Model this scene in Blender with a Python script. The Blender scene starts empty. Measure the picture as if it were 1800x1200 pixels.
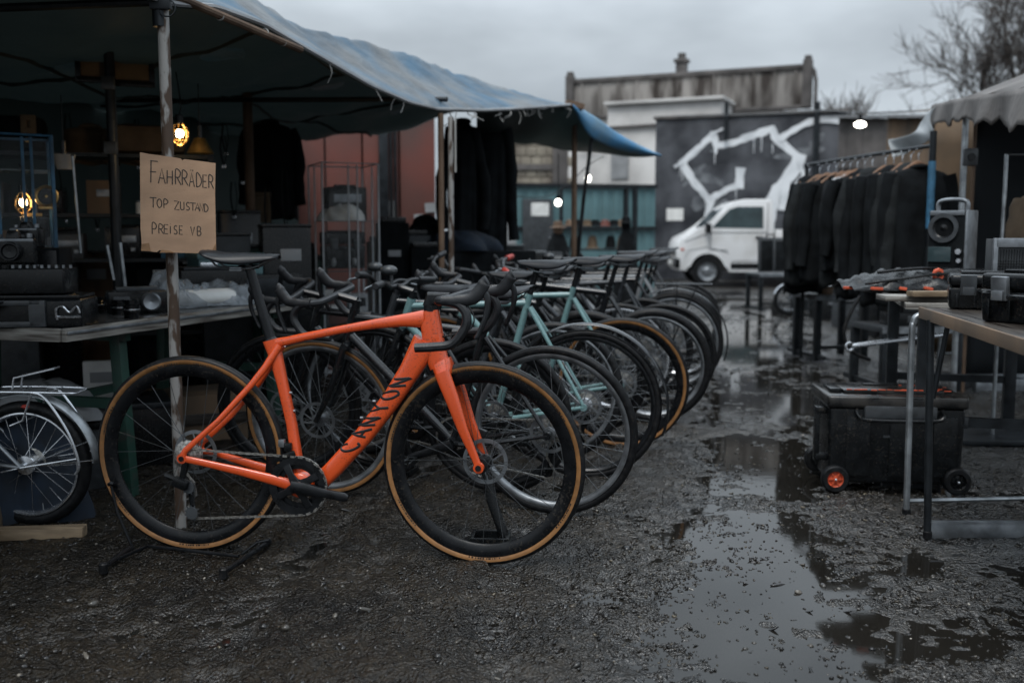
import bpy, bmesh, math, random
import numpy as np
from mathutils import Vector, Matrix, Euler
random.seed(7)
R = math.radians
scene = bpy.context.scene
col = scene.collection

# ---------------------------------------------------------------- camera
PITCH = R(6.067)
cam_d = bpy.data.cameras.new('camera')
cam = bpy.data.objects.new('camera', cam_d)
col.objects.link(cam)
cam.location = (0, 0, 1.1)
cam.rotation_euler = (math.pi / 2 - PITCH, 0, 0)
cam_d.lens = 35.0
cam_d.sensor_width = 36.0
cam_d.clip_end = 2000
cam_d.dof.use_dof = True
cam_d.dof.focus_distance = 3.3
cam_d.dof.aperture_fstop = 2.2
scene.camera = cam

# ---------------------------------------------------------------- overcast sky
SUN_EL, SUN_AZ = R(62), R(200)       # azimuth from +Y, clockwise: behind the camera
world = bpy.data.worlds.new('World')
scene.world = world
world.use_nodes = True
wt = world.node_tree
for n in list(wt.nodes): wt.nodes.remove(n)
def wn(t, **k):
    n = wt.nodes.new(t)
    for a, b in k.items(): setattr(n, a, b)
    return n
sky = wn('ShaderNodeTexSky', sky_type='NISHITA', sun_disc=False, sun_elevation=SUN_EL, sun_rotation=SUN_AZ)
sky.air_density = 1.0; sky.dust_density = 4.0
hsv = wn('ShaderNodeHueSaturation'); hsv.inputs['Saturation'].default_value = 0.25
tc = wn('ShaderNodeTexCoord'); mp = wn('ShaderNodeMapping'); mp.inputs['Scale'].default_value = (1.0, 1.0, 2.6)
nz = wn('ShaderNodeTexNoise'); nz.inputs['Scale'].default_value = 2.3; nz.inputs['Detail'].default_value = 5; nz.inputs['Roughness'].default_value = 0.5
rp = wn('ShaderNodeValToRGB')
rp.color_ramp.elements[0].position = 0.36; rp.color_ramp.elements[0].color = (1.38, 1.62, 1.85, 1)
rp.color_ramp.elements[1].position = 0.62; rp.color_ramp.elements[1].color = (3.0, 3.38, 3.72, 1)
sep = wn('ShaderNodeSeparateXYZ'); mr = wn('ShaderNodeMapRange')
mr.inputs['From Min'].default_value = 0.19; mr.inputs['From Max'].default_value = 0.70
mr.inputs['To Min'].default_value = 1.0; mr.inputs['To Max'].default_value = 3.2     # an overcast sky is about three times brighter overhead
mul = wn('ShaderNodeMixRGB', blend_type='MULTIPLY'); mul.inputs[0].default_value = 1
mix = wn('ShaderNodeMixRGB'); mix.inputs[0].default_value = 0.86
bg = wn('ShaderNodeBackground'); bg.inputs['Strength'].default_value = 0.1
wo = wn('ShaderNodeOutputWorld')
L = wt.links.new
L(sky.outputs[0], hsv.inputs['Color']); L(tc.outputs['Generated'], mp.inputs[0]); L(mp.outputs[0], nz.inputs['Vector'])
L(nz.outputs['Fac'], rp.inputs[0]); L(tc.outputs['Generated'], sep.inputs[0]); L(sep.outputs['Z'], mr.inputs['Value'])
L(rp.outputs[0], mul.inputs[1]); L(mr.outputs[0], mul.inputs[2]); L(hsv.outputs[0], mix.inputs[1]); L(mul.outputs[0], mix.inputs[2])
L(mix.outputs[0], bg.inputs['Color']); L(bg.outputs[0], wo.inputs[0])

sun_d = bpy.data.lights.new('sun', 'SUN'); sun_d.energy = 1.0; sun_d.angle = R(25); sun_d.color = (1.0, 0.97, 0.93)
sun = bpy.data.objects.new('sun', sun_d); col.objects.link(sun)
sd = Vector((math.sin(SUN_AZ) * math.cos(SUN_EL), math.cos(SUN_AZ) * math.cos(SUN_EL), math.sin(SUN_EL)))
sun.rotation_euler = sd.to_track_quat('Z', 'Y').to_euler()

vs = scene.view_settings
scene.display_settings.display_device = 'sRGB'
vs.view_transform = 'Standard'; vs.look = 'None'; vs.exposure = 1.05; vs.gamma = 1.0; vs.use_curve_mapping = False
scene.cycles.max_bounces = 6
scene.cycles.use_denoising = True

# ---------------------------------------------------------------- where a pixel of the 1800x1200 photo lies
CP = Vector((0, 0, 1.1)); CF = Vector((0, math.cos(PITCH), -math.sin(PITCH))); CU = Vector((0, math.sin(PITCH), math.cos(PITCH)))
def ray(u, v): return CF + Vector(((u - 900) / 1750, 0, 0)) + CU * ((600 - v) / 1750)
def gp(u, v, z=0.0):
    d = ray(u, v); return CP + d * ((z - 1.1) / d.z)
def at(u, v, Y):
    d = ray(u, v); return CP + d * (Y / d.y)
def onplane(u, v, P, n):
    d = ray(u, v); return CP + d * ((P - CP).dot(n) / d.dot(n))

# ---------------------------------------------------------------- materials
def pm(name, c, rough=0.5, metal=0.0, var=0.25, scale=6.0, bump=0.0, bscale=60.0, coat=0.0, c2=None, lo=0.35, hi=0.65,
       rvar=0.12, stretch=(1, 1, 1), spec=0.5, detail=6.0, alpha=None, trans=0.0, ior=1.45, disp=0.002):
    m = bpy.data.materials.new(name); m.use_nodes = True
    t = m.node_tree; b = t.nodes['Principled BSDF']
    tco = t.nodes.new('ShaderNodeTexCoord'); mpg = t.nodes.new('ShaderNodeMapping'); mpg.inputs['Scale'].default_value = stretch
    n = t.nodes.new('ShaderNodeTexNoise'); n.inputs['Scale'].default_value = scale; n.inputs['Detail'].default_value = detail
    r = t.nodes.new('ShaderNodeValToRGB')
    a = c2 if c2 else tuple(x * (1 - var) for x in c)
    z = c if c2 else tuple(min(1, x * (1 + var)) for x in c)
    r.color_ramp.elements[0].color = (*a, 1); r.color_ramp.elements[1].color = (*z, 1)
    r.color_ramp.elements[0].position = lo; r.color_ramp.elements[1].position = hi
    k = t.links.new
    k(tco.outputs['Object'], mpg.inputs[0]); k(mpg.outputs[0], n.inputs['Vector']); k(n.outputs['Fac'], r.inputs[0]); k(r.outputs[0], b.inputs['Base Color'])
    mrr = t.nodes.new('ShaderNodeMapRange'); mrr.inputs['To Min'].default_value = max(0.02, rough - rvar); mrr.inputs['To Max'].default_value = min(1, rough + rvar)
    k(n.outputs['Fac'], mrr.inputs[0]); k(mrr.outputs[0], b.inputs['Roughness'])
    b.inputs['Metallic'].default_value = metal; b.inputs['Coat Weight'].default_value = coat; b.inputs['Coat Roughness'].default_value = 0.12
    b.inputs['Specular IOR Level'].default_value = spec; b.inputs['IOR'].default_value = ior; b.inputs['Transmission Weight'].default_value = trans
    if alpha is not None: b.inputs['Alpha'].default_value = alpha
    if bump:
        n2 = t.nodes.new('ShaderNodeTexNoise'); n2.inputs['Scale'].default_value = bscale; n2.inputs['Detail'].default_value = 5
        bp = t.nodes.new('ShaderNodeBump'); bp.inputs['Strength'].default_value = bump; bp.inputs['Distance'].default_value = disp
        k(mpg.outputs[0], n2.inputs['Vector']); k(n2.outputs['Fac'], bp.inputs['Height']); k(bp.outputs[0], b.inputs['Normal'])
    return m
def translucent(m, c, w):
    """thin sheeting: part of the daylight that falls on one face leaves the other"""
    t = m.node_tree; b = t.nodes['Principled BSDF']; o = [n for n in t.nodes if n.type == 'OUTPUT_MATERIAL'][0]
    tr = t.nodes.new('ShaderNodeBsdfTranslucent'); tr.inputs['Color'].default_value = (*c, 1); mx = t.nodes.new('ShaderNodeMixShader'); mx.inputs[0].default_value = w
    t.links.new(b.outputs[0], mx.inputs[1]); t.links.new(tr.outputs[0], mx.inputs[2]); t.links.new(mx.outputs[0], o.inputs['Surface'])
def em(name, c, s):
    m = bpy.data.materials.new(name); m.use_nodes = True; b = m.node_tree.nodes['Principled BSDF']
    b.inputs['Base Color'].default_value = (*c, 1); b.inputs['Emission Color'].default_value = (*c, 1); b.inputs['Emission Strength'].default_value = s
    return m

M = {}
M['orange'] = pm('orange_paint', (0.56, 0.068, 0.013), 0.30, var=0.06, scale=9, coat=0.8, bump=0.05, bscale=300)
M['teal'] = pm('teal_paint', (0.12, 0.215, 0.22), 0.3, var=0.12, scale=12, coat=0.4)
M['blackpaint'] = pm('black_bike_paint', (0.006, 0.007, 0.0085), 0.2, var=0.3, scale=14, coat=0.4)
M['greypaint'] = pm('grey_bike_paint', (0.022, 0.025, 0.029), 0.25, var=0.25, scale=14, coat=0.3)
M['whitebike'] = pm('white_bike_paint', (0.17, 0.18, 0.19), 0.35, var=0.12, scale=14, coat=0.3)
M['rubber'] = pm('tyre_rubber', (0.0075, 0.008, 0.009), 0.42, var=0.4, scale=40, bump=0.25, bscale=220, spec=.22)
M['tan'] = pm('tan_sidewall', (0.19, 0.088, 0.028), 0.6, var=0.22, scale=30, bump=0.15, bscale=300)
M['carbon'] = pm('carbon_rim', (0.004, 0.0045, 0.0055), 0.28, var=0.3, scale=20, bump=0.05, spec=.28)
M['alloy'] = pm('brushed_alloy', (0.6, 0.62, 0.65), 0.27, metal=0.9, var=0.12, scale=20, rvar=.03)
M['dullalloy'] = pm('dull_alloy', (0.22, 0.235, 0.25), 0.42, metal=0.85, var=0.3, scale=16)
M['spoke'] = pm('spoke_steel', (0.3, 0.32, 0.34), 0.35, metal=0.9, var=0.2, scale=30)
M['blackspoke'] = pm('black_spoke', (0.065, 0.07, 0.075), 0.35, metal=0.6, var=0.2, scale=30)
M['blackpart'] = pm('black_anodised', (0.007, 0.008, 0.0095), 0.3, metal=0.2, var=0.3, scale=30)
M['bartape'] = pm('bar_tape', (0.009, 0.010, 0.012), 0.45, var=0.3, scale=40, bump=0.3, bscale=150)
M['saddle'] = pm('saddle_leather', (0.008, 0.009, 0.011), 0.38, var=0.3, scale=20, bump=0.08, bscale=200, spec=.28)
M['chain'] = pm('chain_steel', (0.32, 0.31, 0.29), 0.35, metal=0.85, var=0.5, scale=120)
M['ink'] = pm('black_ink', (0.012, 0.011, 0.011), 0.7, var=0.3, scale=30)
M['decal'] = pm('black_decal', (0.010, 0.010, 0.011), 0.4, var=0.2, scale=30)
M['cardboard'] = pm('cardboard', (0.31, 0.20, 0.128), 0.85, var=0.14, scale=7, bump=0.2, bscale=90, stretch=(1, 1, 2.5))
M['cardedge'] = pm('torn_cardboard', (0.20, 0.115, 0.06), 0.9, var=0.3, scale=30)
M['redpart'] = pm('red_plastic', (0.30, 0.03, 0.02), 0.4, var=0.2, scale=20)
M['orangepart'] = pm('orange_plastic', (0.42, 0.065, 0.025), 0.45, var=0.2, scale=20)
M['plasticblack'] = pm('black_plastic', (0.0048, 0.0056, 0.0064), 0.25, var=0.35, scale=25, bump=0.12, bscale=180, spec=.32)
M['plasticgrey'] = pm('grey_plastic', (0.034, 0.038, 0.042), 0.33, var=0.3, scale=20, bump=0.1)
M['steel'] = pm('tube_steel', (0.30, 0.32, 0.335), 0.38, metal=0.85, var=0.35, scale=14)
M['darksteel'] = pm('dark_steel', (0.016, 0.019, 0.022), 0.4, metal=0.5, var=0.35, scale=14, bump=0.1)
M['rust'] = pm('rusty_steel', (0.25, 0.245, 0.235), 0.65, metal=0.1, scale=26, c2=(0.055, 0.034, 0.022), lo=0.46, hi=0.54, bump=0.5, bscale=70, stretch=(1, 1, 0.35), disp=0.004)
M['rustbrown'] = pm('brown_rusty_steel', (0.16, 0.105, 0.07), 0.75, metal=0.1, scale=8, c2=(0.05, 0.028, 0.016), bump=0.5, bscale=60, stretch=(1, 1, 0.4))
M['greensteel'] = pm('green_painted_steel', (0.012, 0.042, 0.031), 0.5, scale=14, c2=(0.03, 0.035, 0.03), lo=0.3, hi=0.45, bump=0.1)
M['edgewood'] = pm('worn_grey_wood', (0.23, 0.22, 0.20), 0.55, scale=14, c2=(0.06, 0.05, 0.042), lo=0.35, hi=0.6, bump=0.4, bscale=40, stretch=(0.35, 0.35, 6))
M['tabletop'] = pm('dark_table_top', (0.03, 0.03, 0.03), 0.22, var=0.4, scale=10, bump=0.15)
M['wood'] = pm('brown_wet_wood', (0.055, 0.047, 0.040), 0.30, scale=4, c2=(0.018, 0.014, 0.012), lo=.40, hi=.60, bump=0.5, bscale=26, stretch=(0.7, 9, 9))
M['palewood'] = pm('pale_wood', (0.24, 0.175, 0.11), 0.7, scale=5, c2=(0.10, 0.07, 0.042), bump=0.3, bscale=30, stretch=(1, 6, 6))
M['cloth'] = pm('black_cloth', (0.006, 0.0072, 0.0082), 0.9, var=0.45, scale=9, bump=0.4, bscale=50, spec=0.12, disp=0.006)
M['brownclothe'] = pm('brown_cloth', (0.085, 0.062, 0.042), 0.85, var=0.3, scale=6, bump=0.4, bscale=30, spec=0.2, disp=0.006)
M['hangerwood'] = pm('hanger_wood', (0.20, 0.11, 0.065), 0.5, var=0.2, scale=12)
M['paper'] = pm('paper', (0.62, 0.62, 0.60), 0.8, var=0.12, scale=8)
M['poster'] = pm('brown_poster', (0.09, 0.065, 0.04), 0.8, scale=6, c2=(0.05, 0.035, 0.02))
M['brass'] = pm('aged_brass', (0.45, 0.29, 0.11), 0.35, metal=0.9, var=0.3, scale=20)
M['bluepaint'] = pm('blue_painted_frame', (0.03, 0.10, 0.17), 0.45, var=0.4, scale=12)
M['bluecloth'] = pm('blue_cloth', (0.005, 0.011, 0.021), 0.8, var=0.5, scale=10)
M['glass'] = pm('clear_glass', (0.85, 0.9, 0.92), 0.05, var=0.03, trans=1.0, rvar=0.03)
M['darkglass'] = pm('dark_glass', (0.035, 0.055, 0.06), 0.08, var=0.3, scale=3, rvar=0.04)
M['glow'] = em('glowing_bulb', (1.0, 0.72, 0.38), 14)
M['glowcold'] = em('glowing_white_bulb', (1.0, 0.95, 0.86), 6)
M['wrap'] = pm('clear_plastic_wrap', (0.30, 0.33, 0.36), 0.10, var=0.4, scale=9, bump=1.0, bscale=22, disp=0.03, alpha=0.5)
def dirty(m, c, amount=.5, scale=150, lo=.60, hi=.68):
    """dried road spray: small specks of mud with a shape of their own"""
    t = m.node_tree; b = t.nodes['Principled BSDF']; src = b.inputs['Base Color'].links[0].from_socket; k = t.links.new
    co = t.nodes.new('ShaderNodeTexCoord'); n = t.nodes.new('ShaderNodeTexNoise'); n.inputs['Scale'].default_value = scale; n.inputs['Detail'].default_value = 3
    n2 = t.nodes.new('ShaderNodeTexNoise'); n2.inputs['Scale'].default_value = 5; ml = t.nodes.new('ShaderNodeMath'); ml.operation = 'MULTIPLY_ADD'; ml.inputs[1].default_value = .35; k(n2.outputs['Fac'], ml.inputs[0]); k(n.outputs['Fac'], ml.inputs[2])
    r = t.nodes.new('ShaderNodeMapRange'); r.inputs['From Min'].default_value = lo + .17; r.inputs['From Max'].default_value = hi + .17; r.inputs['To Max'].default_value = amount
    mx = t.nodes.new('ShaderNodeMixRGB'); mx.inputs[2].default_value = (*c, 1)
    k(co.outputs['Object'], n.inputs['Vector']); k(co.outputs['Object'], n2.inputs['Vector']); k(ml.outputs[0], r.inputs[0]); k(r.outputs[0], mx.inputs[0]); k(src, mx.inputs[1]); k(mx.outputs[0], b.inputs['Base Color'])
dirty(M['orange'], (.05, .03, .018), .5, 170)
for q_ in ('teal', 'blackpaint', 'plasticblack', 'carbon', 'rubber', 'plasticgrey'): dirty(M[q_], (.05, .043, .035), .35, 110)
# ---------------------------------------------------------------- mesh helpers
def rotm(rot):
    if rot is None: return Matrix.Identity(3)
    if isinstance(rot, Matrix): return rot.to_3x3()
    return Euler(rot).to_matrix()
class MB:
    def __init__(s, xf=None): s.bm = bmesh.new(); s.xf = xf
    def raw(s, verts, faces):
        vv = [s.bm.verts.new(v) for v in verts]
        for f in faces:
            try: s.bm.faces.new([vv[i] for i in f])
            except ValueError: pass
        return vv
    def box(s, c, size, rot=None, bev=0.0, top=None, seg=2):
        m = rotm(rot); c = Vector(c); x, y, z = [q / 2 for q in size]
        t = top or (1, 1)
        vv = [(-x, -y, -z), (x, -y, -z), (x, y, -z), (-x, y, -z), (-x*t[0], -y*t[1], z), (x*t[0], -y*t[1], z), (x*t[0], y*t[1], z), (-x*t[0], y*t[1], z)]
        n = s.raw([c + m @ Vector(v) for v in vv], [(3, 2, 1, 0), (4, 5, 6, 7), (0, 1, 5, 4), (1, 2, 6, 5), (2, 3, 7, 6), (3, 0, 4, 7)])
        if bev:
            es = list({e for v in n for e in v.link_edges})
            bmesh.ops.bevel(s.bm, geom=es, offset=bev, segments=seg, profile=0.6, affect='EDGES')
        return s
    def tube(s, pts, r, n=8, ref=None, closed=False, sup=2.0, cap=True):
        P = [Vector(p) for p in pts]; N = len(P)
        rr = r if isinstance(r, list) else [r] * N
        T = []
        for i in range(N):
            a = P[i - 1] if (i or closed) else P[i]; b = P[(i + 1) % N] if (i < N - 1 or closed) else P[i]
            d = (b - a); T.append(d.normalized() if d.length > 1e-9 else Vector((0, 0, 1)))
        if ref is None:
            u = T[0].orthogonal().normalized()
        rings = []
        for i in range(N):
            if ref is not None:
                bvec = Vector(ref); bvec = (bvec - T[i] * bvec.dot(T[i])).normalized(); avec = bvec.cross(T[i])
            else:
                u = (u - T[i] * u.dot(T[i]))
                u = u.normalized() if u.length > 1e-6 else T[i].orthogonal().normalized()
                avec, bvec = u, T[i].cross(u)
            ra, rb = rr[i] if isinstance(rr[i], (list, tuple)) else (rr[i], rr[i])
            ring = []
            for k in range(n):
                th = 2 * math.pi * k / n; cx, sx = math.cos(th), math.sin(th)
                if sup != 2.0:
                    cx = math.copysign(abs(cx) ** (2 / sup), cx); sx = math.copysign(abs(sx) ** (2 / sup), sx)
                ring.append(s.bm.verts.new(P[i] + avec * (ra * cx) + bvec * (rb * sx)))
            rings.append(ring)
        for i in range(N if closed else N - 1):
            A, B = rings[i], rings[(i + 1) % N]
            for k in range(n):
                s.bm.faces.new((A[k], A[(k + 1) % n], B[(k + 1) % n], B[k]))
        if cap and not closed:
            s.bm.faces.new(rings[0][::-1]); s.bm.faces.new(rings[-1])
        return s
    def lathe(s, prof, c=(0, 0, 0), n=24, axis='y', closed=False, rot=None, a0=0.0, a1=2 * math.pi):
        c = Vector(c); m = rotm(rot); full = abs(a1 - a0 - 2 * math.pi) < 1e-6; N = n if full else n + 1
        rings = []
        for i in range(N):
            th = a0 + (a1 - a0) * i / n; cx, sx = math.cos(th), math.sin(th); ring = []
            for r, h in prof:
                p = {'y': (r * cx, h, r * sx), 'z': (r * cx, r * sx, h), 'x': (h, r * cx, r * sx)}[axis]
                ring.append(s.bm.verts.new(c + m @ Vector(p)))
            rings.append(ring)
        K = len(prof)
        for i in range(N if full else N - 1):
            A, B = rings[i], rings[(i + 1) % N]
            for k in range(K if closed else K - 1):
                k2 = (k + 1) % K
                s.bm.faces.new((A[k], B[k], B[k2], A[k2]))
        return s
    def ring(s, Rr, r, c=(0, 0, 0), n=64, k=10, axis='y', rb=None):
        return s.lathe([(Rr + r * math.cos(2 * math.pi * i / k), (rb or r) * math.sin(2 * math.pi * i / k)) for i in range(k)], c, n, axis, True)
    def disc(s, r, h, c=(0, 0, 0), n=20, axis='y', rot=None, r2=None, bev=0.0):
        r2 = r if r2 is None else r2
        if bev: pr = [(0.0001, -h/2), (r - bev, -h/2), (r, -h/2 + bev), (r2, h/2 - bev), (r2 - bev, h/2), (0.0001, h/2)]
        else: pr = [(0.0001, -h/2), (r, -h/2), (r2, h/2), (0.0001, h/2)]
        return s.lathe(pr, c, n, axis, rot=rot)
    def ball(s, c, r, n=12, sc=(1, 1, 1), rot=None):
        m = rotm(rot); K = max(5, n // 2); c = Vector(c); rings = []
        for j in range(1, K):
            ph = math.pi * j / K
            rings.append([s.bm.verts.new(c + m @ Vector((r*sc[0]*math.sin(ph)*math.cos(2*math.pi*i/n), r*sc[1]*math.sin(ph)*math.sin(2*math.pi*i/n), r*sc[2]*math.cos(ph)))) for i in range(n)])
        a = s.bm.verts.new(c + m @ Vector((0, 0, r*sc[2]))); b = s.bm.verts.new(c - m @ Vector((0, 0, r*sc[2])))
        for i in range(n):
            i2 = (i + 1) % n
            s.bm.faces.new((a, rings[0][i], rings[0][i2])); s.bm.faces.new((b, rings[-1][i2], rings[-1][i]))
            for j in range(len(rings) - 1): s.bm.faces.new((rings[j][i], rings[j+1][i], rings[j+1][i2], rings[j][i2]))
        return s
    def prism(s, pts, fn, h0, h1, bev=0.0):
        """outline pts (a, b) pushed from h0 to h1; fn(a, b, h) gives the point"""
        n = len(pts)
        lo = [Vector(fn(a, b, h0)) for a, b in pts]; hi = [Vector(fn(a, b, h1)) for a, b in pts]
        vv = s.raw(lo + hi, [tuple(range(n))[::-1], tuple(range(n, 2 * n))] + [(i, (i + 1) % n, n + (i + 1) % n, n + i) for i in range(n)])
        if bev:
            es = [e for e in {e for v in vv for e in v.link_edges} if len([f for f in e.link_faces if len(f.verts) > 4 or n == 4]) >= 1]
            bmesh.ops.bevel(s.bm, geom=es, offset=bev, segments=2, profile=0.6, affect='EDGES')
        return s
    def grid(s, fn, nu, nv, closed=False):
        g = [[s.bm.verts.new(Vector(fn(i / nu, j / nv))) for j in range(nv + 1)] for i in range(nu if closed else nu + 1)]
        for i in range(nu):
            A, B = g[i], g[(i + 1) % len(g)]
            for j in range(nv): s.bm.faces.new((A[j], B[j], B[j+1], A[j+1]))
        return s
    def build(s, name, mat, parent=None, loc=None, rz=None, angle=35, solid=0.0, sub=0, flat=False):
        bm = s.bm
        if s.xf is not None: bmesh.ops.transform(bm, matrix=s.xf, verts=bm.verts)
        bmesh.ops.recalc_face_normals(bm, faces=bm.faces)
        me = bpy.data.meshes.new(name); bm.to_mesh(me); bm.free()
        if not flat:
            for p in me.polygons: p.use_smooth = True
            me.set_sharp_from_angle(angle=R(angle))
        me.materials.append(M[mat] if isinstance(mat, str) else mat)
        o = bpy.data.objects.new(name, me); col.objects.link(o)
        if parent is not None: o.parent = parent
        if loc is not None: o.location = loc
        if rz is not None: o.rotation_euler = (0, 0, rz)
        if solid:
            md = o.modifiers.new('thickness', 'SOLIDIFY'); md.thickness = solid; md.offset = 0
        if sub:
            md = o.modifiers.new('subdivision', 'SUBSURF'); md.levels = sub; md.render_levels = sub
        return o
def tag(o, label=None, cat=None, group=None, kind=None):
    if label: o['label'] = label
    if cat: o['category'] = cat
    if group: o['group'] = group
    if kind: o['kind'] = kind
    return o
def thing(name, label, cat, loc=(0, 0, 0), rz=0.0, group=None, lean=0.0):
    o = bpy.data.objects.new(name, None); col.objects.link(o); o.empty_display_size = 0.1
    o.location = loc; o.rotation_euler = (lean, 0, rz)
    return tag(o, label, cat, group)
def dup(root, loc, rz=None, label=None, group=None):
    def cp(o, par):
        c = o.copy(); col.objects.link(c)
        if par is not None: c.parent = par
        for ch in o.children: cp(ch, c)
        return c
    r = cp(root, None); r.location = loc
    if rz is not None: r.rotation_euler = (r.rotation_euler.x, 0, rz)
    if label: r['label'] = label
    if group: r['group'] = group
    return r
def arc(c, r, a0, a1, n, plane='xz', y=0.0):
    out = []
    for i in range(n + 1):
        a = a0 + (a1 - a0) * i / n
        out.append((c[0] + r * math.cos(a), y, c[1] + r * math.sin(a)))
    return out
def spline(pts, n=6):
    """Catmull-Rom through pts"""
    P = [Vector(p) for p in pts]; out = []
    for i in range(len(P) - 1):
        p0 = P[max(i - 1, 0)]; p1 = P[i]; p2 = P[i + 1]; p3 = P[min(i + 2, len(P) - 1)]
        for k in range(n):
            t = k / n
            out.append(0.5 * ((2 * p1) + (-p0 + p2) * t + (2*p0 - 5*p1 + 4*p2 - p3) * t*t + (-p0 + 3*p1 - 3*p2 + p3) * t**3))
    out.append(P[-1]); return out
# strokes of capital letters in a 1 wide x 1 high cell
GL = {'F': [[(0, 0), (0, 1)], [(-.1, 1), (.8, 1)], [(-.1, .5), (.6, .5)]], 'A': [[(0, 0), (.45, 1), (.9, 0)], [(.15, .36), (.75, .36)]],
      'H': [[(0, 0), (0, 1)], [(.75, 0), (.75, 1)], [(0, .5), (.75, .5)]],
      'R': [[(0, 0), (0, 1), (.5, .97), (.7, .78), (.5, .52), (0, .5)], [(.25, .5), (.8, 0)]],
      'D': [[(0, 0), (0, 1), (.45, .88), (.75, .5), (.5, .1), (0, 0)]], 'E': [[(.7, 0), (0, 0), (0, 1), (.7, 1)], [(0, .5), (.6, .5)]],
      'T': [[(.4, 0), (.4, 1)], [(-.1, 1), (.9, 1)]], 'O': [[(.4, 0), (.1, .2), (0, .5), (.1, .8), (.4, 1), (.7, .8), (.8, .5), (.7, .2), (.4, 0)]],
      'P': [[(0, 0), (0, 1), (.5, .97), (.75, .75), (.5, .48), (0, .45)]], 'Z': [[(0, 1), (.75, 1), (0, 0), (.8, 0)]],
      'U': [[(0, 1), (0, .3), (.15, .05), (.4, 0), (.65, .1), (.7, .35), (.7, 1)]],
      'S': [[(.65, .9), (.35, 1), (.05, .8), (.15, .55), (.5, .45), (.68, .22), (.4, 0), (0, .08)]],
      'N': [[(0, 0), (0, 1), (.7, 0), (.7, 1)]], 'i': [[(.1, 0), (.1, .75)], [(.1, .93), (.11, .99)]], 'V': [[(0, 1), (.35, 0), (.7, 1)]],
      'B': [[(0, 0), (0, 1), (.5, .95), (.6, .75), (.45, .53), (0, .5)], [(.45, .53), (.72, .3), (.5, .03), (0, 0)]],
      'C': [[(.75, .78), (.62, .95), (.4, 1), (.12, .82), (0, .5), (.12, .18), (.4, 0), (.62, .05), (.75, .22)]],
      'Y': [[(0, 1), (.38, .5), (.75, 1)], [(.38, .5), (.38, 0)]]}
# ================================================================ THE SETTING
rs_ = np.random.RandomState(5)
PERM = rs_.rand(512, 512)
def vnoise(x, y, s):
    x = np.asarray(x) / s + 137.3; y = np.asarray(y) / s + 71.9
    xi = np.floor(x).astype(int); yi = np.floor(y).astype(int); fx = x - xi; fy = y - yi
    fx = fx*fx*(3-2*fx); fy = fy*fy*(3-2*fy)
    g = lambda a, b: PERM[a % 512, b % 512]
    return (g(xi, yi)*(1-fx) + g(xi+1, yi)*fx)*(1-fy) + (g(xi, yi+1)*(1-fx) + g(xi+1, yi+1)*fx)*fy - .5
def aisle(y): return np.interp(y, [0, 2.0, 2.8, 3.7, 5.0, 10, 24], [.62, .70, .74, .90, 1.30, 2.5, 4.5])
def ground_z(x, y):
    x = np.asarray(x, float); y = np.asarray(y, float)
    d = np.abs(x - aisle(y)); w = np.interp(y, [1, 2.5, 4, 8, 20], [.52, .34, .30, .75, 1.5])
    d2 = np.abs(x - aisle(y) - .9)
    h = .003 + .016*vnoise(x, y, .9) + .016*vnoise(x + 9, y, .33) + .016*vnoise(x, y + 5, .13) + .016*vnoise(x + 3, y, .055) + .016*vnoise(x, y, .027)
    h = h - np.interp(y, [1, 2.8, 3.3, 3.8, 4.6, 6, 12], [.024, .021, .013, .020, .022, .022, .019])*np.exp(-(d/w)**4) - .011*np.exp(-((x - aisle(y) - .95)/.75)**4)*np.interp(y, [4.2, 5.2], [1, 0])
    for o_, s_ in ((-.62, .06), (-1.35, .07)):                          # ruts left by cart wheels
        q = (x - aisle(y)*.8 - o_ - .05*np.sin(y*1.3))/s_; h = h - .011*np.exp(-q**2) + .006*np.exp(-((np.abs(q) - 1.9)/.6)**2)
    far = np.clip((np.hypot(x, y) - 22)/10, 0, 1)
    return h*(1-far)
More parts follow.
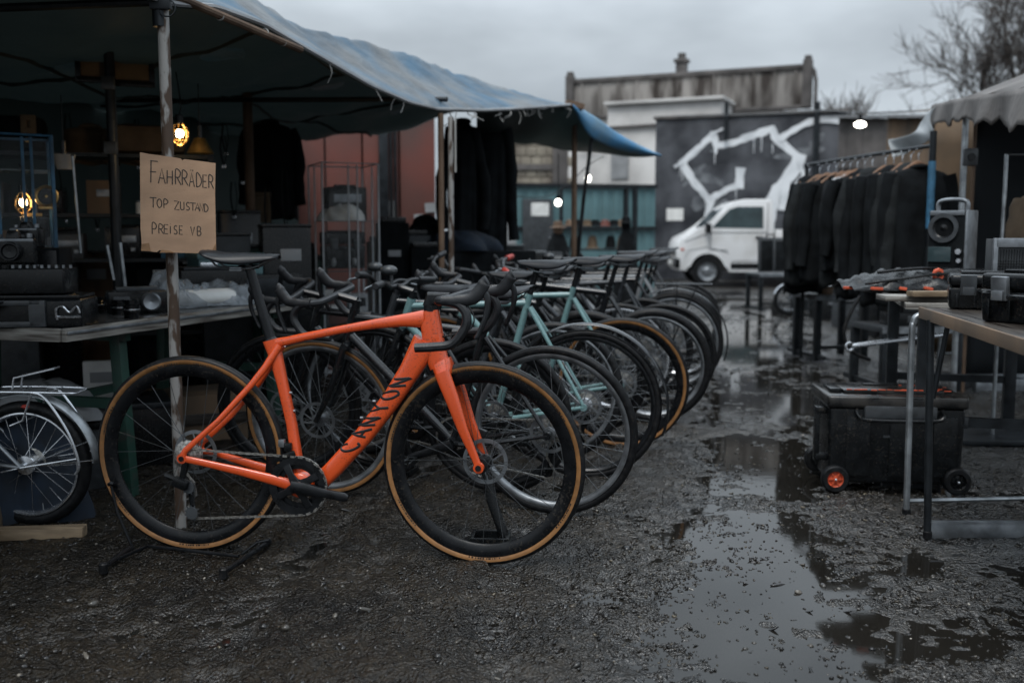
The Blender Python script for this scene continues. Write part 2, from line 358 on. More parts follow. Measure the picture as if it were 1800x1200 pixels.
def build_ground():
    def axis(parts):
        out = []
        for a, b, s in parts: out += list(np.arange(a, b - 1e-6, s))
        return np.array(out + [parts[-1][1]])
    xs = axis([(-400, -60, 85), (-60, -8, 4), (-8, -3, .25), (-3, -1.6, .03), (-1.6, 2.2, .009), (2.2, 4, .03), (4, 8, .25), (8, 60, 4), (60, 400, 85)])
    ys = axis([(-200, -4, 28), (-4, 1.3, .3), (1.3, 4.2, .009), (4.2, 6.5, .02), (6.5, 10, .035), (10, 16, .06), (16, 24, .12), (24, 60, 3), (60, 660, 60)])
    X, Y = np.meshgrid(xs, ys); Z = ground_z(X, Y)
    nx, ny = len(xs), len(ys)
    V = np.stack([X, Y, Z], -1).reshape(-1, 3)
    i = np.arange(nx-1)[None, :] + np.arange(ny-1)[:, None]*nx; i = i.reshape(-1)
    F = np.stack([i, i+1, i+nx+1, i+nx], -1)
    me = bpy.data.meshes.new('ground')
    me.vertices.add(len(V)); me.vertices.foreach_set('co', V.ravel().astype(np.float32))
    me.loops.add(F.size); me.loops.foreach_set('vertex_index', F.ravel().astype(np.int32))
    me.polygons.add(len(F)); me.polygons.foreach_set('loop_start', (np.arange(len(F))*4).astype(np.int32)); me.polygons.foreach_set('loop_total', np.full(len(F), 4, np.int32))
    me.update(calc_edges=True); me.validate()
    me.polygons.foreach_set('use_smooth', np.ones(len(F), bool))
    o = bpy.data.objects.new('ground', me); col.objects.link(o); tag(o, kind='structure')
    m = bpy.data.materials.new('wet_mud'); m.use_nodes = True; t = m.node_tree; b = t.nodes['Principled BSDF']; k = t.links.new
    def N(ty, **kw):
        n = t.nodes.new(ty)
        for a, c in kw.items():
            if a in n.inputs: n.inputs[a].default_value = c
            else: setattr(n, a, c)
        return n
    co = N('ShaderNodeTexCoord')
    at_ = me.attributes.new('wet', 'FLOAT', 'POINT'); at_.data.foreach_set('value', np.clip(.62*np.exp(-((X - aisle(Y) - .25)/(.75 + .10*np.clip(Y, 0, 20)))**2) + .55*np.clip(1 - (Z + .0115)/.014, 0, 1) + .12, 0, 1).ravel().astype(np.float32))
    wa = N('ShaderNodeAttribute', attribute_name='wet')
    n1 = N('ShaderNodeTexNoise', Scale=1.6, Detail=8, Roughness=.65); n2 = N('ShaderNodeTexNoise', Scale=38, Detail=6, Roughness=.7)
    vo = N('ShaderNodeTexVoronoi', Scale=95)
    for n in (n1, n2, vo): k(co.outputs['Object'], n.inputs['Vector'])
    r1 = N('ShaderNodeValToRGB'); e = r1.color_ramp.elements
    e[0].position = .34; e[0].color = (.0042, .0040, .0037, 1); e[1].position = .66; e[1].color = (.019, .0145, .009, 1)
    k(n1.outputs['Fac'], r1.inputs[0])
    r2 = N('ShaderNodeValToRGB'); e = r2.color_ramp.elements
    e[0].position = .42; e[0].color = (.6, .6, .6, 1); e[1].position = .7; e[1].color = (1.9, 1.85, 1.8, 1)
    k(n2.outputs['Fac'], r2.inputs[0])
    mu = N('ShaderNodeMixRGB', blend_type='MULTIPLY'); mu.inputs[0].default_value = 1; k(r1.outputs[0], mu.inputs[1]); k(r2.outputs[0], mu.inputs[2])
    k(mu.outputs[0], b.inputs['Base Color'])
    ro = N('ShaderNodeMapRange'); ro.inputs['From Min'].default_value = .35; ro.inputs['From Max'].default_value = .65; ro.inputs['To Min'].default_value = .16; ro.inputs['To Max'].default_value = .40
    k(n1.outputs['Fac'], ro.inputs[0]); rw = N('ShaderNodeMapRange'); rw.inputs['To Min'].default_value = 1.0; rw.inputs['To Max'].default_value = .62; k(wa.outputs['Fac'], rw.inputs[0])
    rm = N('ShaderNodeMath', operation='MULTIPLY'); k(ro.outputs[0], rm.inputs[0]); k(rw.outputs[0], rm.inputs[1]); k(rm.outputs[0], b.inputs['Roughness'])
    sw = N('ShaderNodeMapRange'); sw.inputs['From Min'].default_value = .15; sw.inputs['From Max'].default_value = .8; sw.inputs['To Min'].default_value = .22; sw.inputs['To Max'].default_value = 1.0; k(wa.outputs['Fac'], sw.inputs[0]); k(sw.outputs[0], b.inputs['Specular IOR Level'])
    ad = N('ShaderNodeMath', operation='ADD'); k(n2.outputs['Fac'], ad.inputs[0])
    ml = N('ShaderNodeMath', operation='MULTIPLY'); ml.inputs[1].default_value = .8; k(vo.outputs['Distance'], ml.inputs[0]); k(ml.outputs[0], ad.inputs[1])
    bp = N('ShaderNodeBump'); bp.inputs['Strength'].default_value = 1.0; bp.inputs['Distance'].default_value = .010
    k(ad.outputs[0], bp.inputs['Height']); k(bp.outputs[0], b.inputs['Normal'])
    me.materials.append(m)
    # standing water
    M['water'] = pm('puddle_water', (.010, .009, .0075), .05, var=.3, scale=2, rvar=.03, bump=.05, bscale=14, ior=1.33, disp=.003)
    b2 = MB(); b2.raw([(-2.5, 1.0, -.0115), (5.5, 1.0, -.0115), (9, 20, -.0115), (-2, 20, -.0115)], [(0, 1, 2, 3)])
    tag(b2.build('puddle_water', 'water', flat=True), kind='structure')
build_ground()
def build_gravel():
    rng = np.random.RandomState(11); b = MB()
    n = 9000
    yy = 1.9 * (9.5/1.9) ** rng.rand(n); xx = (rng.rand(n)*2-1)*.62*yy
    zz = ground_z(xx, yy)
    for x, y, z in zip(xx, yy, zz):
        if z < -.014:
            if rng.rand() > .22: continue
            z = -.0125
        s = rng.gamma(2.0, .0016) + .0013
        if rng.rand() < .25: sc = (2.4, .55, .35)
        else: sc = (1.2, .9, .6)
        b.ball((x, y, z + s*.12), s, 6, sc, (rng.rand()*.6, rng.rand()*.6, rng.rand()*6))
    m = bpy.data.materials.new('wet_gravel'); m.use_nodes = True; t = m.node_tree; p = t.nodes['Principled BSDF']
    g = t.nodes.new('ShaderNodeNewGeometry'); r = t.nodes.new('ShaderNodeValToRGB'); e = r.color_ramp.elements
    e[0].position = 0; e[0].color = (.006, .006, .006, 1); e[1].position = 1; e[1].color = (.32, .29, .25, 1)
    for po, c in ((.7, (.016, .015, .0135)), (.94, (.04, .036, .03)), (.988, (.11, .10, .085))):
        q = e.new(po); q.color = (*c, 1)
    t.links.new(g.outputs['Random Per Island'], r.inputs[0]); t.links.new(r.outputs[0], p.inputs['Base Color']); p.inputs['Roughness'].default_value = .2
    tag(b.build('gravel', m, angle=80), kind='stuff')
build_gravel()
def build_chips():
    """wet bark and stone chips trodden into the mud"""
    rng = np.random.RandomState(3); n = 50000
    y = 1.7 * (14/1.7) ** (rng.rand(n)**.9); x = (rng.rand(n)*2 - 1)*.60*y; z = ground_z(x, y)
    dens = np.clip(.20 + 2.4*(vnoise(x, y, .55) + .6*vnoise(x + 4, y, .17)) + .55*np.exp(-((x - aisle(y) + .1)/.75)**2), .06, 1); keep = (rng.rand(n) < dens) & ((z > -.020) | (rng.rand(n) < .10)); x, y, z = x[keep], y[keep], np.maximum(z[keep], -.0128); n = len(x)
    big = 1 + .10*np.clip(y - 3, 0, 9)
    L_ = rng.gamma(2.2, .0032, n)*big + .003; W_ = L_*(.25 + .5*rng.rand(n)); L_ = L_*np.where(x < aisle(y) - .9, .62, 1.0)*np.clip(y/3, .7, 1); W_ = L_*(.25 + .5*rng.rand(n)); H_ = (.0010 + .0016*rng.rand(n))*big
    ya = rng.rand(n)*6.283; ta = (rng.rand(n) - .5)*.9; tb = (rng.rand(n) - .5)*.7
    c = np.array([(-1, -.6, -1), (1, -1, -1), (.8, 1, -1), (-.9, .7, -1), (-.8, -.5, 1), (.9, -.8, 1), (.7, .8, 1), (-1, .6, 1)])/2
    p = c[None]*np.stack([L_, W_, H_*2], -1)[:, None]; p = p*(1 + .3*(rng.rand(n, 8, 1) - .5))
    px, py, pz = p[..., 0], p[..., 1], p[..., 2]
    def rot(a, u, v): a = a[:, None]; return u*np.cos(a) - v*np.sin(a), u*np.sin(a) + v*np.cos(a)
    px, pz = rot(ta, px, pz); py, pz = rot(tb, py, pz); px, py = rot(ya, px, py)
    V = np.stack([px + x[:, None], py + y[:, None], pz + z[:, None] + .0015], -1).reshape(-1, 3)
    f = np.array([(3, 2, 1, 0), (4, 5, 6, 7), (0, 1, 5, 4), (1, 2, 6, 5), (2, 3, 7, 6), (3, 0, 4, 7)])
    F = (f[None] + (np.arange(n)*8)[:, None, None]).reshape(-1, 4)
    me = bpy.data.meshes.new('wood_chips'); me.vertices.add(len(V)); me.vertices.foreach_set('co', V.ravel().astype(np.float32))
    me.loops.add(F.size); me.loops.foreach_set('vertex_index', F.ravel().astype(np.int32)); me.polygons.add(len(F))
    me.polygons.foreach_set('loop_start', (np.arange(len(F))*4).astype(np.int32)); me.polygons.foreach_set('loop_total', np.full(len(F), 4, np.int32)); me.update(calc_edges=True)
    m = bpy.data.materials.new('wet_chips'); m.use_nodes = True; t = m.node_tree; b = t.nodes['Principled BSDF']
    g = t.nodes.new('ShaderNodeNewGeometry'); r = t.nodes.new('ShaderNodeValToRGB'); e = r.color_ramp.elements
    e[0].position = 0; e[0].color = (.004, .004, .004, 1); e[1].position = 1; e[1].color = (.13, .11, .08, 1)
    for po, cc in ((.5, (.010, .0085, .007)), (.85, (.022, .018, .013)), (.97, (.045, .037, .026))): e.new(po).color = (*cc, 1)
    t.links.new(g.outputs['Random Per Island'], r.inputs[0]); t.links.new(r.outputs[0], b.inputs['Base Color']); b.inputs['Roughness'].default_value = .16; b.inputs['Specular IOR Level'].default_value = .42
    me.materials.append(m); o = bpy.data.objects.new('wood_chips', me); col.objects.link(o); tag(o, kind='stuff')
build_chips()

# ---------------------------------------------------------------- far buildings
def frame2(a, b):
    a = Vector((a[0], a[1], 0)); b = Vector((b[0], b[1], 0)); e = (b - a); ln = e.length; e.normalize(); n = Vector((e.y, -e.x, 0))   # n: towards the camera
    return a, e, n, ln
M['plaster'] = pm('white_plaster', (.62, .61, .595), .85, scale=.6, c2=(.33, .32, .31), lo=.3, hi=.6, bump=.2, bscale=8)
M['concrete'] = pm('grimy_concrete', (.24, .225, .21), .9, scale=1.3, c2=(.035, .028, .024), lo=.40, hi=.58, bump=.4, bscale=7, stretch=(1.6, 1.6, .35), disp=.02)
M['coping'] = pm('dark_coping', (.085, .078, .075), .8, var=.4, scale=2)
M['murals'] = pm('dark_painted_wall', (.070, .074, .084), .7, scale=1.1, c2=(.012, .014, .019), lo=.40, hi=.64, bump=.2, bscale=9)
M['whitepaint'] = pm('white_spray_paint', (.60, .62, .64), .75, scale=1.6, c2=(.36, .38, .40), lo=.3, hi=.55)
M['tealmetal'] = pm('teal_sheet_metal', (.095, .185, .20), .55, scale=1.4, c2=(.06, .115, .125), lo=.3, hi=.65, bump=.15, bscale=6)
M['brick'] = pm('old_yellowish_brick', (.30, .27, .215), .9, scale=1.3, c2=(.13, .11, .09), bump=.5, bscale=10, disp=.02)
M['shedwood'] = pm('brown_weathered_boards', (.16, .105, .065), .8, scale=1.2, c2=(.07, .055, .042), stretch=(3, 3, .3), bump=.3, bscale=8)
M['greysheet'] = pm('grey_sheeting', (.30, .31, .32), .6, scale=2, c2=(.16, .165, .17), bump=.3, bscale=5)
M['vanwhite'] = pm('dirty_white_van_paint', (.66, .665, .67), .32, scale=1.5, c2=(.52, .515, .50), lo=.28, hi=.5, coat=.3)
M['containerred'] = pm('faded_red_container', (.13, .036, .026), .65, scale=1.4, c2=(.07, .034, .028), bump=.2, bscale=8)
M['bark'] = pm('dark_bark', (.045, .038, .034), .9, var=.4, scale=5)
def hall():
    a, e, n, ln = frame2((1.8, 30.0), (8.16, 27.2))
    rz = math.atan2(e.y, e.x); root = thing('old_hall', 'white plastered hall with a grimy concrete parapet and a small chimney', 'building', a, rz)
    b = MB(); b.box((ln/2 - .55, 1.6, 2.45), (ln - .8, 3.2, 4.9)); b.build('wall', 'plaster', root)
    b = MB(); b.box((ln/2 - .15, .22, 5.04), (ln - .1, .5, 1.0), bev=.02); 
    for k in range(12): b.box((.3 + k*(ln - .3)/12, -.05, 5.04), (.05, .05, .98))
    pr = b.build('parapet', 'concrete', root)
    b = MB(); b.box((ln/2 - .15, .22, 5.60), (ln, .64, .13), bev=.03); b.box((ln/2 - .15, -.08, 4.54), (ln - .1, .12, .10), bev=.02)
    b.build('coping', 'coping', pr)
    b = MB()
    for x in (-.06, ln - .24):
        b = MB(); b.box((x, -.06, 5.14), (.24, .24, 1.25), bev=.02); b.box((x, -.06, 5.82), (.18, .18, .12), bev=.03); b.build('corner_post', 'coping', pr)
    b = MB(); b.box((2.95, 1.2, 5.72), (.30, .30, .85), bev=.02); b.box((2.95, 1.2, 6.18), (.40, .40, .10), bev=.02); b.disc(.12, .18, (2.95, 1.2, 6.31), 12, 'z'); b.build('chimney', 'coping', root)
    b = MB(); b.tube([(ln - .08, -.1, 5.5), (ln - .02, -.1, 5.2), (ln, -.1, .2)], .05, 8); b.build('drainpipe', 'coping', root)
    # projecting lower block
    b = MB(); b.box((3.15, -.75, 2.33), (3.15, 1.5, 4.66), bev=.02); blk = b.build('front_block', 'plaster', root)
    b = MB(); b.box((3.15, -.78, 4.70), (3.3, 1.7, .09), bev=.02); b.build('coping', 'plaster', blk)
    b = MB(); b.box((1.95, -1.52, 3.1), (.5, .05, .9), bev=.01); b.build('window', 'greysheet', blk)
    b = MB(); b.tube([(1.6, -1.56, 4.05), (5.2, -1.56, 4.1)], .04, 8); b.tube([(.2, -.1, 3.6), (1.5, -.14, 3.62)], .025, 6); b.build('pipe', 'coping', blk)
    return root
hall()
def graffiti_wall():
    a, e, n, ln = frame2(tuple(at(1150, 400, 25.2))[:2], tuple(at(1482, 400, 23.6))[:2]); rz = math.atan2(e.y, e.x)
    root = thing('graffiti_wall', 'dark painted wall covered with big white angular graffiti lines behind the van', 'wall', a, rz)
    b = MB(); b.box((ln/2, .1, 1.98), (ln, .2, 3.96), bev=.01); w = b.build('wall_slab', 'murals', root)
    b = MB(); b.box((ln/2, .1, 4.0), (ln + .1, .3, .07)); b.build('coping', 'coping', root)
    def wl(X, Y):                                                  # zoomed photo point on the wall's face
        q = onplane(850 + X/3, 80 + Y/3, a, n); return ((q - a).dot(e), q.z)
    ST = [([(1040, 625), (1120, 555), (1212, 468)], .17), ([(1212, 462), (1228, 530), (1330, 510), (1440, 468), (1522, 440)], .19), ([(1520, 438), (1535, 480), (1590, 530), (1665, 590)], .20),
          ([(1668, 585), (1640, 650), (1570, 740), (1530, 800), (1505, 900), (1495, 990)], .34), ([(1045, 620), (1110, 720), (1188, 812)], .20), ([(1186, 815), (1230, 790), (1290, 755), (1345, 740)], .17),
          ([(1348, 745), (1352, 690), (1356, 655)], .26), ([(1210, 800), (1190, 860), (1182, 925)], .20), ([(1560, 495), (1640, 445), (1720, 405), (1800, 392), (1880, 400)], .16), ([(1228, 530), (1226, 570)], .08),
          ([(1215, 465), (1262, 440)], .06), ([(1660, 600), (1690, 680), (1650, 740)], .10), ([(1010, 640), (1050, 620)], .09), ([(1600, 720), (1580, 860)], .22)]
    for i, (pts, w_) in enumerate(ST):
        P = [Vector(wl(*p)) for p in pts]; P = [Vector((q.x, q.y)) for q in spline([(p.x, p.y, 0) for p in P], 3)] if len(P) > 2 and i in (3, 8) else P
        b = MB(); Lf, Rt = [], []; rng = random.Random(i); w_ *= .92
        P2 = [P[0]]
        for k in range(len(P)-1):
            n_ = max(1, int((P[k+1]-P[k]).length/.09)); P2 += [P[k].lerp(P[k+1], t/n_) + Vector((rng.gauss(0, .006), rng.gauss(0, .006))) for t in range(1, n_)] + [P[k+1]]
        P = P2
        for k, p in enumerate(P):
            d = (P[min(k+1, len(P)-1)] - P[max(k-1, 0)]).normalized(); nn = Vector((-d.y, d.x)); ww = w_/2*rng.uniform(.80, 1.18)
            if k == 0: p = p - d*w_*.2
            if k == len(P)-1: p = p + d*w_*.2
            Lf.append(p + nn*ww); Rt.append(p - nn*ww)
        h = -.010 - .003*i
        for k in range(len(P)-1):
            q = [Lf[k], Lf[k+1], Rt[k+1], Rt[k]]
            b.raw([(p.x, h, p.y) for p in q], [(0, 1, 2, 3)])
        bmesh.ops.remove_doubles(b.bm, verts=b.bm.verts, dist=1e-4)
        b.build('painted_line', 'whitepaint', w, flat=True)
    M['greypaint2'] = pm('grey_spray_fill', (.15, .16, .172), .75, scale=3, c2=(.04, .044, .052), lo=.35, hi=.6)
    rng = random.Random(77)
    for i in range(16):                                            # older grey layers sprayed under the white lines
        b = MB(); x, z = rng.uniform(.3, ln - .6), rng.uniform(.8, 3.6); an = rng.uniform(-.5, 1.3); L_ = rng.uniform(.4, 1.3); Wd = rng.uniform(.08, .34); n_ = 14; h = -.0012 - .0004*i
        Lf = [Vector((x + L_*(t/n_ - .5)*math.cos(an) + Wd*.5*math.sin(math.pi*t/n_)**.5*rng.uniform(.7, 1.2)*sg*-math.sin(an), z + L_*(t/n_ - .5)*math.sin(an) + Wd*.5*math.sin(math.pi*t/n_)**.5*rng.uniform(.7, 1.2)*sg*math.cos(an))) for sg in (1, -1) for t in range(n_+1)]
        for k in range(n_): b.raw([(p.x, h, max(.05, min(3.9, p.y))) for p in (Lf[k], Lf[k+1], Lf[n_+2+k], Lf[n_+1+k])], [(0, 1, 2, 3)])
        b.build('grey_paint_patch', 'greypaint2' if i % 3 else 'murals', w, flat=True)
    for i in range(12):                                            # drips
        q = wl(*rng.choice([(1060, 640), (1228, 575), (1348, 750), (1600, 740), (1190, 830), (1540, 800), (1440, 470), (1560, 520)])); L_ = rng.uniform(.15, .6); x = q[0] + rng.uniform(-.15, .15)
        b = MB(); b.raw([(x - .012, -.0535, q[1]), (x + .012, -.0535, q[1]), (x + .007, -.0535, q[1] - L_), (x - .007, -.0535, q[1] - L_)], [(0, 1, 2, 3)]); b.build('paint_drip', 'whitepaint', w, flat=True)
    b = MB(); b.box((.52, -.008, 1.62), (.42, .012, .3)); b.build('notice', 'paper', root)
    b = MB(); b.tube([(3.85, -.10, 0), (3.85, -.10, 4.2)], .07, 8); b.tube([(1.75, -.10, 3.4), (1.75, -.10, 4.3)], .05, 8); b.build('post', 'darksteel', root)
graffiti_wall()
def brick_wall():
    p0, p1 = at(870, 400, 24.5), at(998, 400, 24.5); w = p1.x - p0.x
    root = thing('brick_wall', 'crumbling yellowish brick wall with dark beams seen under the tarpaulin edge', 'wall', (p0.x, 24.5, 0))
    b = MB(); b.box((w/2, .15, 1.75), (w, .3, 3.5))
    rng = random.Random(4)
    for r in range(14):
        for k in range(7): b.box((.12 + k*w/7 + (r % 2)*.12, -.012 - rng.random()*.02, .13 + r*.25), (w/7*.94, .05, .225), bev=.012)
    b.build('bricks', 'brick', root)
    b = MB()
    for z in (1.9, 2.75): b.box((w/2, -.07, z), (w, .06, .13))
    b.box((w - .2, -.08, 1.75), (.36, .07, 3.5)); b.build('beams', 'coping', root)
    b = MB(); b.box((.5, -.06, 1.5), (.42, .03, 1.2)); b.box((.95, -.06, 1.25), (.25, .03, .9)); b.build('pasted_poster', 'greysheet', root)
brick_wall()
def teal_fence():
    p0, p1 = at(908, 400, 20), at(1152, 400, 20.6); a, e, n, ln = frame2((p0.x, p0.y), (p1.x, p1.y))
    root = thing('sheet_metal_fence', 'teal sheet metal fence with a dark door behind the hat shelf', 'fence', a, math.atan2(e.y, e.x))
    b = MB(); n_ = int(ln/.11)
    for k in range(n_):
        x0 = k*ln/n_; b.box((x0 + ln/n_/2, .02 + (.022 if k % 2 else 0), 1.05), (ln/n_*1.0, .02, 2.1))
    b.build('panel', 'tealmetal', root)
    for z in (.35, 1.25, 2.1): b = MB(); b.box((ln/2, -.03, z), (ln + .05, .06, .07)); b.build('rail', 'darksteel', root)
    b = MB(); b.box((.42, -.05, .95), (.62, .06, 1.75), bev=.01); d = b.build('door', 'plasticgrey', root)
    b = MB(); b.box((.46, -.085, 1.62), (.36, .008, .26)); b.build('notice', 'paper', d)
    b = MB(); b.box((.12 + .55, -.1, 1.0), (.03, .05, .14), bev=.005); b.build('handle', 'alloy', d)
teal_fence()
def shed(u0, u1, v, Y, mat, name, label, boards=True):
    p0, p1 = at(u0, v, Y), at(u1, v, Y); w = p1.x - p0.x; h = p0.z
    root = thing(name, label, 'shed' if boards else 'screen', (p0.x, Y, 0)); b = MB(); k = max(2, int(w/.16)); rng = random.Random(u0)
    for i in range(k): b.box((w*(i + .5)/k, .03 + rng.random()*.012, h/2 - rng.random()*.02), (w/k*.97, .03, h - .02))
    b.build('boards', mat, root)
    b = MB(); b.box((w/2, .4, h + .05), (w + .12, 1.1, .05), (R(6), 0, 0)); b.build('roof', 'greysheet', root)
    for q in (.72, .25): b = MB(); b.box((w/2, .0, h*q), (w, .05, .09)); b.build('rail', 'coping', root)
shed(1476, 1562, 206, 20.5, 'coping', 'board_shed', 'grey board shed with a pale flat roof behind the hanging lamp')
shed(1562, 1700, 205, 17.5, 'shedwood', 'board_shed', 'brown board shed behind the clothes rack and the right stall')

# ---------------------------------------------------------------- the white pickup
def van():
    p = gp(1243, 503); s = thing('pickup_van', 'white delivery pickup van with dirty flanks parked facing left before the graffiti', 'van', p, R(-3))
    W = 1.85                                                       # near flank at local y = 0, body runs to +y ; x to the back
    body = [(-.62, .34), (-.66, .60), (-.655, .93), (-.57, 1.06), (-.08, 1.27), (.34, 1.70), (.55, 1.83), (.75, 1.88), (1.28, 1.885), (1.38, 1.84), (1.40, 1.2), (1.40, .30), (.47, .30)]
    body += [(.43*math.cos(a), .33 + .43*math.sin(a)) for a in [math.pi*k/10 for k in range(0, 11)]]
    b = MB(); b.prism(body, lambda a, c, h: (a, h, c), .0, W, bev=.045); bd = b.build('body', 'vanwhite', s, angle=50)
    b = MB(); b.box((2.9, W/2, .62), (2.9, W - .1, .16)); b.box((1.6, .2, .5), (.5, .3, .3)); b.build('chassis', 'darksteel', s)
    b = MB()
    for y in (.02, W - .02): b.box((2.93, y, 1.0), (2.96, .04, .46), bev=.008)
    for x in (1.47, 4.40): b.box((x, W/2, 1.0), (.04, W - .10, .46), bev=.008)
    for k in range(5): b.box((1.6 + k*.66, -.008, 1.0), (.03, .02, .46))
    b.box((2.93, W/2, .76), (2.9, W - .1, .04)); b.build('load_bed', 'vanwhite', s)
    win = [(.08, 1.27), (.44, 1.66), (.62, 1.72), (1.17, 1.72), (1.18, 1.25)]
    for y0, y1 in ((-.006, .02), (W - .02, W + .006)):
        b = MB(); b.prism(win, lambda a, c, h: (a, h, c), y0, y1); b.build('side_window', 'darkglass', bd)
    b = MB(); m = Matrix.Rotation(R(-46.1), 3, 'Y'); b.box((.127, W/2, 1.488), (.56, W - .28, .012), Euler((0, -R(45.7), 0))); b.build('windscreen', 'darkglass', bd)
    b = MB(); b.tube([(.06, -.008, 1.18), (.03, -.008, .80), (.42, -.008, .78)], .007, 5); b.tube([(1.27, -.006, 1.8), (1.27, -.008, .38)], .007, 5); b.tube([(-.5, -.004, .97), (.06, -.008, 1.17), (1.27, -.008, 1.17)], .006, 5); b.build('door_seam', 'darksteel', bd)
    b = MB(); b.box((1.10, -.02, 1.06), (.17, .03, .045), bev=.01); b.build('door_handle', 'plasticblack', bd)
    b = MB(); b.box((-.02, -.12, 1.26), (.10, .16, .20), (0, 0, R(15)), bev=.03); b.box((.02, -.03, 1.24), (.05, .1, .05)); b.build('wing_mirror', 'plasticblack', bd)
    b = MB(); b.ball((-.57, .16, .86), .14, 14, (.5, .9, .9)); b.build('headlight', 'dullalloy', bd)
    b = MB(); b.ball((-.57, W - .16, .86), .14, 14, (.5, .9, .9)); b.build('headlight', 'dullalloy', bd)
    b = MB(); b.box((-.65, W/2, .50), (.12, W + .02, .22), bev=.04); b.box((-.665, W/2, .72), (.04, W*.6, .14), bev=.01); b.box((.95, -.004, .44), (.9, .02, .12)); b.build('bumper', 'plasticblack', bd)
    b = MB(); b.box((-.715, W/2, .50), (.012, .50, .11), bev=.003); b.build('number_plate', 'paper', bd)
    b = MB(); b.tube([(-.50, -.006, .62), (-.42, -.006, .78), (0, -.006, .86), (.45, -.006, .72)], .006, 5); b.tube([(.52, -.006, .55), (1.26, -.006, .55)], .008, 5); b.build('panel_crease', 'greysheet', bd)
    b = MB(); b.box((-.55, -.006, .80), (.07, .012, .05), bev=.004); b.build('turn_signal', 'orangepart', bd)
    for x in (0, 3.0):
        for y in (.12, W - .12):
            b = MB(); b.lathe([(.21, -.10), (.31, -.10), (.325, -.07), (.325, .07), (.31, .10), (.21, .10)], (x, y, .325), 32, 'y', True); wo = b.build('wheel', 'rubber', s)
            b = MB(); b.lathe([(.0001, -.085), (.05, -.09), (.08, -.07), (.15, -.06), (.20, -.085), (.215, -.06), (.215, .06), (.0001, .06)] if y < 1 else [(.0001, .085), (.05, .09), (.08, .07), (.15, .06), (.20, .085), (.215, .06), (.215, -.06), (.0001, -.06)], (x, y, .325), 24)
            for k in range(6): b.disc(.022, .03, (x + .115*math.cos(k*1.047), y - (.07 if y < 1 else -.07), .325 + .115*math.sin(k*1.047)), 8)
            b.build('wheel_rim', 'dullalloy', wo)
van()

# ---------------------------------------------------------------- bare trees
def tree(name, label, base, h, seed, spread, r0=.22, depth=5, fork=.36, lean=(0, 0), nch=(3, 5), group=None):
    rng = random.Random(seed); root = thing(name, label, 'tree', base, group=group); tb, cb = MB(), MB()
    def br(p, d, ln, r, lev):
        pts = [p]; n = 4
        for k in range(n):
            d = (d + Vector((rng.gauss(0, .11), rng.gauss(0, .11), rng.gauss(.03, .07)))).normalized(); pts.append(pts[-1] + d*ln/n)
        r1 = r*(.62 if lev else .75)
        (tb if lev < 3 else cb).tube(pts, [r + (r1 - r)*k/n for k in range(n+1)], 8 if lev < 2 else (5 if lev < 4 else 3))
        if lev >= depth: return
        c = rng.randint(*nch) + (1 if lev >= 2 else 0)
        for k in range(c):
            t = 1.0 if k == 0 else rng.uniform(.35, 1.0); i = min(int(t*n), n-1); q = pts[i].lerp(pts[i+1], t*n - i)
            a = rng.uniform(.25, .95)*spread if k else rng.uniform(.1, .35); ax = d.orthogonal().normalized(); ax.rotate(Matrix.Rotation(rng.uniform(0, 6.28), 3, d))
            nd = d.copy(); nd.rotate(Matrix.Rotation(a, 3, ax)); nd.z += .12
            br(q, nd.normalized(), ln*rng.uniform(.58, .85), max(.013, r1*rng.uniform(.5, .78) if k else r1*.85), lev+1)
    br(Vector((0, 0, 0)), Vector((lean[0], lean[1], 1)).normalized(), h*fork, r0, 0)
    tb.build('trunk', 'bark', root); cb.build('crown', 'bark', root)
tree('bare_tree', 'large bare tree with spreading branches rising behind the right stall', (18.8, 36, 0), 16.5, 31, 1.3, .30, 6, .27, (-.08, 0), (3, 4))
tree('bare_tree', 'second bare tree with a denser crown at the right edge of the sky', (21.4, 38, 0), 18, 5, 1.2, .26, 5, .27, (-.05, 0), (3, 4))
tree('young_tree', 'small bare sapling showing above the roofs left of the hanging lamp', tuple(at(1468, 200, 34))[:2] + (0,), 6.0, 3, .7, .06, 4, .4)
tree('young_tree', 'small bare sapling showing above the roofs right of the hanging lamp', tuple(at(1500, 200, 36))[:2] + (0,), 6.2, 8, .7, .06, 4, .4)
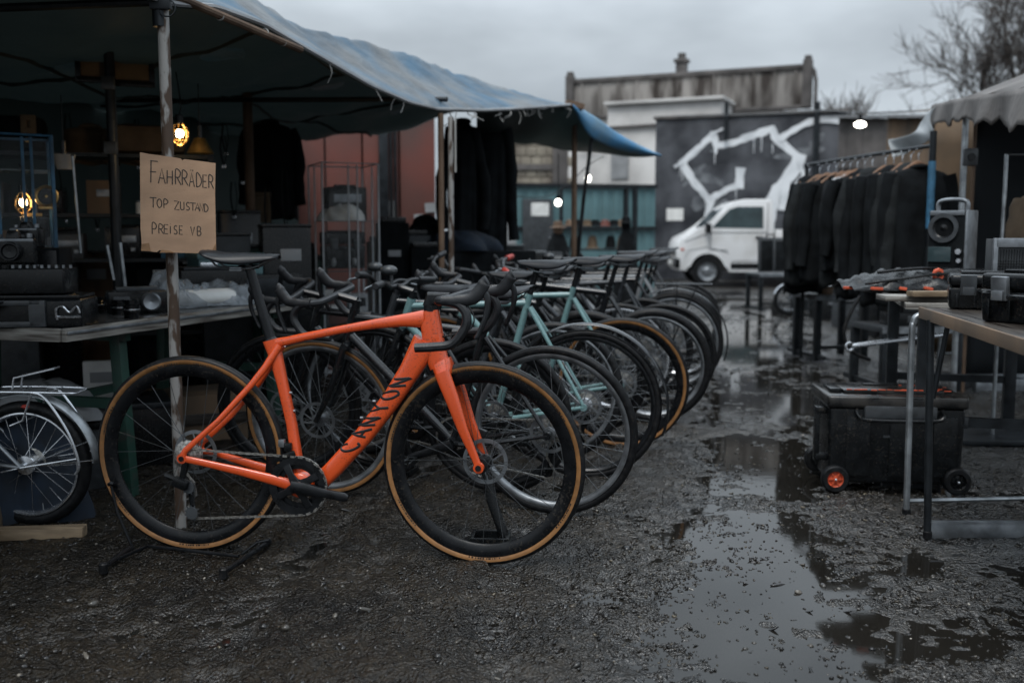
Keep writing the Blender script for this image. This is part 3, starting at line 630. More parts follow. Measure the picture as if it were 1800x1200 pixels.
# ================================================================ BICYCLES
# local frame of a bicycle: rear axle above the origin, x forward, y to the rider's left, z up
def wheel(root, c, Rr, tr, depth, tyre='rubber', side=None, rim='carbon', spoke='blackspoke', ns=24, rotor=0, cas=0, xf=None, hub='blackpart', hubr=0.02, rotr=0.078, old=False, marks=False):
    """rotor / cas: side of the brake disc and of the cassette (+1 left, -1 right, 0 none)"""
    ri = Rr - tr * 1.75                                            # rim's outer radius
    w = tr * 0.85
    b = MB(xf)
    b.lathe([(ri, -w), (ri, w), (ri - depth * .35, w * 1.05), (ri - depth * .8, w * .7), (ri - depth, w * .25), (ri - depth, -w * .25), (ri - depth * .8, -w * .7), (ri - depth * .35, -w * 1.05)], c, 72, 'y', True)
    wo = b.build('wheel', rim, root)
    cs = Rr - tr
    b = MB(xf); prof = []
    for k in range(14):
        a = 2 * math.pi * k / 14
        prof.append((cs + tr * math.cos(a), tr * math.sin(a) * 0.98))
    b.lathe(prof, c, 96, 'y', True); b.build('tyre', tyre, wo)
    if side:
        b = MB(xf)
        for sg in (-1, 1):
            pr = []
            for k in range(5):
                a = R(80 + k * 22); pr.append((cs + (tr + .0008) * math.cos(a), sg * (tr + .0008) * math.sin(a)))
            for k in range(4, -1, -1):
                a = R(80 + k * 22); pr.append((cs + (tr - .003) * math.cos(a), sg * (tr - .003) * math.sin(a)))
            b.lathe(pr, c, 96, 'y', True)
        b.build('sidewall', side, wo)
        if marks:                                                  # small dark maker's marks printed round the tan sidewall
            b = MB(xf); rng = random.Random(3)
            for sg in (-1, 1):
                for a0 in (30, 66, 96, 150, 205, 262, 322):
                    a = a0
                    for k in range(rng.randint(8, 14)):
                        ww = rng.uniform(.5, 1.3); rm = cs + tr * math.cos(R(118)); yy = sg * tr * math.sin(R(118))
                        p = Vector((c[0] + rm * math.cos(R(a)), c[1] + yy, c[2] + rm * math.sin(R(a))))
                        b.box(p, (.0055, .0030, rm * R(ww) * .8), Euler((0, -R(a), 0)))
                        a += ww + rng.choice((.35, .35, .9))
            b.build('sidewall_print', 'decal', wo)
    b = MB(xf); rs = ri - depth + .002
    for k in range(ns):
        a = 2 * math.pi * k / ns; sg = 1 if k % 2 else -1
        off = (1 if (k // 2) % 2 else -1) * R(68)
        hp = (c[0] + .021 * math.cos(a + off), c[1] + sg * .026, c[2] + .021 * math.sin(a + off))
        b.tube([hp, (c[0] + rs * math.cos(a), c[1], c[2] + rs * math.sin(a))], .0011 if not old else .0013, 4, cap=False)
    b.build('spokes', spoke, wo)
    b = MB(xf)
    b.lathe([(.0001, -.052), (.008, -.052), (.009, -.034), (.025, -.032), (.025, -.026), (hubr * .62, -.022), (hubr * .62, .022), (.025, .026), (.025, .032), (.009, .034), (.008, .052), (.0001, .052)] if hubr < .03 else
            [(.0001, -.055), (.012, -.055), (.014, -.036), (hubr, -.032), (hubr * 1.05, -.026), (hubr * .9, -.02), (hubr * .9, .02), (hubr * 1.05, .026), (hubr, .032), (.014, .036), (.012, .055), (.0001, .055)], c, 20)
    b.build('hub', hub, wo)
    if rotor:
        b = MB(xf); y = rotor * .037
        b.lathe([(rotr, y - .0009), (rotr, y + .0009), (rotr - .013, y + .0009), (rotr - .013, y - .0009)], c, 40, 'y', True)
        for k in range(10):
            a = 2 * math.pi * k / 10
            b.tube([(c[0] + .02 * math.cos(a), c[1] + y, c[2] + .02 * math.sin(a)), (c[0] + (rotr - .01) * math.cos(a + .45), c[1] + y, c[2] + (rotr - .01) * math.sin(a + .45))], (.003, .0008), 4, ref=(0, 1, 0))
        b.lathe([(.016, y - .003), (.026, y - .002), (.026, y + .002), (.016, y + .003)], c, 18, 'y', True)
        b.build('brake_disc', 'dullalloy', wo)
    if cas:
        b = MB(xf)
        for k in range(8):
            b.lathe([(.012, 0), (.022 + .0042 * k, 0), (.024 + .0042 * k, -cas * .0009), (.022 + .0042 * k, -cas * .0018), (.012, -cas * .0018)], (c[0], c[1] + cas * (.046 - .0036 * k), c[2]), 26, 'y', True)
        b.build('cassette', 'chain', wo)
    return wo

def saddle(root, x, z, ln=.265, w=.068, tilt=0.0, mat='saddle'):
    """x, z: middle of the saddle's top"""
    def f(u, v):
        t = u * ln - ln * .52                                      # rear .. nose along +x
        k = u
        hw = (w * (1 - k) ** .75 * (1 - .35 * k) + .019 * k ** .5 + .003) if k < .97 else .012
        hw *= min(1, .62 + 5 * k) if k < .08 else 1
        a = (v - .5) * math.pi
        top = .010 * (1 - 3.2 * (k - .5) ** 2) * .8 + (.012 * max(0, .25 - k) / .25)
        y = hw * math.sin(a); dz = -(.006 + .034 * max(0, math.sin(math.pi * (k * .86 + .07))) ** 1.3) * (1 - math.cos(a)) - .004 * math.exp(-(y / .012) ** 2) * (k < .85)
        return (x + t, y, z + top + dz + t * math.tan(tilt))
    so = MB().grid(f, 22, 14).build('saddle', mat, root, solid=.006, angle=60)
    b = MB()
    for sg in (-1, 1):
        b.tube(spline([(x - .105, sg * .028, z - .016), (x - .07, sg * .024, z - .042), (x + .03, sg * .022, z - .044), (x + .085, sg * .012, z - .02), (x + .115, sg * .006, z - .012)], 5), .0034, 6)
    b.box((x - .02, 0, z - .048), (.045, .052, .016), bev=.004)
    b.build('saddle_rails', 'dullalloy', so)
    return so

def drop_bar(root, c, xf=None, w=.21, reach=.095, drop=.125, lever='blackpart', hoods='bartape', rise=0.0):
    cx, cz = c; b = MB(xf); bb = []
    for sg in (-1, 1):
        pts = spline([(cx, 0, cz), (cx, sg * .09, cz + rise * .3), (cx + .006, sg * (w - .035), cz + rise), (cx + .035, sg * (w - .003), cz + rise + .002), (cx + reach * .75, sg * w, cz + rise - .006),
                      (cx + reach, sg * (w + .003), cz + rise - .035), (cx + reach * .98, sg * (w + .007), cz + rise - drop * .55), (cx + reach * .6, sg * (w + .011), cz + rise - drop * .92),
                      (cx + reach * .05, sg * (w + .014), cz + rise - drop), (cx - .055, sg * (w + .016), cz + rise - drop - .004)], 5)
        b.tube(pts, [.0145] * len(pts), 10)
    h = b.build('handlebar', 'bartape', root)
    for sg in (-1, 1):
        b = MB(xf); y = sg * w; x0 = cx + reach * .55; z0 = cz + rise
        b.tube(spline([(x0 - .03, y, z0 + .004), (x0 + .02, y, z0 + .004), (x0 + .065, y - sg * .004, z0 + .012), (x0 + .092, y - sg * .008, z0 + .040), (x0 + .104, y - sg * .010, z0 + .062), (x0 + .112, y - sg * .010, z0 + .068)], 4),
               [(.016, .015)] * 4 + [(.019, .015)] * 4 + [(.021, .0155)] * 4 + [(.020, .0155)] * 4 + [(.0165, .013)] * 4 + [(.009, .008)], 12, ref=(0, 1, 0), sup=2.6)
        b.build('brake_hood', hoods, h)
        b = MB(xf)
        b.tube(spline([(x0 + .094, y - sg * .008, z0 + .035), (x0 + .112, y - sg * .006, z0 + .012), (x0 + .110, y - sg * .002, z0 - .035), (x0 + .092, y + sg * .004, z0 - .085), (x0 + .078, y + sg * .010, z0 - .112)], 4),
               [(.012, .007)] * 4 + [(.010, .008)] * 4 + [(.009, .008)] * 4 + [(.008, .007)] * 4 + [(.005, .005)], 8, ref=(0, 1, 0))
        b.build('brake_lever', lever, h)
    return h

def flat_bar(root, c, xf=None, w=.33, sweep=.05, rise=.02, grip='bartape', light=None):
    cx, cz = c; b = MB(xf); p = []
    for sg in (-1, 1):
        b.tube(spline([(cx, 0, cz), (cx, sg * .08, cz), (cx - .004, sg * .15, cz + rise), (cx - sweep * .55, sg * .24, cz + rise), (cx - sweep, sg * w, cz + rise - .004)], 5), .0125, 10)
    h = b.build('handlebar', 'blackpart', root)
    for sg in (-1, 1):
        b = MB(xf); d = Vector((-sweep * .45, sg * (w - .24), -.004)).normalized(); a = Vector((cx - sweep, sg * w, cz + rise - .004))
        b.tube([a - d * .125, a - d * .06, a, a + d * .006], [.0165, .018, .0165, .013], 12); b.build('grip', grip, h)
        b = MB(xf); q = a - d * .15
        b.tube(spline([q + Vector((.018, 0, -.004)), q + Vector((.045, sg * .012, -.012)), q + Vector((.052, sg * .06, -.022)), q + Vector((.040, sg * .105, -.030))], 4), (.006, .005), 8)
        b.box(q + Vector((.012, 0, -.004)), (.035, .028, .022), bev=.004)
        b.build('brake_lever', 'dullalloy', h)
    if light:
        b = MB(xf); b.ball((cx + .015, light, cz + .075), .034, 14, (1.25, 1.0, .72)); b.tube([(cx, light, cz), (cx + .005, light, cz + .06)], .009, 8)
        b.build('bell_lamp', 'plasticgrey', h)
    return h

def crank(root, bb, side, ang, cr=.1, ln=.172, ring='blackpart', pedals=True, arms='blackpart', tick=.006):
    y = side * .048; b = MB()
    N = 50                                                         # toothed ring
    pr = []
    for k in range(N * 2):
        a = math.pi * k / N; r = cr + (.003 if k % 2 else -.001); pr.append((r * math.cos(a), r * math.sin(a)))
    inn = [(.076 * cr / .1 * math.cos(-math.pi * k / N), .076 * cr / .1 * math.sin(-math.pi * k / N)) for k in range(N * 2)]
    vo = []; V_ = []
    for h in (-.0016, .0016):
        for q in pr: V_.append((bb[0] + q[0], y + h, bb[1] + q[1]))
        for k in range(N * 2):
            a = math.pi * k / N; V_.append((bb[0] + .074 * cr / .1 * math.cos(a), y + h, bb[1] + .074 * cr / .1 * math.sin(a)))
    n2 = N * 2; F = []
    for k in range(n2):
        k2 = (k + 1) % n2
        F += [(k, k2, n2 + k2, n2 + k), (2*n2 + k2, 2*n2 + k, 3*n2 + k, 3*n2 + k2), (k2, k, 2*n2 + k, 2*n2 + k2), (n2 + k, n2 + k2, 3*n2 + k2, 3*n2 + k)]
    b.raw(V_, F)
    b.lathe([(.058 * cr / .1, -.001), (.088 * cr / .1, -.001), (.089 * cr / .1, .001), (.058 * cr / .1, .001)], (bb[0], y - side * .008, bb[1]), 40, 'y', True)
    b.disc(.024, .09, (bb[0], 0, bb[1]), 20)
    for k in range(4):                                             # four-arm spider
        a = ang + R(38) + k * math.pi / 2
        b.tube([(bb[0], y + side * .006, bb[1]), (bb[0] + .045 * math.cos(a), y + side * .006, bb[1] + .045 * math.sin(a)), (bb[0] + .080 * cr / .1 * math.cos(a), y + side * .003, bb[1] + .080 * cr / .1 * math.sin(a))], [(.020, .006), (.012, .005), (.015, .003)], 8, ref=(0, 1, 0), sup=3)
    co = b.build('crankset', ring, root)
    for sg, a in ((side, ang), (-side, ang + math.pi)):
        b = MB(); yy = sg * .066
        b.tube([(bb[0] - .018 * math.cos(a), yy - sg * .006, bb[1] - .018 * math.sin(a)), (bb[0] + .03 * math.cos(a), yy - sg * .004, bb[1] + .03 * math.sin(a)), (bb[0] + ln * .6 * math.cos(a), yy, bb[1] + ln * .6 * math.sin(a)), (bb[0] + ln * math.cos(a), yy + sg * .003, bb[1] + ln * math.sin(a)), (bb[0] + (ln + .012) * math.cos(a), yy + sg * .003, bb[1] + (ln + .012) * math.sin(a))],
               [(.020, .012), (.022, .012), (.016, .009), (.0155, .008), (.008, .007)], 12, ref=(0, 1, 0), sup=3)
        b.build('crank_arm', arms, co)
        if pedals:
            b = MB(); p = Vector((bb[0] + ln * math.cos(a), sg * .125, bb[1] + ln * math.sin(a)))
            for dx in (-.035, .035): b.box(p + Vector((dx, 0, 0)), (.012, .09, .022), bev=.003)
            for dy in (-.042, .042): b.box(p + Vector((0, dy, 0)), (.06, .010, .020), bev=.002)
            b.tube([p - Vector((0, sg * .06, 0)), p + Vector((0, sg * .04, 0))], .009, 8)
            b.build('pedal', 'plasticblack', co)
    return co

def fender(root, c, Rr, a0, a1, mat='alloy', w=.028, stay=True, name='mudguard'):
    r = Rr + .018; b = MB()
    def f(u, v):
        a = a0 + (a1 - a0) * u; s = (v - .5) * 2
        rr = r + .010 * (1 - s * s)
        return (c[0] + rr * math.cos(a), s * w, c[2] + rr * math.sin(a))
    o = MB().grid(f, 40, 6).build(name, mat, root, solid=.0016)
    if stay:
        b = MB()
        for sg in (-1, 1):
            for aa in (a0 + (a1 - a0) * .12, a0 + (a1 - a0) * .02):
                b.tube([(c[0], sg * .06, c[2]), (c[0] + r * math.cos(aa), sg * w, c[2] + r * math.sin(aa))], .0022, 5)
        b.build('mudguard_stay', 'alloy', o)
    return o

def derailleur(root, ax, rz, side=-1):
    b = MB(); y = side * .055
    b.box((ax + .0, y - side * .004, rz - .035), (.022, .014, .075), (0, R(12), 0), bev=.004)
    b.box((ax - .005, y + side * .018, rz - .085), (.055, .03, .035), (0, R(20), 0), bev=.008)
    b.tube([(ax - .06, y + side * .02, rz - .058), (ax - .01, y + side * .02, rz - .075)], .009, 8)
    b.tube([(ax + .018, y, rz - .095), (ax + .028, y, rz - .185)], (.010, .004), 8, ref=(0, 1, 0))
    for z in (-.10, -.19): b.disc(.020, .006, (ax + .018 + (.010 if z < -.15 else 0), y + side * .008, rz + z), 18)
    d_ = b.build('derailleur', 'plasticblack', root)
    for z in (-.10, -.19):
        b = MB(); b.disc(.022, .004, (ax + .018 + (.010 if z < -.15 else 0), y + side * .012, rz + z), 14)
        for k in range(11): b.box((ax + .018 + (.010 if z < -.15 else 0) + .024*math.cos(k*.571), y + side*.010, rz + z + .024*math.sin(k*.571)), (.006, .003, .004), (0, -k*.571, 0))
        b.build('jockey_wheel', 'plasticgrey', d_)
    return d_

def chain(root, ax, rz, bb, side=-1, rc=.028, cr=.1, der=True):
    b = MB(); y = side * .047
    pts = [(ax, y, rz + rc), (bb[0] - .01, y, bb[1] + cr + .001)]
    for k in range(1, 12):
        a = R(96 - 186 * k / 11); pts.append((bb[0] + (cr + .001) * math.cos(a), y, bb[1] + (cr + .001) * math.sin(a)))
    if der: pts += [(ax + .035, y, rz - .214), (ax + .012, y, rz - .205), (ax + .004, y, rz - .18), (ax + .035, y, rz - .125), (ax + .03, y, rz - .09), (ax, y, rz - .05)]
    else: pts += [(ax + .02, y, rz - rc)]
    P = [Vector(p) for p in pts]; seg = 0; acc = []
    for i in range(len(P) - 1):
        n = max(1, int((P[i+1] - P[i]).length / .0127))
        for k in range(n): acc.append(P[i].lerp(P[i+1], k / n))
    acc.append(P[-1])
    for i in range(len(acc) - 1):                                  # links: alternately wide and narrow plates
        d = acc[i+1] - acc[i]; mid = (acc[i] + acc[i+1]) / 2; an = math.atan2(d.z, d.x)
        b.box(mid, (d.length * 1.12, .0068 if i % 2 else .0048, .0078 if i % 2 else .0062), (0, -an, 0))
    return b.build('chain', 'chain', root)

# ---------------------------------------------------------------- the orange racing bicycle in front
TH = R(-8)
HP = Vector((-1.112, 3.40, 0))
HD = Vector((math.cos(TH), math.sin(TH), 0)); HN = Vector((-math.sin(TH), math.cos(TH), 0))
RX = (onplane(336, 799, HP, HN) - HP).dot(HD)
H0 = HP + HD * RX
def hb(u, v, off=0.0):
    """local (x, z) of a photo point lying in the bicycle's plane, shifted off metres to its left"""
    q = onplane(u, v, HP + HN * off, HN)
    return ((q - H0).dot(HD), q.z)
def h3(u, v, off=0.0):
    x, z = hb(u, v, off); return Vector((x, off, z))

hero = thing('racing_bicycle', 'bright orange racing bicycle with tan sidewall tyres standing in front of the row', 'bicycle', H0, TH)
def build_hero():
    RW = .345
    rear = (0, 0, RW); frx = hb(849, 816)[0]; front = (frx, 0, RW)
    bb = hb(532, 848); hb_top = hb(760, 546); hb_bot = hb(778, 640)
    ht = Vector((hb_top[0], 0, hb_top[1])); hl = Vector((hb_bot[0], 0, hb_bot[1]))
    steer = Matrix.Translation(hl) @ Matrix.Rotation(R(-4), 4, (ht - hl).normalized()) @ Matrix.Translation(-hl)
    # --- frame
    b = MB(); Y = (0, 1, 0)
    BB = Vector((bb[0], 0, bb[1]))
    cl = h3(481, 605)                                              # seat cluster
    b.tube([BB + Vector((-.01, 0, .015)), h3(513, 745), h3(497, 675), h3(484, 622), h3(477, 597)], [(.019, .026), (.0175, .018), (.0185, .017), (.024, .017), (.030, .018)], 16, Y, sup=3)
    b.tube([h3(476, 604), h3(505, 599), h3(540, 591), h3(600, 579), h3(660, 569), h3(708, 563), h3(748, 560)], [(.016, .016), (.015, .017), (.014, .018), (.0138, .019), (.0165, .021), (.021, .023), (.030, .026)], 16, Y, sup=3.2)
    b.tube([h3(757, 545), h3(759, 562), h3(765, 600), h3(770, 634), h3(774, 642)], [(.028, .024), (.029, .026), (.031, .027), (.035, .028), (.036, .028)], 16, Y, sup=3.2)
    DT = [h3(750, 600), h3(722, 650), h3(690, 700), h3(640, 765), h3(590, 820), h3(560, 850)]
    DTR = [(.046, .030), (.036, .030), (.0325, .029), (.0315, .028), (.031, .029), (.030, .032)]
    b.tube(DT, DTR, 24, Y, sup=3.6)
    b.tube([h3(752, 562), h3(760, 598), h3(766, 628)], [(.025, .026), (.032, .028), (.026, .027)], 16, Y, sup=3.2)
    b.disc(.043, .084, BB, 28, bev=.006)
    b.tube([BB + Vector((-.02, 0, -.012)), BB + Vector((.05, 0, -.002))], [(.036, .036), (.030, .033)], 16, Y, sup=3)
    for sg in (-1, 1):
        y = sg
        A = Vector((0, sg * .066, RW))
        b.tube([h3(494, 606) + Vector((0, sg * .010, 0)), h3(470, 645) + Vector((0, sg * .022, 0)), h3(448, 675) + Vector((0, sg * .038, 0)), h3(395, 735) + Vector((0, sg * .054, 0)), A + Vector((.012, 0, .028)), A + Vector((.0, 0, .004))],
               [(.014, .011), (.012, .010), (.0108, .009), (.010, .008), (.010, .007), (.013, .006)], 12, Y, sup=2.8)
        b.tube([BB + Vector((-.03, sg * .034, 0)), BB.lerp(A, .22) + Vector((0, sg * .030, .0)), BB.lerp(A, .5) + Vector((0, sg * .018, .002)), BB.lerp(A, .82) + Vector((0, sg * .010, .003)), A + Vector((.01, 0, -.002))],
               [(.020, .012), (.0185, .010), (.015, .009), (.012, .008), (.012, .006)], 12, Y, sup=2.8)
        b.disc(.017, .014, A + Vector((0, 0, 0)), 18)
    fr = b.build('frame', 'orange', hero, angle=50)
    b = MB()
    for sg in (-1, 1): b.disc(.009, .008, (0, sg * .074, RW), 14)
    b.build('rear_axle_end', 'blackpart', fr)
    # --- lettering on both faces of the down tube
    from mathutils.bvhtree import BVHTree
    tree_ = BVHTree.FromPolygons([v.co.copy() for v in fr.data.vertices], [tuple(p.vertices) for p in fr.data.polygons])
    def dtsurf(ax, up, sg):
        """ax metres along the tube from its low end, up metres towards the letters' tops; lands on the tube's skin"""
        lo, hi = DT[-2], DT[1]; d = (hi - lo).normalized()
        p = lo + d * ax + Vector((-1.0, 0, -.10)) * up
        hit = tree_.ray_cast(Vector((p.x, sg * .5, p.z)), Vector((0, -sg, 0)))[0]
        return Vector((p.x, (hit.y if hit else sg * .02) + sg * .0004, p.z))
    b = MB()
    lo, hi = DT[-2], DT[1]; s0 = (h3(607, 773) - lo).dot((hi - lo).normalized()); s1 = (h3(707, 669) - lo).dot((hi - lo).normalized())
    word = 'CANYON'
    for sg in (-1, 1):
        for i, chx in enumerate(word):
            for st in GL[chx]:
                q2 = [Vector((a, u, 0)) for a, u in st]
                q2 = spline(q2, 4) if len(q2) > 4 else [q for i2 in range(len(q2) - 1) for q in (q2[i2].lerp(q2[i2+1], t / 8) for t in range(8))] + [q2[-1]]
                pts = []
                for w_ in q2:
                    base = s0 + (s1 - s0) * i / (len(word) - 1) + (w_.x - .38) * .045 * (1 if chx != 'A' else .9)
                    upv = (w_.y - .5) * .060
                    pts.append(dtsurf(base if sg < 0 else (s0 + s1 - base), upv * (1 if sg < 0 else -1), sg))
                # keep every resampled point on the tube
                b.tube(pts, (.0044, .0012), 6, ref=Y)
    b.build('frame_lettering', 'decal', fr)
    # --- fork, turned a little
    b = MB(steer)
    b.tube([hl + Vector((-.006, 0, .012)), hl + Vector((.006, 0, -.016)), hl + Vector((.012, 0, -.034))], [(.036, .028), (.034, .041), (.027, .048)], 16, Y, sup=3)
    for sg in (-1, 1):
        A = Vector((frx, sg * .054, RW)); C0 = hl + Vector((.010, sg * .044, -.02))
        b.tube([C0, C0.lerp(A, .25) + Vector((.002, sg * .006, 0)), C0.lerp(A, .6) + Vector((-.003, sg * .004, 0)), C0.lerp(A, .9), A], [(.027, .013), (.024, .011), (.0175, .009), (.0128, .008), (.012, .007)], 14, Y, sup=3)
        b.disc(.0175, .016, A, 20)
    fk = b.build('fork', 'orange', hero, angle=50)
    b = MB(steer)
    for sg in (-1, 1): b.disc(.010, .009, (frx, sg * .062, RW), 14)
    b.box((frx - .022, .066, RW + .075), (.03, .024, .06), (0, R(20), 0), bev=.006)
    b.build('front_axle_end', 'blackpart', fk)
    # --- wheels
    wheel(hero, rear, RW, .0165, .042, 'rubber', 'tan', 'carbon', 'blackspoke', 24, 1, -1, marks=True)
    wheel(hero, front, RW, .0165, .042, 'rubber', 'tan', 'carbon', 'blackspoke', 24, 1, 0, xf=steer, marks=True)
    # --- seat post and saddle
    b = MB(); b.tube([h3(477, 600), h3(456, 530), h3(441, 478), h3(436, 466)], [(.0175, .0115), (.0165, .011), (.0155, .011), (.016, .012)], 14, Y, sup=2.8)
    b.tube([h3(478, 602), h3(475, 594)], [(.024, .017), (.0185, .0135)], 14, Y, sup=2.8)
    b.tube([h3(420, 470), h3(455, 468)], .008, 8)
    b.build('seat_post', 'blackpart', hero)
    sx, sz = hb(428, 447); saddle(hero, sx, sz - .002, .262, .070, tilt=R(-1))
    # --- cockpit
    st0 = ht + Vector((-.004, 0, .004)); bc = hb(786, 524)
    b = MB(steer)
    b.disc(.026, .02, ht + Vector((-.003, 0, .010)), 20, 'z')
    b.tube([st0 + Vector((-.004, 0, .012)), st0 + Vector((-.001, 0, .034)), Vector((bc[0] + .012, 0, bc[1]))], [(.024, .02), (.026, .02), (.019, .024)], 12, Y, sup=3)
    b.build('stem', 'blackpart', hero)
    bar = drop_bar(hero, (bc[0] + .014, bc[1]), steer, w=.205, reach=.105, drop=.138, rise=.004)
    b = MB(steer)                                                  # cables curving from the bar into the head tube
    for dy in (-.018, .012):
        b.tube(spline([(bc[0] + .05, dy * 3, bc[1] - .01), (bc[0] + .085, dy * 2, bc[1] - .06), (bc[0] + .07, dy, bc[1] - .105), (hl.x - .01, dy * .5, hl.z + .09)], 6), .0025, 6)
    b.build('brake_cable', 'plasticblack', bar)
    # --- drive train
    crank(hero, bb, -1, R(-9), cr=.1, pedals=False)
    derailleur(hero, .0, RW); chain(hero, 0, RW, bb, cr=.1)
    b = MB()
    for u, v, yy in ((650, 742, .0), (672, 713, .0), (503, 690, .0), (509, 722, .0)): b.disc(.0045, .010, h3(u, v) + Vector((0, 0, 0)) if False else h3(u - (14 if u > 600 else -8), v - (8 if u > 600 else 0)), 8, 'x')
    b.build('bottle_bolt', 'dullalloy', fr)
    b = MB(); fd = h3(512, 782)
    b.box(fd + Vector((0, -.03, .0)), (.026, .02, .03), bev=.006); b.box(fd + Vector((-.006, -.045, -.03)), (.075, .010, .022), (0, R(-18), 0), bev=.004)
    b.build('front_derailleur', 'plasticblack', hero)
    b = MB(); b.box(fd + Vector((-.022, -.028, .012)), (.022, .02, .026), bev=.004); b.build('battery_unit', 'dullalloy', hero)
build_hero()

# the display stand that holds its rear wheel
def build_stand():
    c = gp(334, 975); st = thing('display_stand', 'low black wire display stand hooked onto the rear wheel of the orange bicycle', 'bike stand', c + Vector((0, 0, .014)), TH)
    def q(u, v, z=0.0): 
        p = gp(u, v, z) - c; m = Matrix.Rotation(-TH, 3, 'Z'); return m @ p
    def qy(u, v, y): # at a given local distance across the bicycle
        p = onplane(u, v, HP + HN * y, HN) - c; return Matrix.Rotation(-TH, 3, 'Z') @ p
    b = MB()
    b.tube([q(180, 1006, .012), q(232, 968, .012)], .009, 8); b.tube([q(392, 1014, .012), q(474, 958, .012)], .009, 8)
    b.tube([q(205, 990, .012), q(260, 966, .012), q(420, 984, .012)], .006, 8)
    st_o = b.build('base', 'blackpart', st)
    b = MB()
    for u, v in ((182, 1006), (393, 1015)): b.disc(.014, .036, q(u, v, .018), 10, 'z', bev=.004)
    b.build('rubber_foot', 'rubber', st_o)
    for y in (-.035, .035):
        b = MB(); b.tube([qy(196, 860, y), qy(206, 905, y), qy(236, 975, y)], .005, 8)
        b.build('upright', 'blackpart', st)
        b = MB(); b.tube([qy(474, 955, y), qy(452, 960, y), qy(420, 985, y)], .005, 8); b.build('upright', 'blackpart', st)
    b = MB(); b.tube(spline([qy(192, 858, -.04), qy(196, 856, -.045), qy(203, 862, 0), qy(198, 858, .045)], 4), .007, 8); b.build('hook', 'rubber', st)
build_stand()
def floor_stand():
    c = gp(862, 962); ro = thing('floor_stand', 'black floor stand with a tray foot seen through the front wheel of the orange bicycle', 'bike stand', c, R(-4))
    q = lambda u, v, y=0.0: onplane(u, v, c + Vector((0, y, 0)), Vector((0, 1, 0))) - c
    b = MB(); b.box((0, 0, .012), (.15, .12, .022), bev=.008)
    for y in (-.05, .05): b.box((0, y, .035), (.13, .014, .03), bev=.005)
    for x in (-.062, .062): b.box((x, 0, .035), (.016, .11, .03), bev=.005)
    b.build('tray', 'plasticblack', ro)
    for x in (-.085, .085):
        b = MB(); b.box((x, -.01, .010), (.06, .16, .02), (0, 0, R(18 if x > 0 else -18)), bev=.006); b.build('foot', 'plasticblack', ro)
    b = MB(); b.tube([(.05, .02, .03), (.0, .05, .16), (-.03, .07, .30)], [(.018, .012), (.020, .012), (.016, .012)], 10, ref=(0, 1, 0), sup=3); b.build('strut', 'plasticblack', ro)
floor_stand()
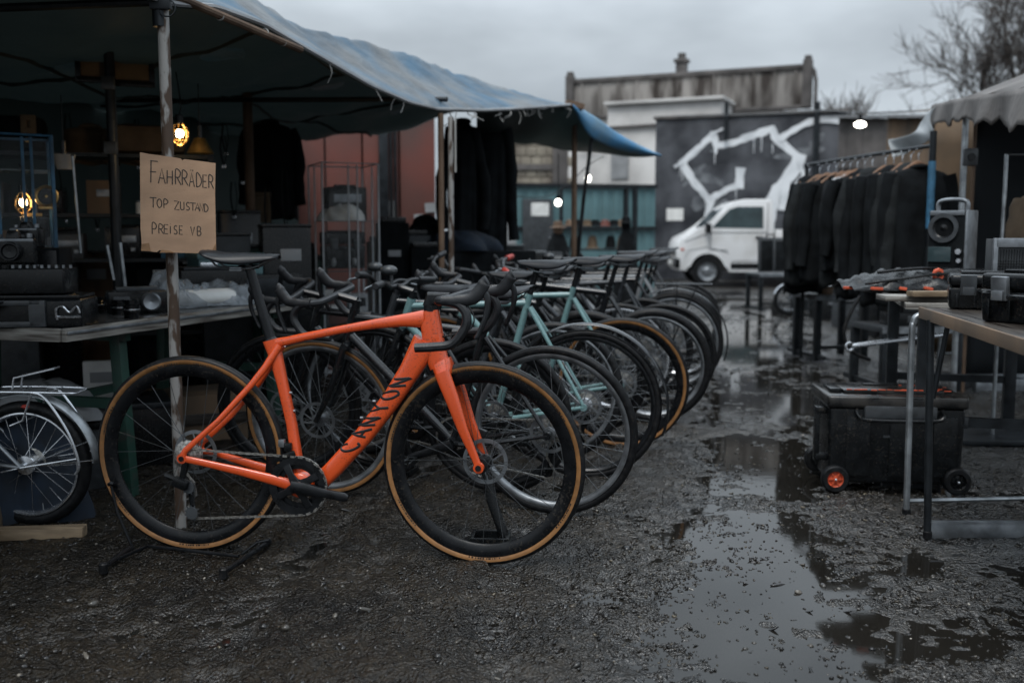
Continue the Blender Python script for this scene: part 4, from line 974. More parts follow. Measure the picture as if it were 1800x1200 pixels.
# ---------------------------------------------------------------- the row parked behind
def row_bike(name, label, rear_pt, heading, lean=0.0, Rr=.342, tr=.017, wb=1.0, paint='blackpaint', tube=1.0, bar='drop', side=None, rim='blackpart', spoke='spoke', dep=.02, sad=(.19, .955), sadtilt=0, bbz=.275, tt=.80,
             post='blackpart', hub='dullalloy', hubr=.02, rotor=1, mud=None, forkm=None, light=None, pedals=True, rack=False, steer=0.0, grip='bartape', stays=True, susp=False, cang=200, bottle=False, front_side=None):
    ro = thing(name, label, 'bicycle', rear_pt, heading, 'bicycles parked side by side behind the orange one', lean)
    Y = (0, 1, 0); bb = (.415, bbz); BB = Vector((.415, 0, bbz))
    A = Vector((0, 0, Rr)); F = Vector((wb, 0, Rr)); hl = Vector((wb - .145, 0, Rr + .335 + (.05 if susp else 0))); ht = hl + Vector((-.045, 0, .135))
    cl = Vector((.262, 0, tt)); k = tube
    xf = Matrix.Translation(hl) @ Matrix.Rotation(steer, 4, (ht - hl).normalized()) @ Matrix.Translation(-hl)
    b = MB()
    b.tube([BB, cl, cl + (cl - BB).normalized() * .03], .0155 * k, 12)
    b.tube([cl - Vector((0, 0, .012)), ht - Vector((.0, 0, .035))], [.0145 * k, .016 * k], 12)
    b.tube([BB, hl + Vector((-.008, 0, .03))], [.019 * k, .0185 * k], 12)
    b.tube([hl, ht], .0205 * max(1, k * .9), 14)
    b.disc(.022, .075, BB, 18)
    for sg in (-1, 1):
        b.tube([BB + Vector((-.02, sg * .03, 0)), BB + Vector((-.1, sg * .05, .005)), A + Vector((.0, sg * .064, 0))], [.012 * k, .011 * k, .009], 8)
        b.tube([cl + Vector((-.008, sg * .014, -.03)), cl.lerp(A, .4) + Vector((0, sg * .045, 0)), A + Vector((.004, sg * .064, .01))], [.0105, .0095, .008], 8)
        b.disc(.016, .010, A + Vector((0, sg * .066, 0)), 12)
    b.build('frame', paint, ro)
    b = MB(xf); fm = forkm or paint
    b.tube([hl + Vector((-.003, -.048, -.02)), hl + Vector((-.003, 0, -.008)), hl + Vector((-.003, .048, -.02))], .018, 10)
    for sg in (-1, 1):
        c0 = hl + Vector((0, sg * .05, -.02)); c1 = F + Vector((0, sg * .056, 0))
        if susp: b.tube([c0 + Vector((0, 0, .03)), c0.lerp(c1, .5)], .0165, 10); b.tube([c0.lerp(c1, .45), c1], .022, 10)
        else: b.tube(spline([c0, c0.lerp(c1, .55) + Vector((-.012, 0, 0)), c1], 5), [.0155] * 4 + [.013] * 4 + [.011] * 3, 10)
    b.build('fork', fm, ro)
    wheel(ro, A, Rr, tr, dep, 'rubber', side, rim, spoke, 28, rotor, -1, hub=hub, hubr=hubr)
    wheel(ro, F, Rr, tr, dep, 'rubber', front_side if front_side else side, rim, spoke, 28, rotor, 0, xf=xf, hub=hub)
    d = (cl - BB).normalized()
    b = MB(); b.tube([cl, cl + d * ((sad[1] - .03 - cl.z) / d.z)], .0135, 10); b.build('seat_post', post, ro)
    saddle(ro, sad[0], sad[1], .262, .068, sadtilt)
    b = MB(xf); cb = ht + Vector((.075, 0, .055))
    b.tube([ht, ht + Vector((-.012, 0, .035))], .017, 10); b.tube([ht + Vector((-.010, 0, .03)), cb], [(.018, .017), (.016, .02)], 10, Y); b.build('stem', 'blackpart', ro)
    if bar == 'drop': drop_bar(ro, (cb.x, cb.z), xf, w=.205)
    else: flat_bar(ro, (cb.x, cb.z), xf, light=light, grip=grip)
    crank(ro, bb, -1, R(cang), cr=.085, pedals=pedals)
    chain(ro, 0, Rr, bb, cr=.085); derailleur(ro, 0, Rr)
    if mud:
        fender(ro, A, Rr + tr * .2, R(40), R(200), mud)
    if rack:
        b = MB(); zt = Rr + .41
        for yy in (-.05, 0, .05): b.tube([(.14, yy, zt), (-.26, yy, zt)], .005, 6)
        for xx in (.12, 0, -.14, -.26): b.tube([(xx, -.05, zt), (xx, .05, zt)], .005, 6)
        for sg in (-1, 1):
            for xx in (-.16, -.02): b.tube([(0, sg * .07, Rr + .02), (xx, sg * .05, zt)], .005, 6)
        b.build('luggage_rack', 'blackpart', ro)
    if bottle:
        b = MB(); b.tube([BB.lerp(hl, .35) + Vector((-.03, 0, .045)), BB.lerp(hl, .62) + Vector((-.03, 0, .045))], [.034, .034], 14); b.build('water_bottle', 'plasticgrey', ro)
    return ro
def rowpt(u, v): return gp(u, v)
HEAD = R(166)
row_bike('parked_bicycle', 'black bicycle with slim dark tyres right behind the orange one', Vector((.165, 3.87, 0)), R(163), R(-6), paint='blackpaint', sad=(.2, .90), tt=.74, dep=.022, rim='dullalloy', cang=160, steer=R(4), bar='drop', front_side='tan', mud=None, hubr=.02)
row_bike('parked_bicycle', 'turquoise bicycle with a dark rear mudguard, nearer of the two turquoise ones', Vector((.335, 4.45, 0)), R(168), R(-2), paint='teal', bar='flat', light=.05, sad=(.185, .985), tt=.81, rim='blackpart', hub='alloy', hubr=.034, forkm='blackpaint', steer=R(-6), mud='blackpaint', cang=30)
row_bike('parked_bicycle', 'turquoise bicycle with brown tyre walls, farther of the two turquoise ones', Vector((.575, 5.12, 0)), R(168), R(-3), paint='teal', side='tan', dep=.035, rim='carbon', sad=(.19, .985), tt=.81, forkm='blackpaint', steer=R(5), cang=140)
row_bike('parked_bicycle', 'black mountain bicycle with fat tyres and red bar plugs in the row', Vector((.83, 5.82, 0)), R(171), R(-5), rim='dullalloy', tr=.026, tube=1.25, susp=True, bar='flat', grip='redpart', forkm='blackpaint', sad=(.19, .985), tt=.78, steer=R(8), cang=70)
row_bike('parked_bicycle', 'grey bicycle with a white top tube shine and drop bars in the row', Vector((1.0, 6.45, 0)), R(163), R(-6), Rr=.335, paint='greypaint', sad=(.18, 1.0), tt=.82, bottle=True, steer=R(-18), cang=110)
row_bike('parked_bicycle', 'black touring bicycle with a long luggage rack over its rear wheel', Vector((1.15, 7.05, 0)), R(170), R(-1), Rr=.35, rim='dullalloy', tr=.022, bar='flat', rack=True, mud='blackpaint', light=-.04, sad=(.19, .98), tt=.8, cang=40)
row_bike('parked_bicycle', 'pale grey bicycle with drop bars near the far end of the row', Vector((1.29, 7.7, 0)), R(162), R(-5), paint='whitebike', sad=(.19, .93), tt=.80, steer=R(20), rim='alloy', cang=10)
row_bike('parked_bicycle', 'black flat-bar bicycle, second from the far end of the row', Vector((1.43, 8.4, 0)), R(168), R(-3), bar='flat', sad=(.19, .97), cang=80)
row_bike('parked_bicycle', 'black bicycle with drop bars at the very end of the row', Vector((1.58, 9.15, 0)), R(165), R(-2), tr=.02, sad=(.19, .98), steer=R(-8), cang=120)

# dark bicycles pushed in between
row_bike('parked_bicycle', 'black drop-bar bicycle wedged between the nearest black and the turquoise one', Vector((-.06, 4.20, 0)), R(161), R(-5), Rr=.338, sad=(.19, .89), tt=.74, steer=R(14), cang=75, spoke='blackspoke', dep=.03, bottle=True)
row_bike('parked_bicycle', 'dark grey flat-bar bicycle wedged between the two turquoise ones', Vector((.20, 4.80, 0)), R(171), R(2), paint='greypaint', bar='flat', light=.06, sad=(.2, .92), tt=.76, steer=R(-14), cang=130, tr=.021, wb=.98, rim='dullalloy')
row_bike('parked_bicycle', 'black fat-tyred bicycle wedged in behind the farther turquoise one', Vector((.42, 5.48, 0)), R(162), R(-6), Rr=.35, tr=.026, tube=1.2, susp=True, bar='flat', sad=(.19, .93), tt=.74, steer=R(18), cang=20, spoke='blackspoke')
row_bike('parked_bicycle', 'dark grey drop-bar bicycle wedged into the middle of the row', Vector((.66, 6.14, 0)), R(172), R(1), paint='greypaint', sad=(.18, .93), tt=.80, steer=R(-20), cang=160, rim='alloy')
row_bike('parked_bicycle', 'black drop-bar bicycle wedged in beside the luggage rack', Vector((.9, 6.76, 0)), R(163), R(-5), sad=(.19, .95), tt=.80, steer=R(16), cang=100)
# the small silver bicycle cut off by the left edge
def silver_bike():
    c = gp(60, 922); ro = thing('folding_bicycle', 'old silver small-wheeled bicycle with chrome mudguard and rack at the left edge', 'bicycle', c, R(176), lean=R(-2))
    # faces left: local x runs to the photo's left, its left side to the camera
    Rr = .242; A = Vector((0, 0, Rr)); Y = (0, 1, 0)
    wheel(ro, A, Rr, .024, .014, 'rubber', None, 'alloy', 'alloy', 28, 0, -1, hub='alloy', hubr=.036, old=True)
    wheel(ro, (.96, 0, Rr), Rr, .024, .014, 'rubber', None, 'alloy', 'alloy', 28, 0, 0, hub='alloy', old=True)
    fender(ro, A, Rr + .006, R(-2 + 180), R(20), 'steel', .030)
    fender(ro, (.96, 0, Rr), Rr + .006, R(180), R(20), 'alloy', .030)
    b = MB(); BB = Vector((.40, 0, .27))
    b.tube([BB, Vector((.30, 0, .56)), Vector((.27, 0, .66))], .0165, 12); b.tube([BB, Vector((.60, 0, .38)), Vector((.78, 0, .55))], .021, 12)
    b.tube([Vector((.80, 0, .50)), Vector((.76, 0, .66))], .02, 12); b.disc(.022, .075, BB, 18)
    for sg in (-1, 1):
        b.tube([BB + Vector((0, sg * .03, 0)), A + Vector((0, sg * .062, 0))], .009, 8); b.tube([Vector((.30, sg * .015, .52)), A + Vector((0, sg * .062, 0))], .008, 8)
    b.build('frame', 'dullalloy', ro)
    b = MB()
    for sg in (-1, 1): b.tube([Vector((.81, sg * .045, .49)), Vector((.96, sg * .05, Rr))], .010, 8)
    b.tube([Vector((.81, -.045, .49)), Vector((.81, .045, .49))], .012, 8); b.build('fork', 'dullalloy', ro)
    b = MB(); zt = .525
    for yy in (-.055, .055): b.tube(spline([(.27, yy, zt - .02), (.1, yy, zt), (-.18, yy, zt), (-.215, yy * .7, zt - .004)], 5), .0048, 8)
    b.tube([(-.215, -.0385, zt - .004), (-.215, .0385, zt - .004)], .0048, 8)
    for xx in (.12, .0, -.12): b.tube([(xx, -.055, zt), (xx, .055, zt)], .004, 6)
    for sg in (-1, 1):
        b.tube(spline([(-.06, sg * .056, zt), (-.11, sg * .058, zt - .02), (-.19, sg * .06, .38), (-.225, sg * .06, .26), (-.21, sg * .06, .22)], 5), .005, 8)
        b.tube([(-.06, sg * .056, zt), (-.02, sg * .06, .42), (.03, sg * .06, .40)], .0042, 8)
        b.tube([(-.225, sg * .06, .28), (.0, sg * .066, Rr), (.25, sg * .066, .18)], .0032, 6)
    # spring clamp sticking up
    b.tube([(.03, -.03, zt + .002), (.02, -.03, zt + .05), (-.13, -.02, zt + .085)], .0042, 6); b.tube([(.03, .03, zt + .002), (.02, .03, zt + .05), (-.13, .02, zt + .085)], .0042, 6); b.tube([(-.13, -.02, zt + .085), (-.13, .02, zt + .085)], .0042, 6)
    b.build('luggage_rack', 'alloy', ro)
    b = MB(); b.ball((-.01, 0, .463), .026, 12, (1.5, 1, .6)); b.build('reflector', 'redpart', ro)
    b = MB(); b.tube([(.27, 0, .64), (.22, 0, .80)], .013, 10); b.build('seat_post', 'alloy', ro)
    saddle(ro, .2, .84, .25, .085)
    crank(ro, (.40, .27), -1, R(230), cr=.075, pedals=True)
    chain(ro, 0, Rr, (.40, .27), cr=.075, der=False)
    b = MB(); b.tube([(.765, 0, .64), (.745, 0, .88)], .014, 10); b.build('stem', 'alloy', ro)
    flat_bar(ro, (.75, .90), w=.28, sweep=.12)
silver_bike()
b = MB(); pw = gp(60, 945); b.box((0, 0, .02), (.36, .06, .04), (0, 0, R(6)), bev=.004); b.box((-.14, -.06, .045), (.07, .08, .05), (0, R(10), R(30)), bev=.008)
tag(b.build('wooden_board', 'palewood', loc=pw), 'pale splintered wooden board lying in the mud under the silver bicycle', 'board')
# ================================================================ THE LEFT STALL
S0 = Vector((-1.243, 3.66, 0)); SE = Vector((.3134, .9496, 0)); SN = Vector((-.9496, .3134, 0))
def st(t, l, z): return S0 + SE*t + SN*l + Vector((0, 0, z))
SRZ = math.atan2(SE.y, SE.x)                                       # local x along the stall, y into it
M['tarptop'] = pm('weathered_blue_tarpaulin', (.026, .095, .165), .45, scale=2.0, c2=(.125, .14, .15), lo=.40, hi=.60, bump=.6, bscale=7, stretch=(1, 1, 1), disp=.05)
dirty(M['tarptop'], (.05, .05, .048), .55, 3.2, .46, .66)
M['tarpblue'] = pm('blue_tarpaulin', (.05, .20, .38), .42, scale=4, c2=(.10, .20, .28), bump=.3, bscale=12, disp=.01)
M['tarpgreen'] = pm('dark_green_sheeting', (.030, .048, .046), .7, scale=1.5, c2=(.016, .028, .028), bump=.4, bscale=6, disp=.02)
translucent(M['tarptop'], (.20, .235, .24), .20); translucent(M['tarpgreen'], (.17, .215, .21), .26)
M['tarpdarkseam'] = pm('dark_seam_tape', (.012, .017, .017), .7, var=.3)  # dark tone painted in for the fold shading under the roof
M['framegrey'] = pm('light_grey_frame', (.34, .36, .38), .42, var=.15, scale=6)
M['rope'] = pm('pale_frayed_rope', (.26, .26, .25), .8, var=.2)
def hemcurve(px, l):
    P = S0 + SN*l; out = []
    for u, v in px:
        q = onplane(u, v, P, SN); out.append(((q - S0).dot(SE), q.z))
    return zip(*out)
ht_, hz_ = hemcurve([(300, 6), (380, 12), (467, 44), (560, 98), (650, 150), (720, 180), (770, 192), (850, 194), (930, 190), (1002, 184)], 0)
rt_, rz_ = hemcurve([(455, 0), (520, 36), (580, 60), (640, 68), (720, 98), (840, 140), (920, 164), (1000, 181)], .55)
def tarpaulin():
    root = thing('tarpaulin', 'long weathered blue tarpaulin roof sagging over the left stall, dark green underneath', 'tarpaulin', S0)
    TE = ht_[-1]
    def cross(t, f):
        hz = float(np.interp(t, ht_, hz_)); rz = float(np.interp(t, rt_, rz_)) if t > rt_[0] else rz_[0] + .02
        rz = max(rz, hz + .004)
        # hem -> ridge -> back edge
        if f < .4:
            k = f/.4; l = .55*k; z = hz + (rz - hz)*(k**.8) - .05*math.sin(math.pi*k)*min(1, (rz - hz)*3)
        else:
            k = (f - .4)/.6; l = .55 + 2.6*k; zb = 2.12 + .04*math.sin(t*2.1)
            z = rz + (zb - rz)*k - .12*math.sin(math.pi*k)
        wr = .009*math.sin(t*5.3 + l*4) + .006*math.sin(t*11 - l*7) + .012*math.sin(l*13 + t*2)*min(1, l)
        z += (wr + .005*math.sin(t*23 + l*17) + .003*math.sin(t*31 - l*19))*min(1, f*5)
        return l, z
    def fn(u, v):
        t = -2.6 + (TE + 2.6)*u; l, z = cross(t, v); return SE*t + SN*l + Vector((0, 0, z))
    o = MB().grid(fn, 150, 44).build('sheet', 'tarptop', root, solid=0, angle=80)
    def fu(u, v):
        t = 8.5*u; return fn(u, v) - Vector((0, 0, .014 + min(1, v*3)*(.022 + .022*math.sin(t*4.1 + v*7) + .016*math.sin(t*8.3 - v*19) + .010*math.sin(v*40 + t*3)))) + SN*(.012 if v < .4 else 0)
    MB().grid(fu, 150, 44).build('lining', 'tarpgreen', o, angle=80)
    for t in (-.9, .45, 1.75, 3.1, 4.4):  # dark seam-like ridges added, standing in for fold shading on the flat lining
        b = MB(); uu = (t + 2.6)/(TE + 2.6); b.tube([fu(uu + .02*v*v, .06 + .92*v) - Vector((0, 0, .004)) for v in [i/30 for i in range(31)]], (.010, .016), 6, ref=(0, 0, 1)); b.build('seam', 'tarpdarkseam', o)
    for f in (.42, .74):  # the same added dark ridges lengthwise, again for fold shading
        b = MB(); b.tube([fu(i/80, f + .02*math.sin(i*.3)) - Vector((0, 0, .004)) for i in range(81)], (.009, .014), 6, ref=(0, 0, 1)); b.build('seam', 'tarpdarkseam', o)
    b = MB(); pts = [fn(i/150, 0) for i in range(151)]; b.tube(pts, .011, 6); b.build('hem', 'greysheet', o)
    b = MB(); rng = random.Random(5)
    for k in range(26):                                            # frayed threads hanging from the hem
        t = rng.choice([rng.uniform(2.6, 5.2), rng.uniform(3.6, 4.7), rng.uniform(1.2, TE)]); l, z = cross(t, 0); p = SE*t + Vector((0, 0, z - .008)); n = rng.uniform(.03, .11)
        b.tube(spline([p, p + Vector((rng.gauss(0, .012), rng.gauss(0, .012), -n*.5)), p + Vector((rng.gauss(0, .03), rng.gauss(0, .02), -n))], 3), .0035, 4)
    b.build('frayed_cord', 'rope', root)
    b = MB()
    for t in (.34, .66, .80):
        l, z = cross(t, 0); p = SE*t + Vector((0, 0, z - .02)); b.ring(.022, .0045, (0, 0, 0), 20, 6) if False else b.tube([p + Vector((.014*math.cos(a), 0, .014*math.sin(a) - .012)) for a in [2*math.pi*i/14 for i in range(14)]], .004, 5, closed=True)
    b.build('eyelet_ring', 'rope', root)
    # back wall sheet and far end sheet
    bw = thing('back_sheet', 'dark green sheet closing the back of the left stall', 'sheet', S0)
    def fb(u, v):
        t = -2.6 + 8.9*u; z = 2.2*v; return SE*t + SN*(3.12 + .05*math.sin(t*4) + .03*math.sin(t*9 + z)) + Vector((0, 0, z))
    MB().grid(fb, 80, 14).build('sheet', 'tarpgreen', bw, solid=.01, angle=80)
tarpaulin()
def flap():
    root = thing('awning_flap', 'grey awning sheet with a blue turned-up edge reaching past the stall corner pole', 'tarpaulin', at(1003, 186, 9.1))
    o = at(1003, 186, 9.1)
    A = [at(838, 194, 7.4), at(890, 193, 7.9), at(950, 190, 8.5), at(1003, 186, 9.1), at(1012, 191, 9.15)]
    B = [at(838, 238, 10.2), at(900, 248, 10.3), at(960, 257, 10.4), at(1060, 271, 10.5), at(1158, 275, 10.4)]
    Ac, Bc = spline(A, 6), spline(B, 6)
    def f(u, v):
        i = u*(len(Ac)-1); k = min(int(i), len(Ac)-2); a = Ac[k].lerp(Ac[k+1], i-k); b_ = Bc[k].lerp(Bc[k+1], i-k)
        p = a.lerp(b_, v); p.z -= .10*math.sin(math.pi*v)*(1 - .3*u) - .012*math.sin(u*21 + v*5); return p - o
    MB().grid(f, 30, 16).build('sheet', 'tarpgreen', root, solid=.008, angle=80)
    U = spline([at(1006, 184, 9.0), at(1045, 205, 9.3), at(1085, 234, 9.7), at(1125, 256, 10.0), at(1160, 272, 10.25)], 6)
    D = spline([at(1008, 190, 9.0), at(1034, 236, 9.2), at(1062, 254, 9.55), at(1105, 268, 9.95), at(1162, 275, 10.25)], 6)
    def g(u, v):
        i = u*(len(U)-1); k = min(int(i), len(U)-2); a = U[k].lerp(U[k+1], i-k); b_ = D[k].lerp(D[k+1], i-k); p = a.lerp(b_, v); p.y -= .05*math.sin(math.pi*v); return p - o
    MB().grid(g, 26, 8).build('turned_edge', 'tarpblue', root, solid=.008, angle=80)
    b = MB(); b.box(at(1010, 185, 9.05) - o, (.16, .08, .05), (0, R(12), .3)); b.build('corner_clip', 'rustbrown', root)
flap()
def pole(name, label, p, h, r, mat, top=None, group=None):
    root = thing(name, label, 'pole', p, group=group); b = MB()
    tp = (top[0] - p[0], top[1] - p[1], h) if top else (0, 0, h)
    b.tube([(0, 0, -.02), (tp[0]*.5, tp[1]*.5, h*.5), tp], [r, r, r*.98], 14); b.build('shaft', mat, root); return root
p1 = pole('stall_pole', 'rusty white-painted steel pole carrying the cardboard price sign', tuple(gp(319, 930)), 1.97, .021, 'rust')
b = MB(); b.tube([(-.01, 0, 1.84), (-.01, 0, 1.985)], .027, 14); b.box((0, -.02, 1.93), (.075, .03, .07), bev=.006); b.build('clamp', 'darksteel', p1)
b = MB(); b.ring(.030, .003, (.025, -.03, 1.90), 18, 6); b.build('wire_loop', 'darksteel', p1)
q = at(776, 400, 6.1); p2 = pole('stall_pole', 'pair of thin rusty poles strapped together in the middle of the stall front', (q.x, q.y, 0), 1.83, .018, 'rustbrown')
b = MB(); b.tube([(.055, .02, 0), (.06, .02, 1.81)], .017, 12); b.build('second_shaft', 'rust', p2)
b = MB(); b.tube([(.088, .0, 1.48), (.088, 0, 1.80)], .006, 8); b.build('strap', 'rope', p2)
q = at(1009, 400, 9.4); p3 = pole('stall_pole', 'thin brown pole under the blue corner of the awning', (q.x, q.y, 0), 2.24, .026, 'rustbrown')
b = MB(); b.tube([(.01, 0, .6), (.09, 0, 1.45), (.16, 0, 2.0)], .018, 8); b.build('brace', 'darksteel', p3)
q = at(441, 400, 7.2); pole('stall_pole', 'brown rusty pole beside the old poster at the back of the stall', (q.x, q.y, 0), 2.2, .035, 'rustbrown')
q = at(204, 400, 5.6); bp_ = pole('stall_pole', 'dark square pole with pale clamps behind the cardboard sign', (q.x, q.y, 0), 2.1, .028, 'darksteel')
for z in (1.93, 1.58): b = MB(); b.box((0, -.03, z), (.07, .03, .07), bev=.006); b.build('clamp', 'plasticgrey', bp_)
# rail along the roof edge
root = thing('roof_rail', 'rusty horizontal rail along the front edge of the tarpaulin', 'rail', S0)
b = MB(); b.tube([SE*-2.6 + Vector((0, 0, 1.965)), Vector((0, 0, 1.965)), SE*.5 + Vector((0, 0, 1.945)), SE*.95 + Vector((0, 0, 1.925))], .017, 10); b.build('pipe', 'rustbrown', root)
for t in (-1.6, 0, 2.7):
    b = MB(); b.tube([SE*t + Vector((0, 0, 1.93)), SE*t + SN*3.1 + Vector((0, 0, 2.05))], .016, 8); b.build('cross_pipe', 'darksteel', root)

# ---------------------------------------------------------------- cardboard price sign
def sign():
    c = at(313, 355, 3.60); root = thing('cardboard_sign', 'brown cardboard sign with handwritten prices notice taped to the rusty pole', 'sign', c, R(18))
    ex = Vector((math.cos(R(18)), math.sin(R(18)), 0)); n = Vector((-ex.y, ex.x, 0))
    def sp(u, v):
        q = onplane(u, v, c, n) - c; return (q.dot(ex), q.z)
    out = [(246, 268), (262, 271), (300, 276), (318, 279), (320, 282), (324, 280), (379, 287), (378, 340), (380, 440), (374, 443), (370, 444), (345, 445), (300, 444), (292, 440), (280, 440), (276, 443), (250, 441), (247, 400)]
    P = [sp(*q) for q in out]
    b = MB(); b.prism(P, lambda a, z, h: (a, h, z), -.004, .004); bd = b.build('board', 'cardboard', root, flat=True)
    b = MB()
    for tri in ([(248, 441), (249, 429), (262, 427), (265, 441)], [(371, 443), (379, 428), (380, 441)]): b.prism([sp(*q) for q in tri], lambda a, z, h: (a, h, z), -.0075, -.0045)
    b.prism([sp(*q) for q in [(280, 444), (285, 439), (300, 441), (306, 444)]], lambda a, z, h: (a, h, z), -.006, -.0045); b.build('torn_corner', 'cardedge', bd, flat=True)
    b = MB(); rng = random.Random(9)
    # each letter: character, photo x of its left foot, y of its foot, cell width, cell height
    S = 150/947.; T = lambda X, Y: (240 + X*S, 260 + Y*S)
    rows = [('F', 160, 385, 95, 240), ('A', 243, 392, 84, 165), ('H', 340, 400, 78, 150), ('R', 432, 408, 78, 165), ('R', 508, 412, 76, 158), ('Ä', 585, 428, 62, 150), ('D', 668, 434, 70, 150), ('E', 735, 440, 62, 140), ('R', 803, 448, 62, 142),
            ('T', 155, 660, 75, 110), ('O', 228, 664, 66, 100), ('P', 305, 668, 58, 98), ('Z', 420, 682, 68, 92), ('U', 488, 686, 56, 88), ('S', 552, 690, 52, 85), ('T', 600, 694, 62, 84), ('A', 650, 698, 56, 85), ('N', 703, 704, 50, 88), ('D', 755, 710, 52, 85),
            ('P', 175, 955, 62, 122), ('R', 248, 950, 66, 105), ('E', 308, 950, 60, 100), ('i', 372, 950, 40, 112), ('S', 415, 955, 52, 95), ('E', 475, 957, 50, 95), ('V', 600, 968, 62, 95), ('B', 675, 972, 58, 98)]
    for ri, (chx, X, Y, w, h) in enumerate(rows):
        if ri in (9, 12, 19, 25): b.build('handwriting', 'ink', bd); b = MB()
        strokes = list(GL['A' if chx == 'Ä' else chx])
        if chx == 'Ä': strokes += [[(.25, 1.18), (.27, 1.24)], [(.62, 1.16), (.64, 1.22)]]
        for s_ in strokes:
            pts = []
            for a, u in s_:
                a += rng.gauss(0, .012); u += rng.gauss(0, .012)
                q = sp(*T(X + a*w, Y + a*w*.09 - u*h)); pts.append(Vector((q[0], -.0042, q[1])))
            if len(pts) > 3 and chx in 'OSDPRBU': pts = spline(pts, 4)
            b.tube(pts, (.0019 if h > 120 else .0017, .0006), 6, ref=(0, 1, 0))
    b.build('handwriting', 'ink', bd)
    b = MB(); b.box((.0, .022, .02), (.10, .036, .03)); b.build('tape', 'plasticgrey', bd)
sign()

# ---------------------------------------------------------------- the long table
TZ = .75
ta = gp(112, 580, TZ); tb_ = gp(556, 524, TZ); tdir = (tb_ - ta); tlen = tdir.length; tdir.normalize(); TRZ = math.atan2(tdir.y, tdir.x)
def tl(x, y, z=TZ): return ta + tdir*x + Vector((-tdir.y, tdir.x, 0))*y + Vector((0, 0, z - TZ))
def trestle():
    root = thing('trestle_table', 'long trestle table with a worn grey edge and green steel legs in the left stall', 'table', (ta.x, ta.y, 0), TRZ)
    b = MB(); b.box((tlen/2, .42, TZ - .012), (tlen, .82, .024), bev=.003); tp = b.build('tabletop', 'tabletop', root)
    b = MB(); b.box((tlen/2, -.004, TZ - .020), (tlen + .012, .022, .05), bev=.004); b.box((-.004, .42, TZ - .02), (.02, .82, .05), bev=.004); b.build('edge_strip', 'edgewood', tp)
    b = MB(); b.box((tlen/2, -.017, TZ - .012), (tlen, .006, .012), bev=.002); b.build('edge_moulding', 'dullalloy', tp)
    for x in (.42, 1.62):
        for y in (.08, .76):
            b = MB(); b.box((x, y, .35), (.05, .05, .72), (R(-3 if y < .4 else 3), 0, 0), bev=.004); b.build('leg', 'greensteel', root)
        b = MB(); b.box((x, .42, .40), (.04, .68, .04)); b.box((x, .42, .69), (.045, .74, .05)); b.build('crossbar', 'greensteel', root)
    b = MB(); b.box((1.02, .42, .40), (1.24, .035, .035)); b.build('stretcher', 'greensteel', root)
trestle()
def box_thing(name, label, cat, p, size, mat, rz=0, parts=(), bev=.006):
    root = thing(name, label, cat, p, rz); b = MB(); b.box((0, 0, size[2]/2), size, bev=bev); bd = b.build('body', mat, root)
    for nm, c, s_, m_ in parts:
        b = MB(); b.box(c, s_, bev=min(s_)*.2); b.build(nm, m_, bd)
    return root
def hard_case(name, label, p, size, rz, mat='plasticblack', latch='plasticgrey', lid=.35, handle=True):
    w, d, h = size; root = thing(name, label, 'hard case', p, rz)
    b = MB(); b.box((0, 0, h*(1-lid)/2), (w*.97, d*.97, h*(1-lid)), bev=.014, top=(1.03, 1.03), seg=3)
    for k in range(5): b.box((-w*.4 + k*w*.2, -d/2 - .003, h*.28), (.012, .012, h*.42), bev=.003)
    b.build('body', mat, root)
    b = MB(); b.box((0, 0, h*(1-lid/2) + .004), (w, d, h*lid), bev=.016, seg=3); b.box((0, 0, h + .008), (w*.72, d*.66, .014), bev=.005); ld = b.build('lid', mat, root)
    for x in (-w*.28, w*.28):
        b = MB(); b.box((x, -d/2 - .010, h*(1-lid) + .01), (.055, .02, .075), (R(6), 0, 0), bev=.005); b.box((x, -d/2 - .022, h*(1-lid) - .012), (.04, .012, .03), bev=.003); b.build('latch', latch, ld)
    if handle:
        b = MB(); b.tube(spline([(-w*.14, -d/2 - .004, h*.55), (-w*.13, -d/2 - .04, h*.56), (w*.13, -d/2 - .04, h*.56), (w*.14, -d/2 - .004, h*.55)], 4), .009, 8); b.build('handle', mat, root)
    return root
def camera_thing(label, p, rz, s=1.0, lens=True):
    root = thing('photo_camera', label, 'camera', p, rz); b = MB()
    b.box((0, 0, .045*s), (.14*s, .055*s, .09*s), bev=.008*s, seg=3); b.box((0, 0, .10*s), (.05*s, .05*s, .035*s), bev=.006*s, top=(.7, .8)); bd = b.build('body', 'plasticblack', root)
    b = MB(); b.box((0, 0, .083*s), (.135*s, .056*s, .012*s), bev=.003*s); b.disc(.011*s, .016*s, (.05*s, 0, .10*s), 12, 'z'); b.disc(.013*s, .012*s, (-.05*s, 0, .098*s), 12, 'z'); b.build('top_plate', 'dullalloy', bd)
    b = MB(); b.lathe([(.0001, -.028*s), (.034*s, -.028*s), (.034*s, -.07*s), (.031*s, -.085*s), (.027*s, -.085*s), (.022*s, -.076*s), (.0001, -.074*s)], (0, 0, .045*s), 24); b.build('lens', 'blackpart', root)
    return root
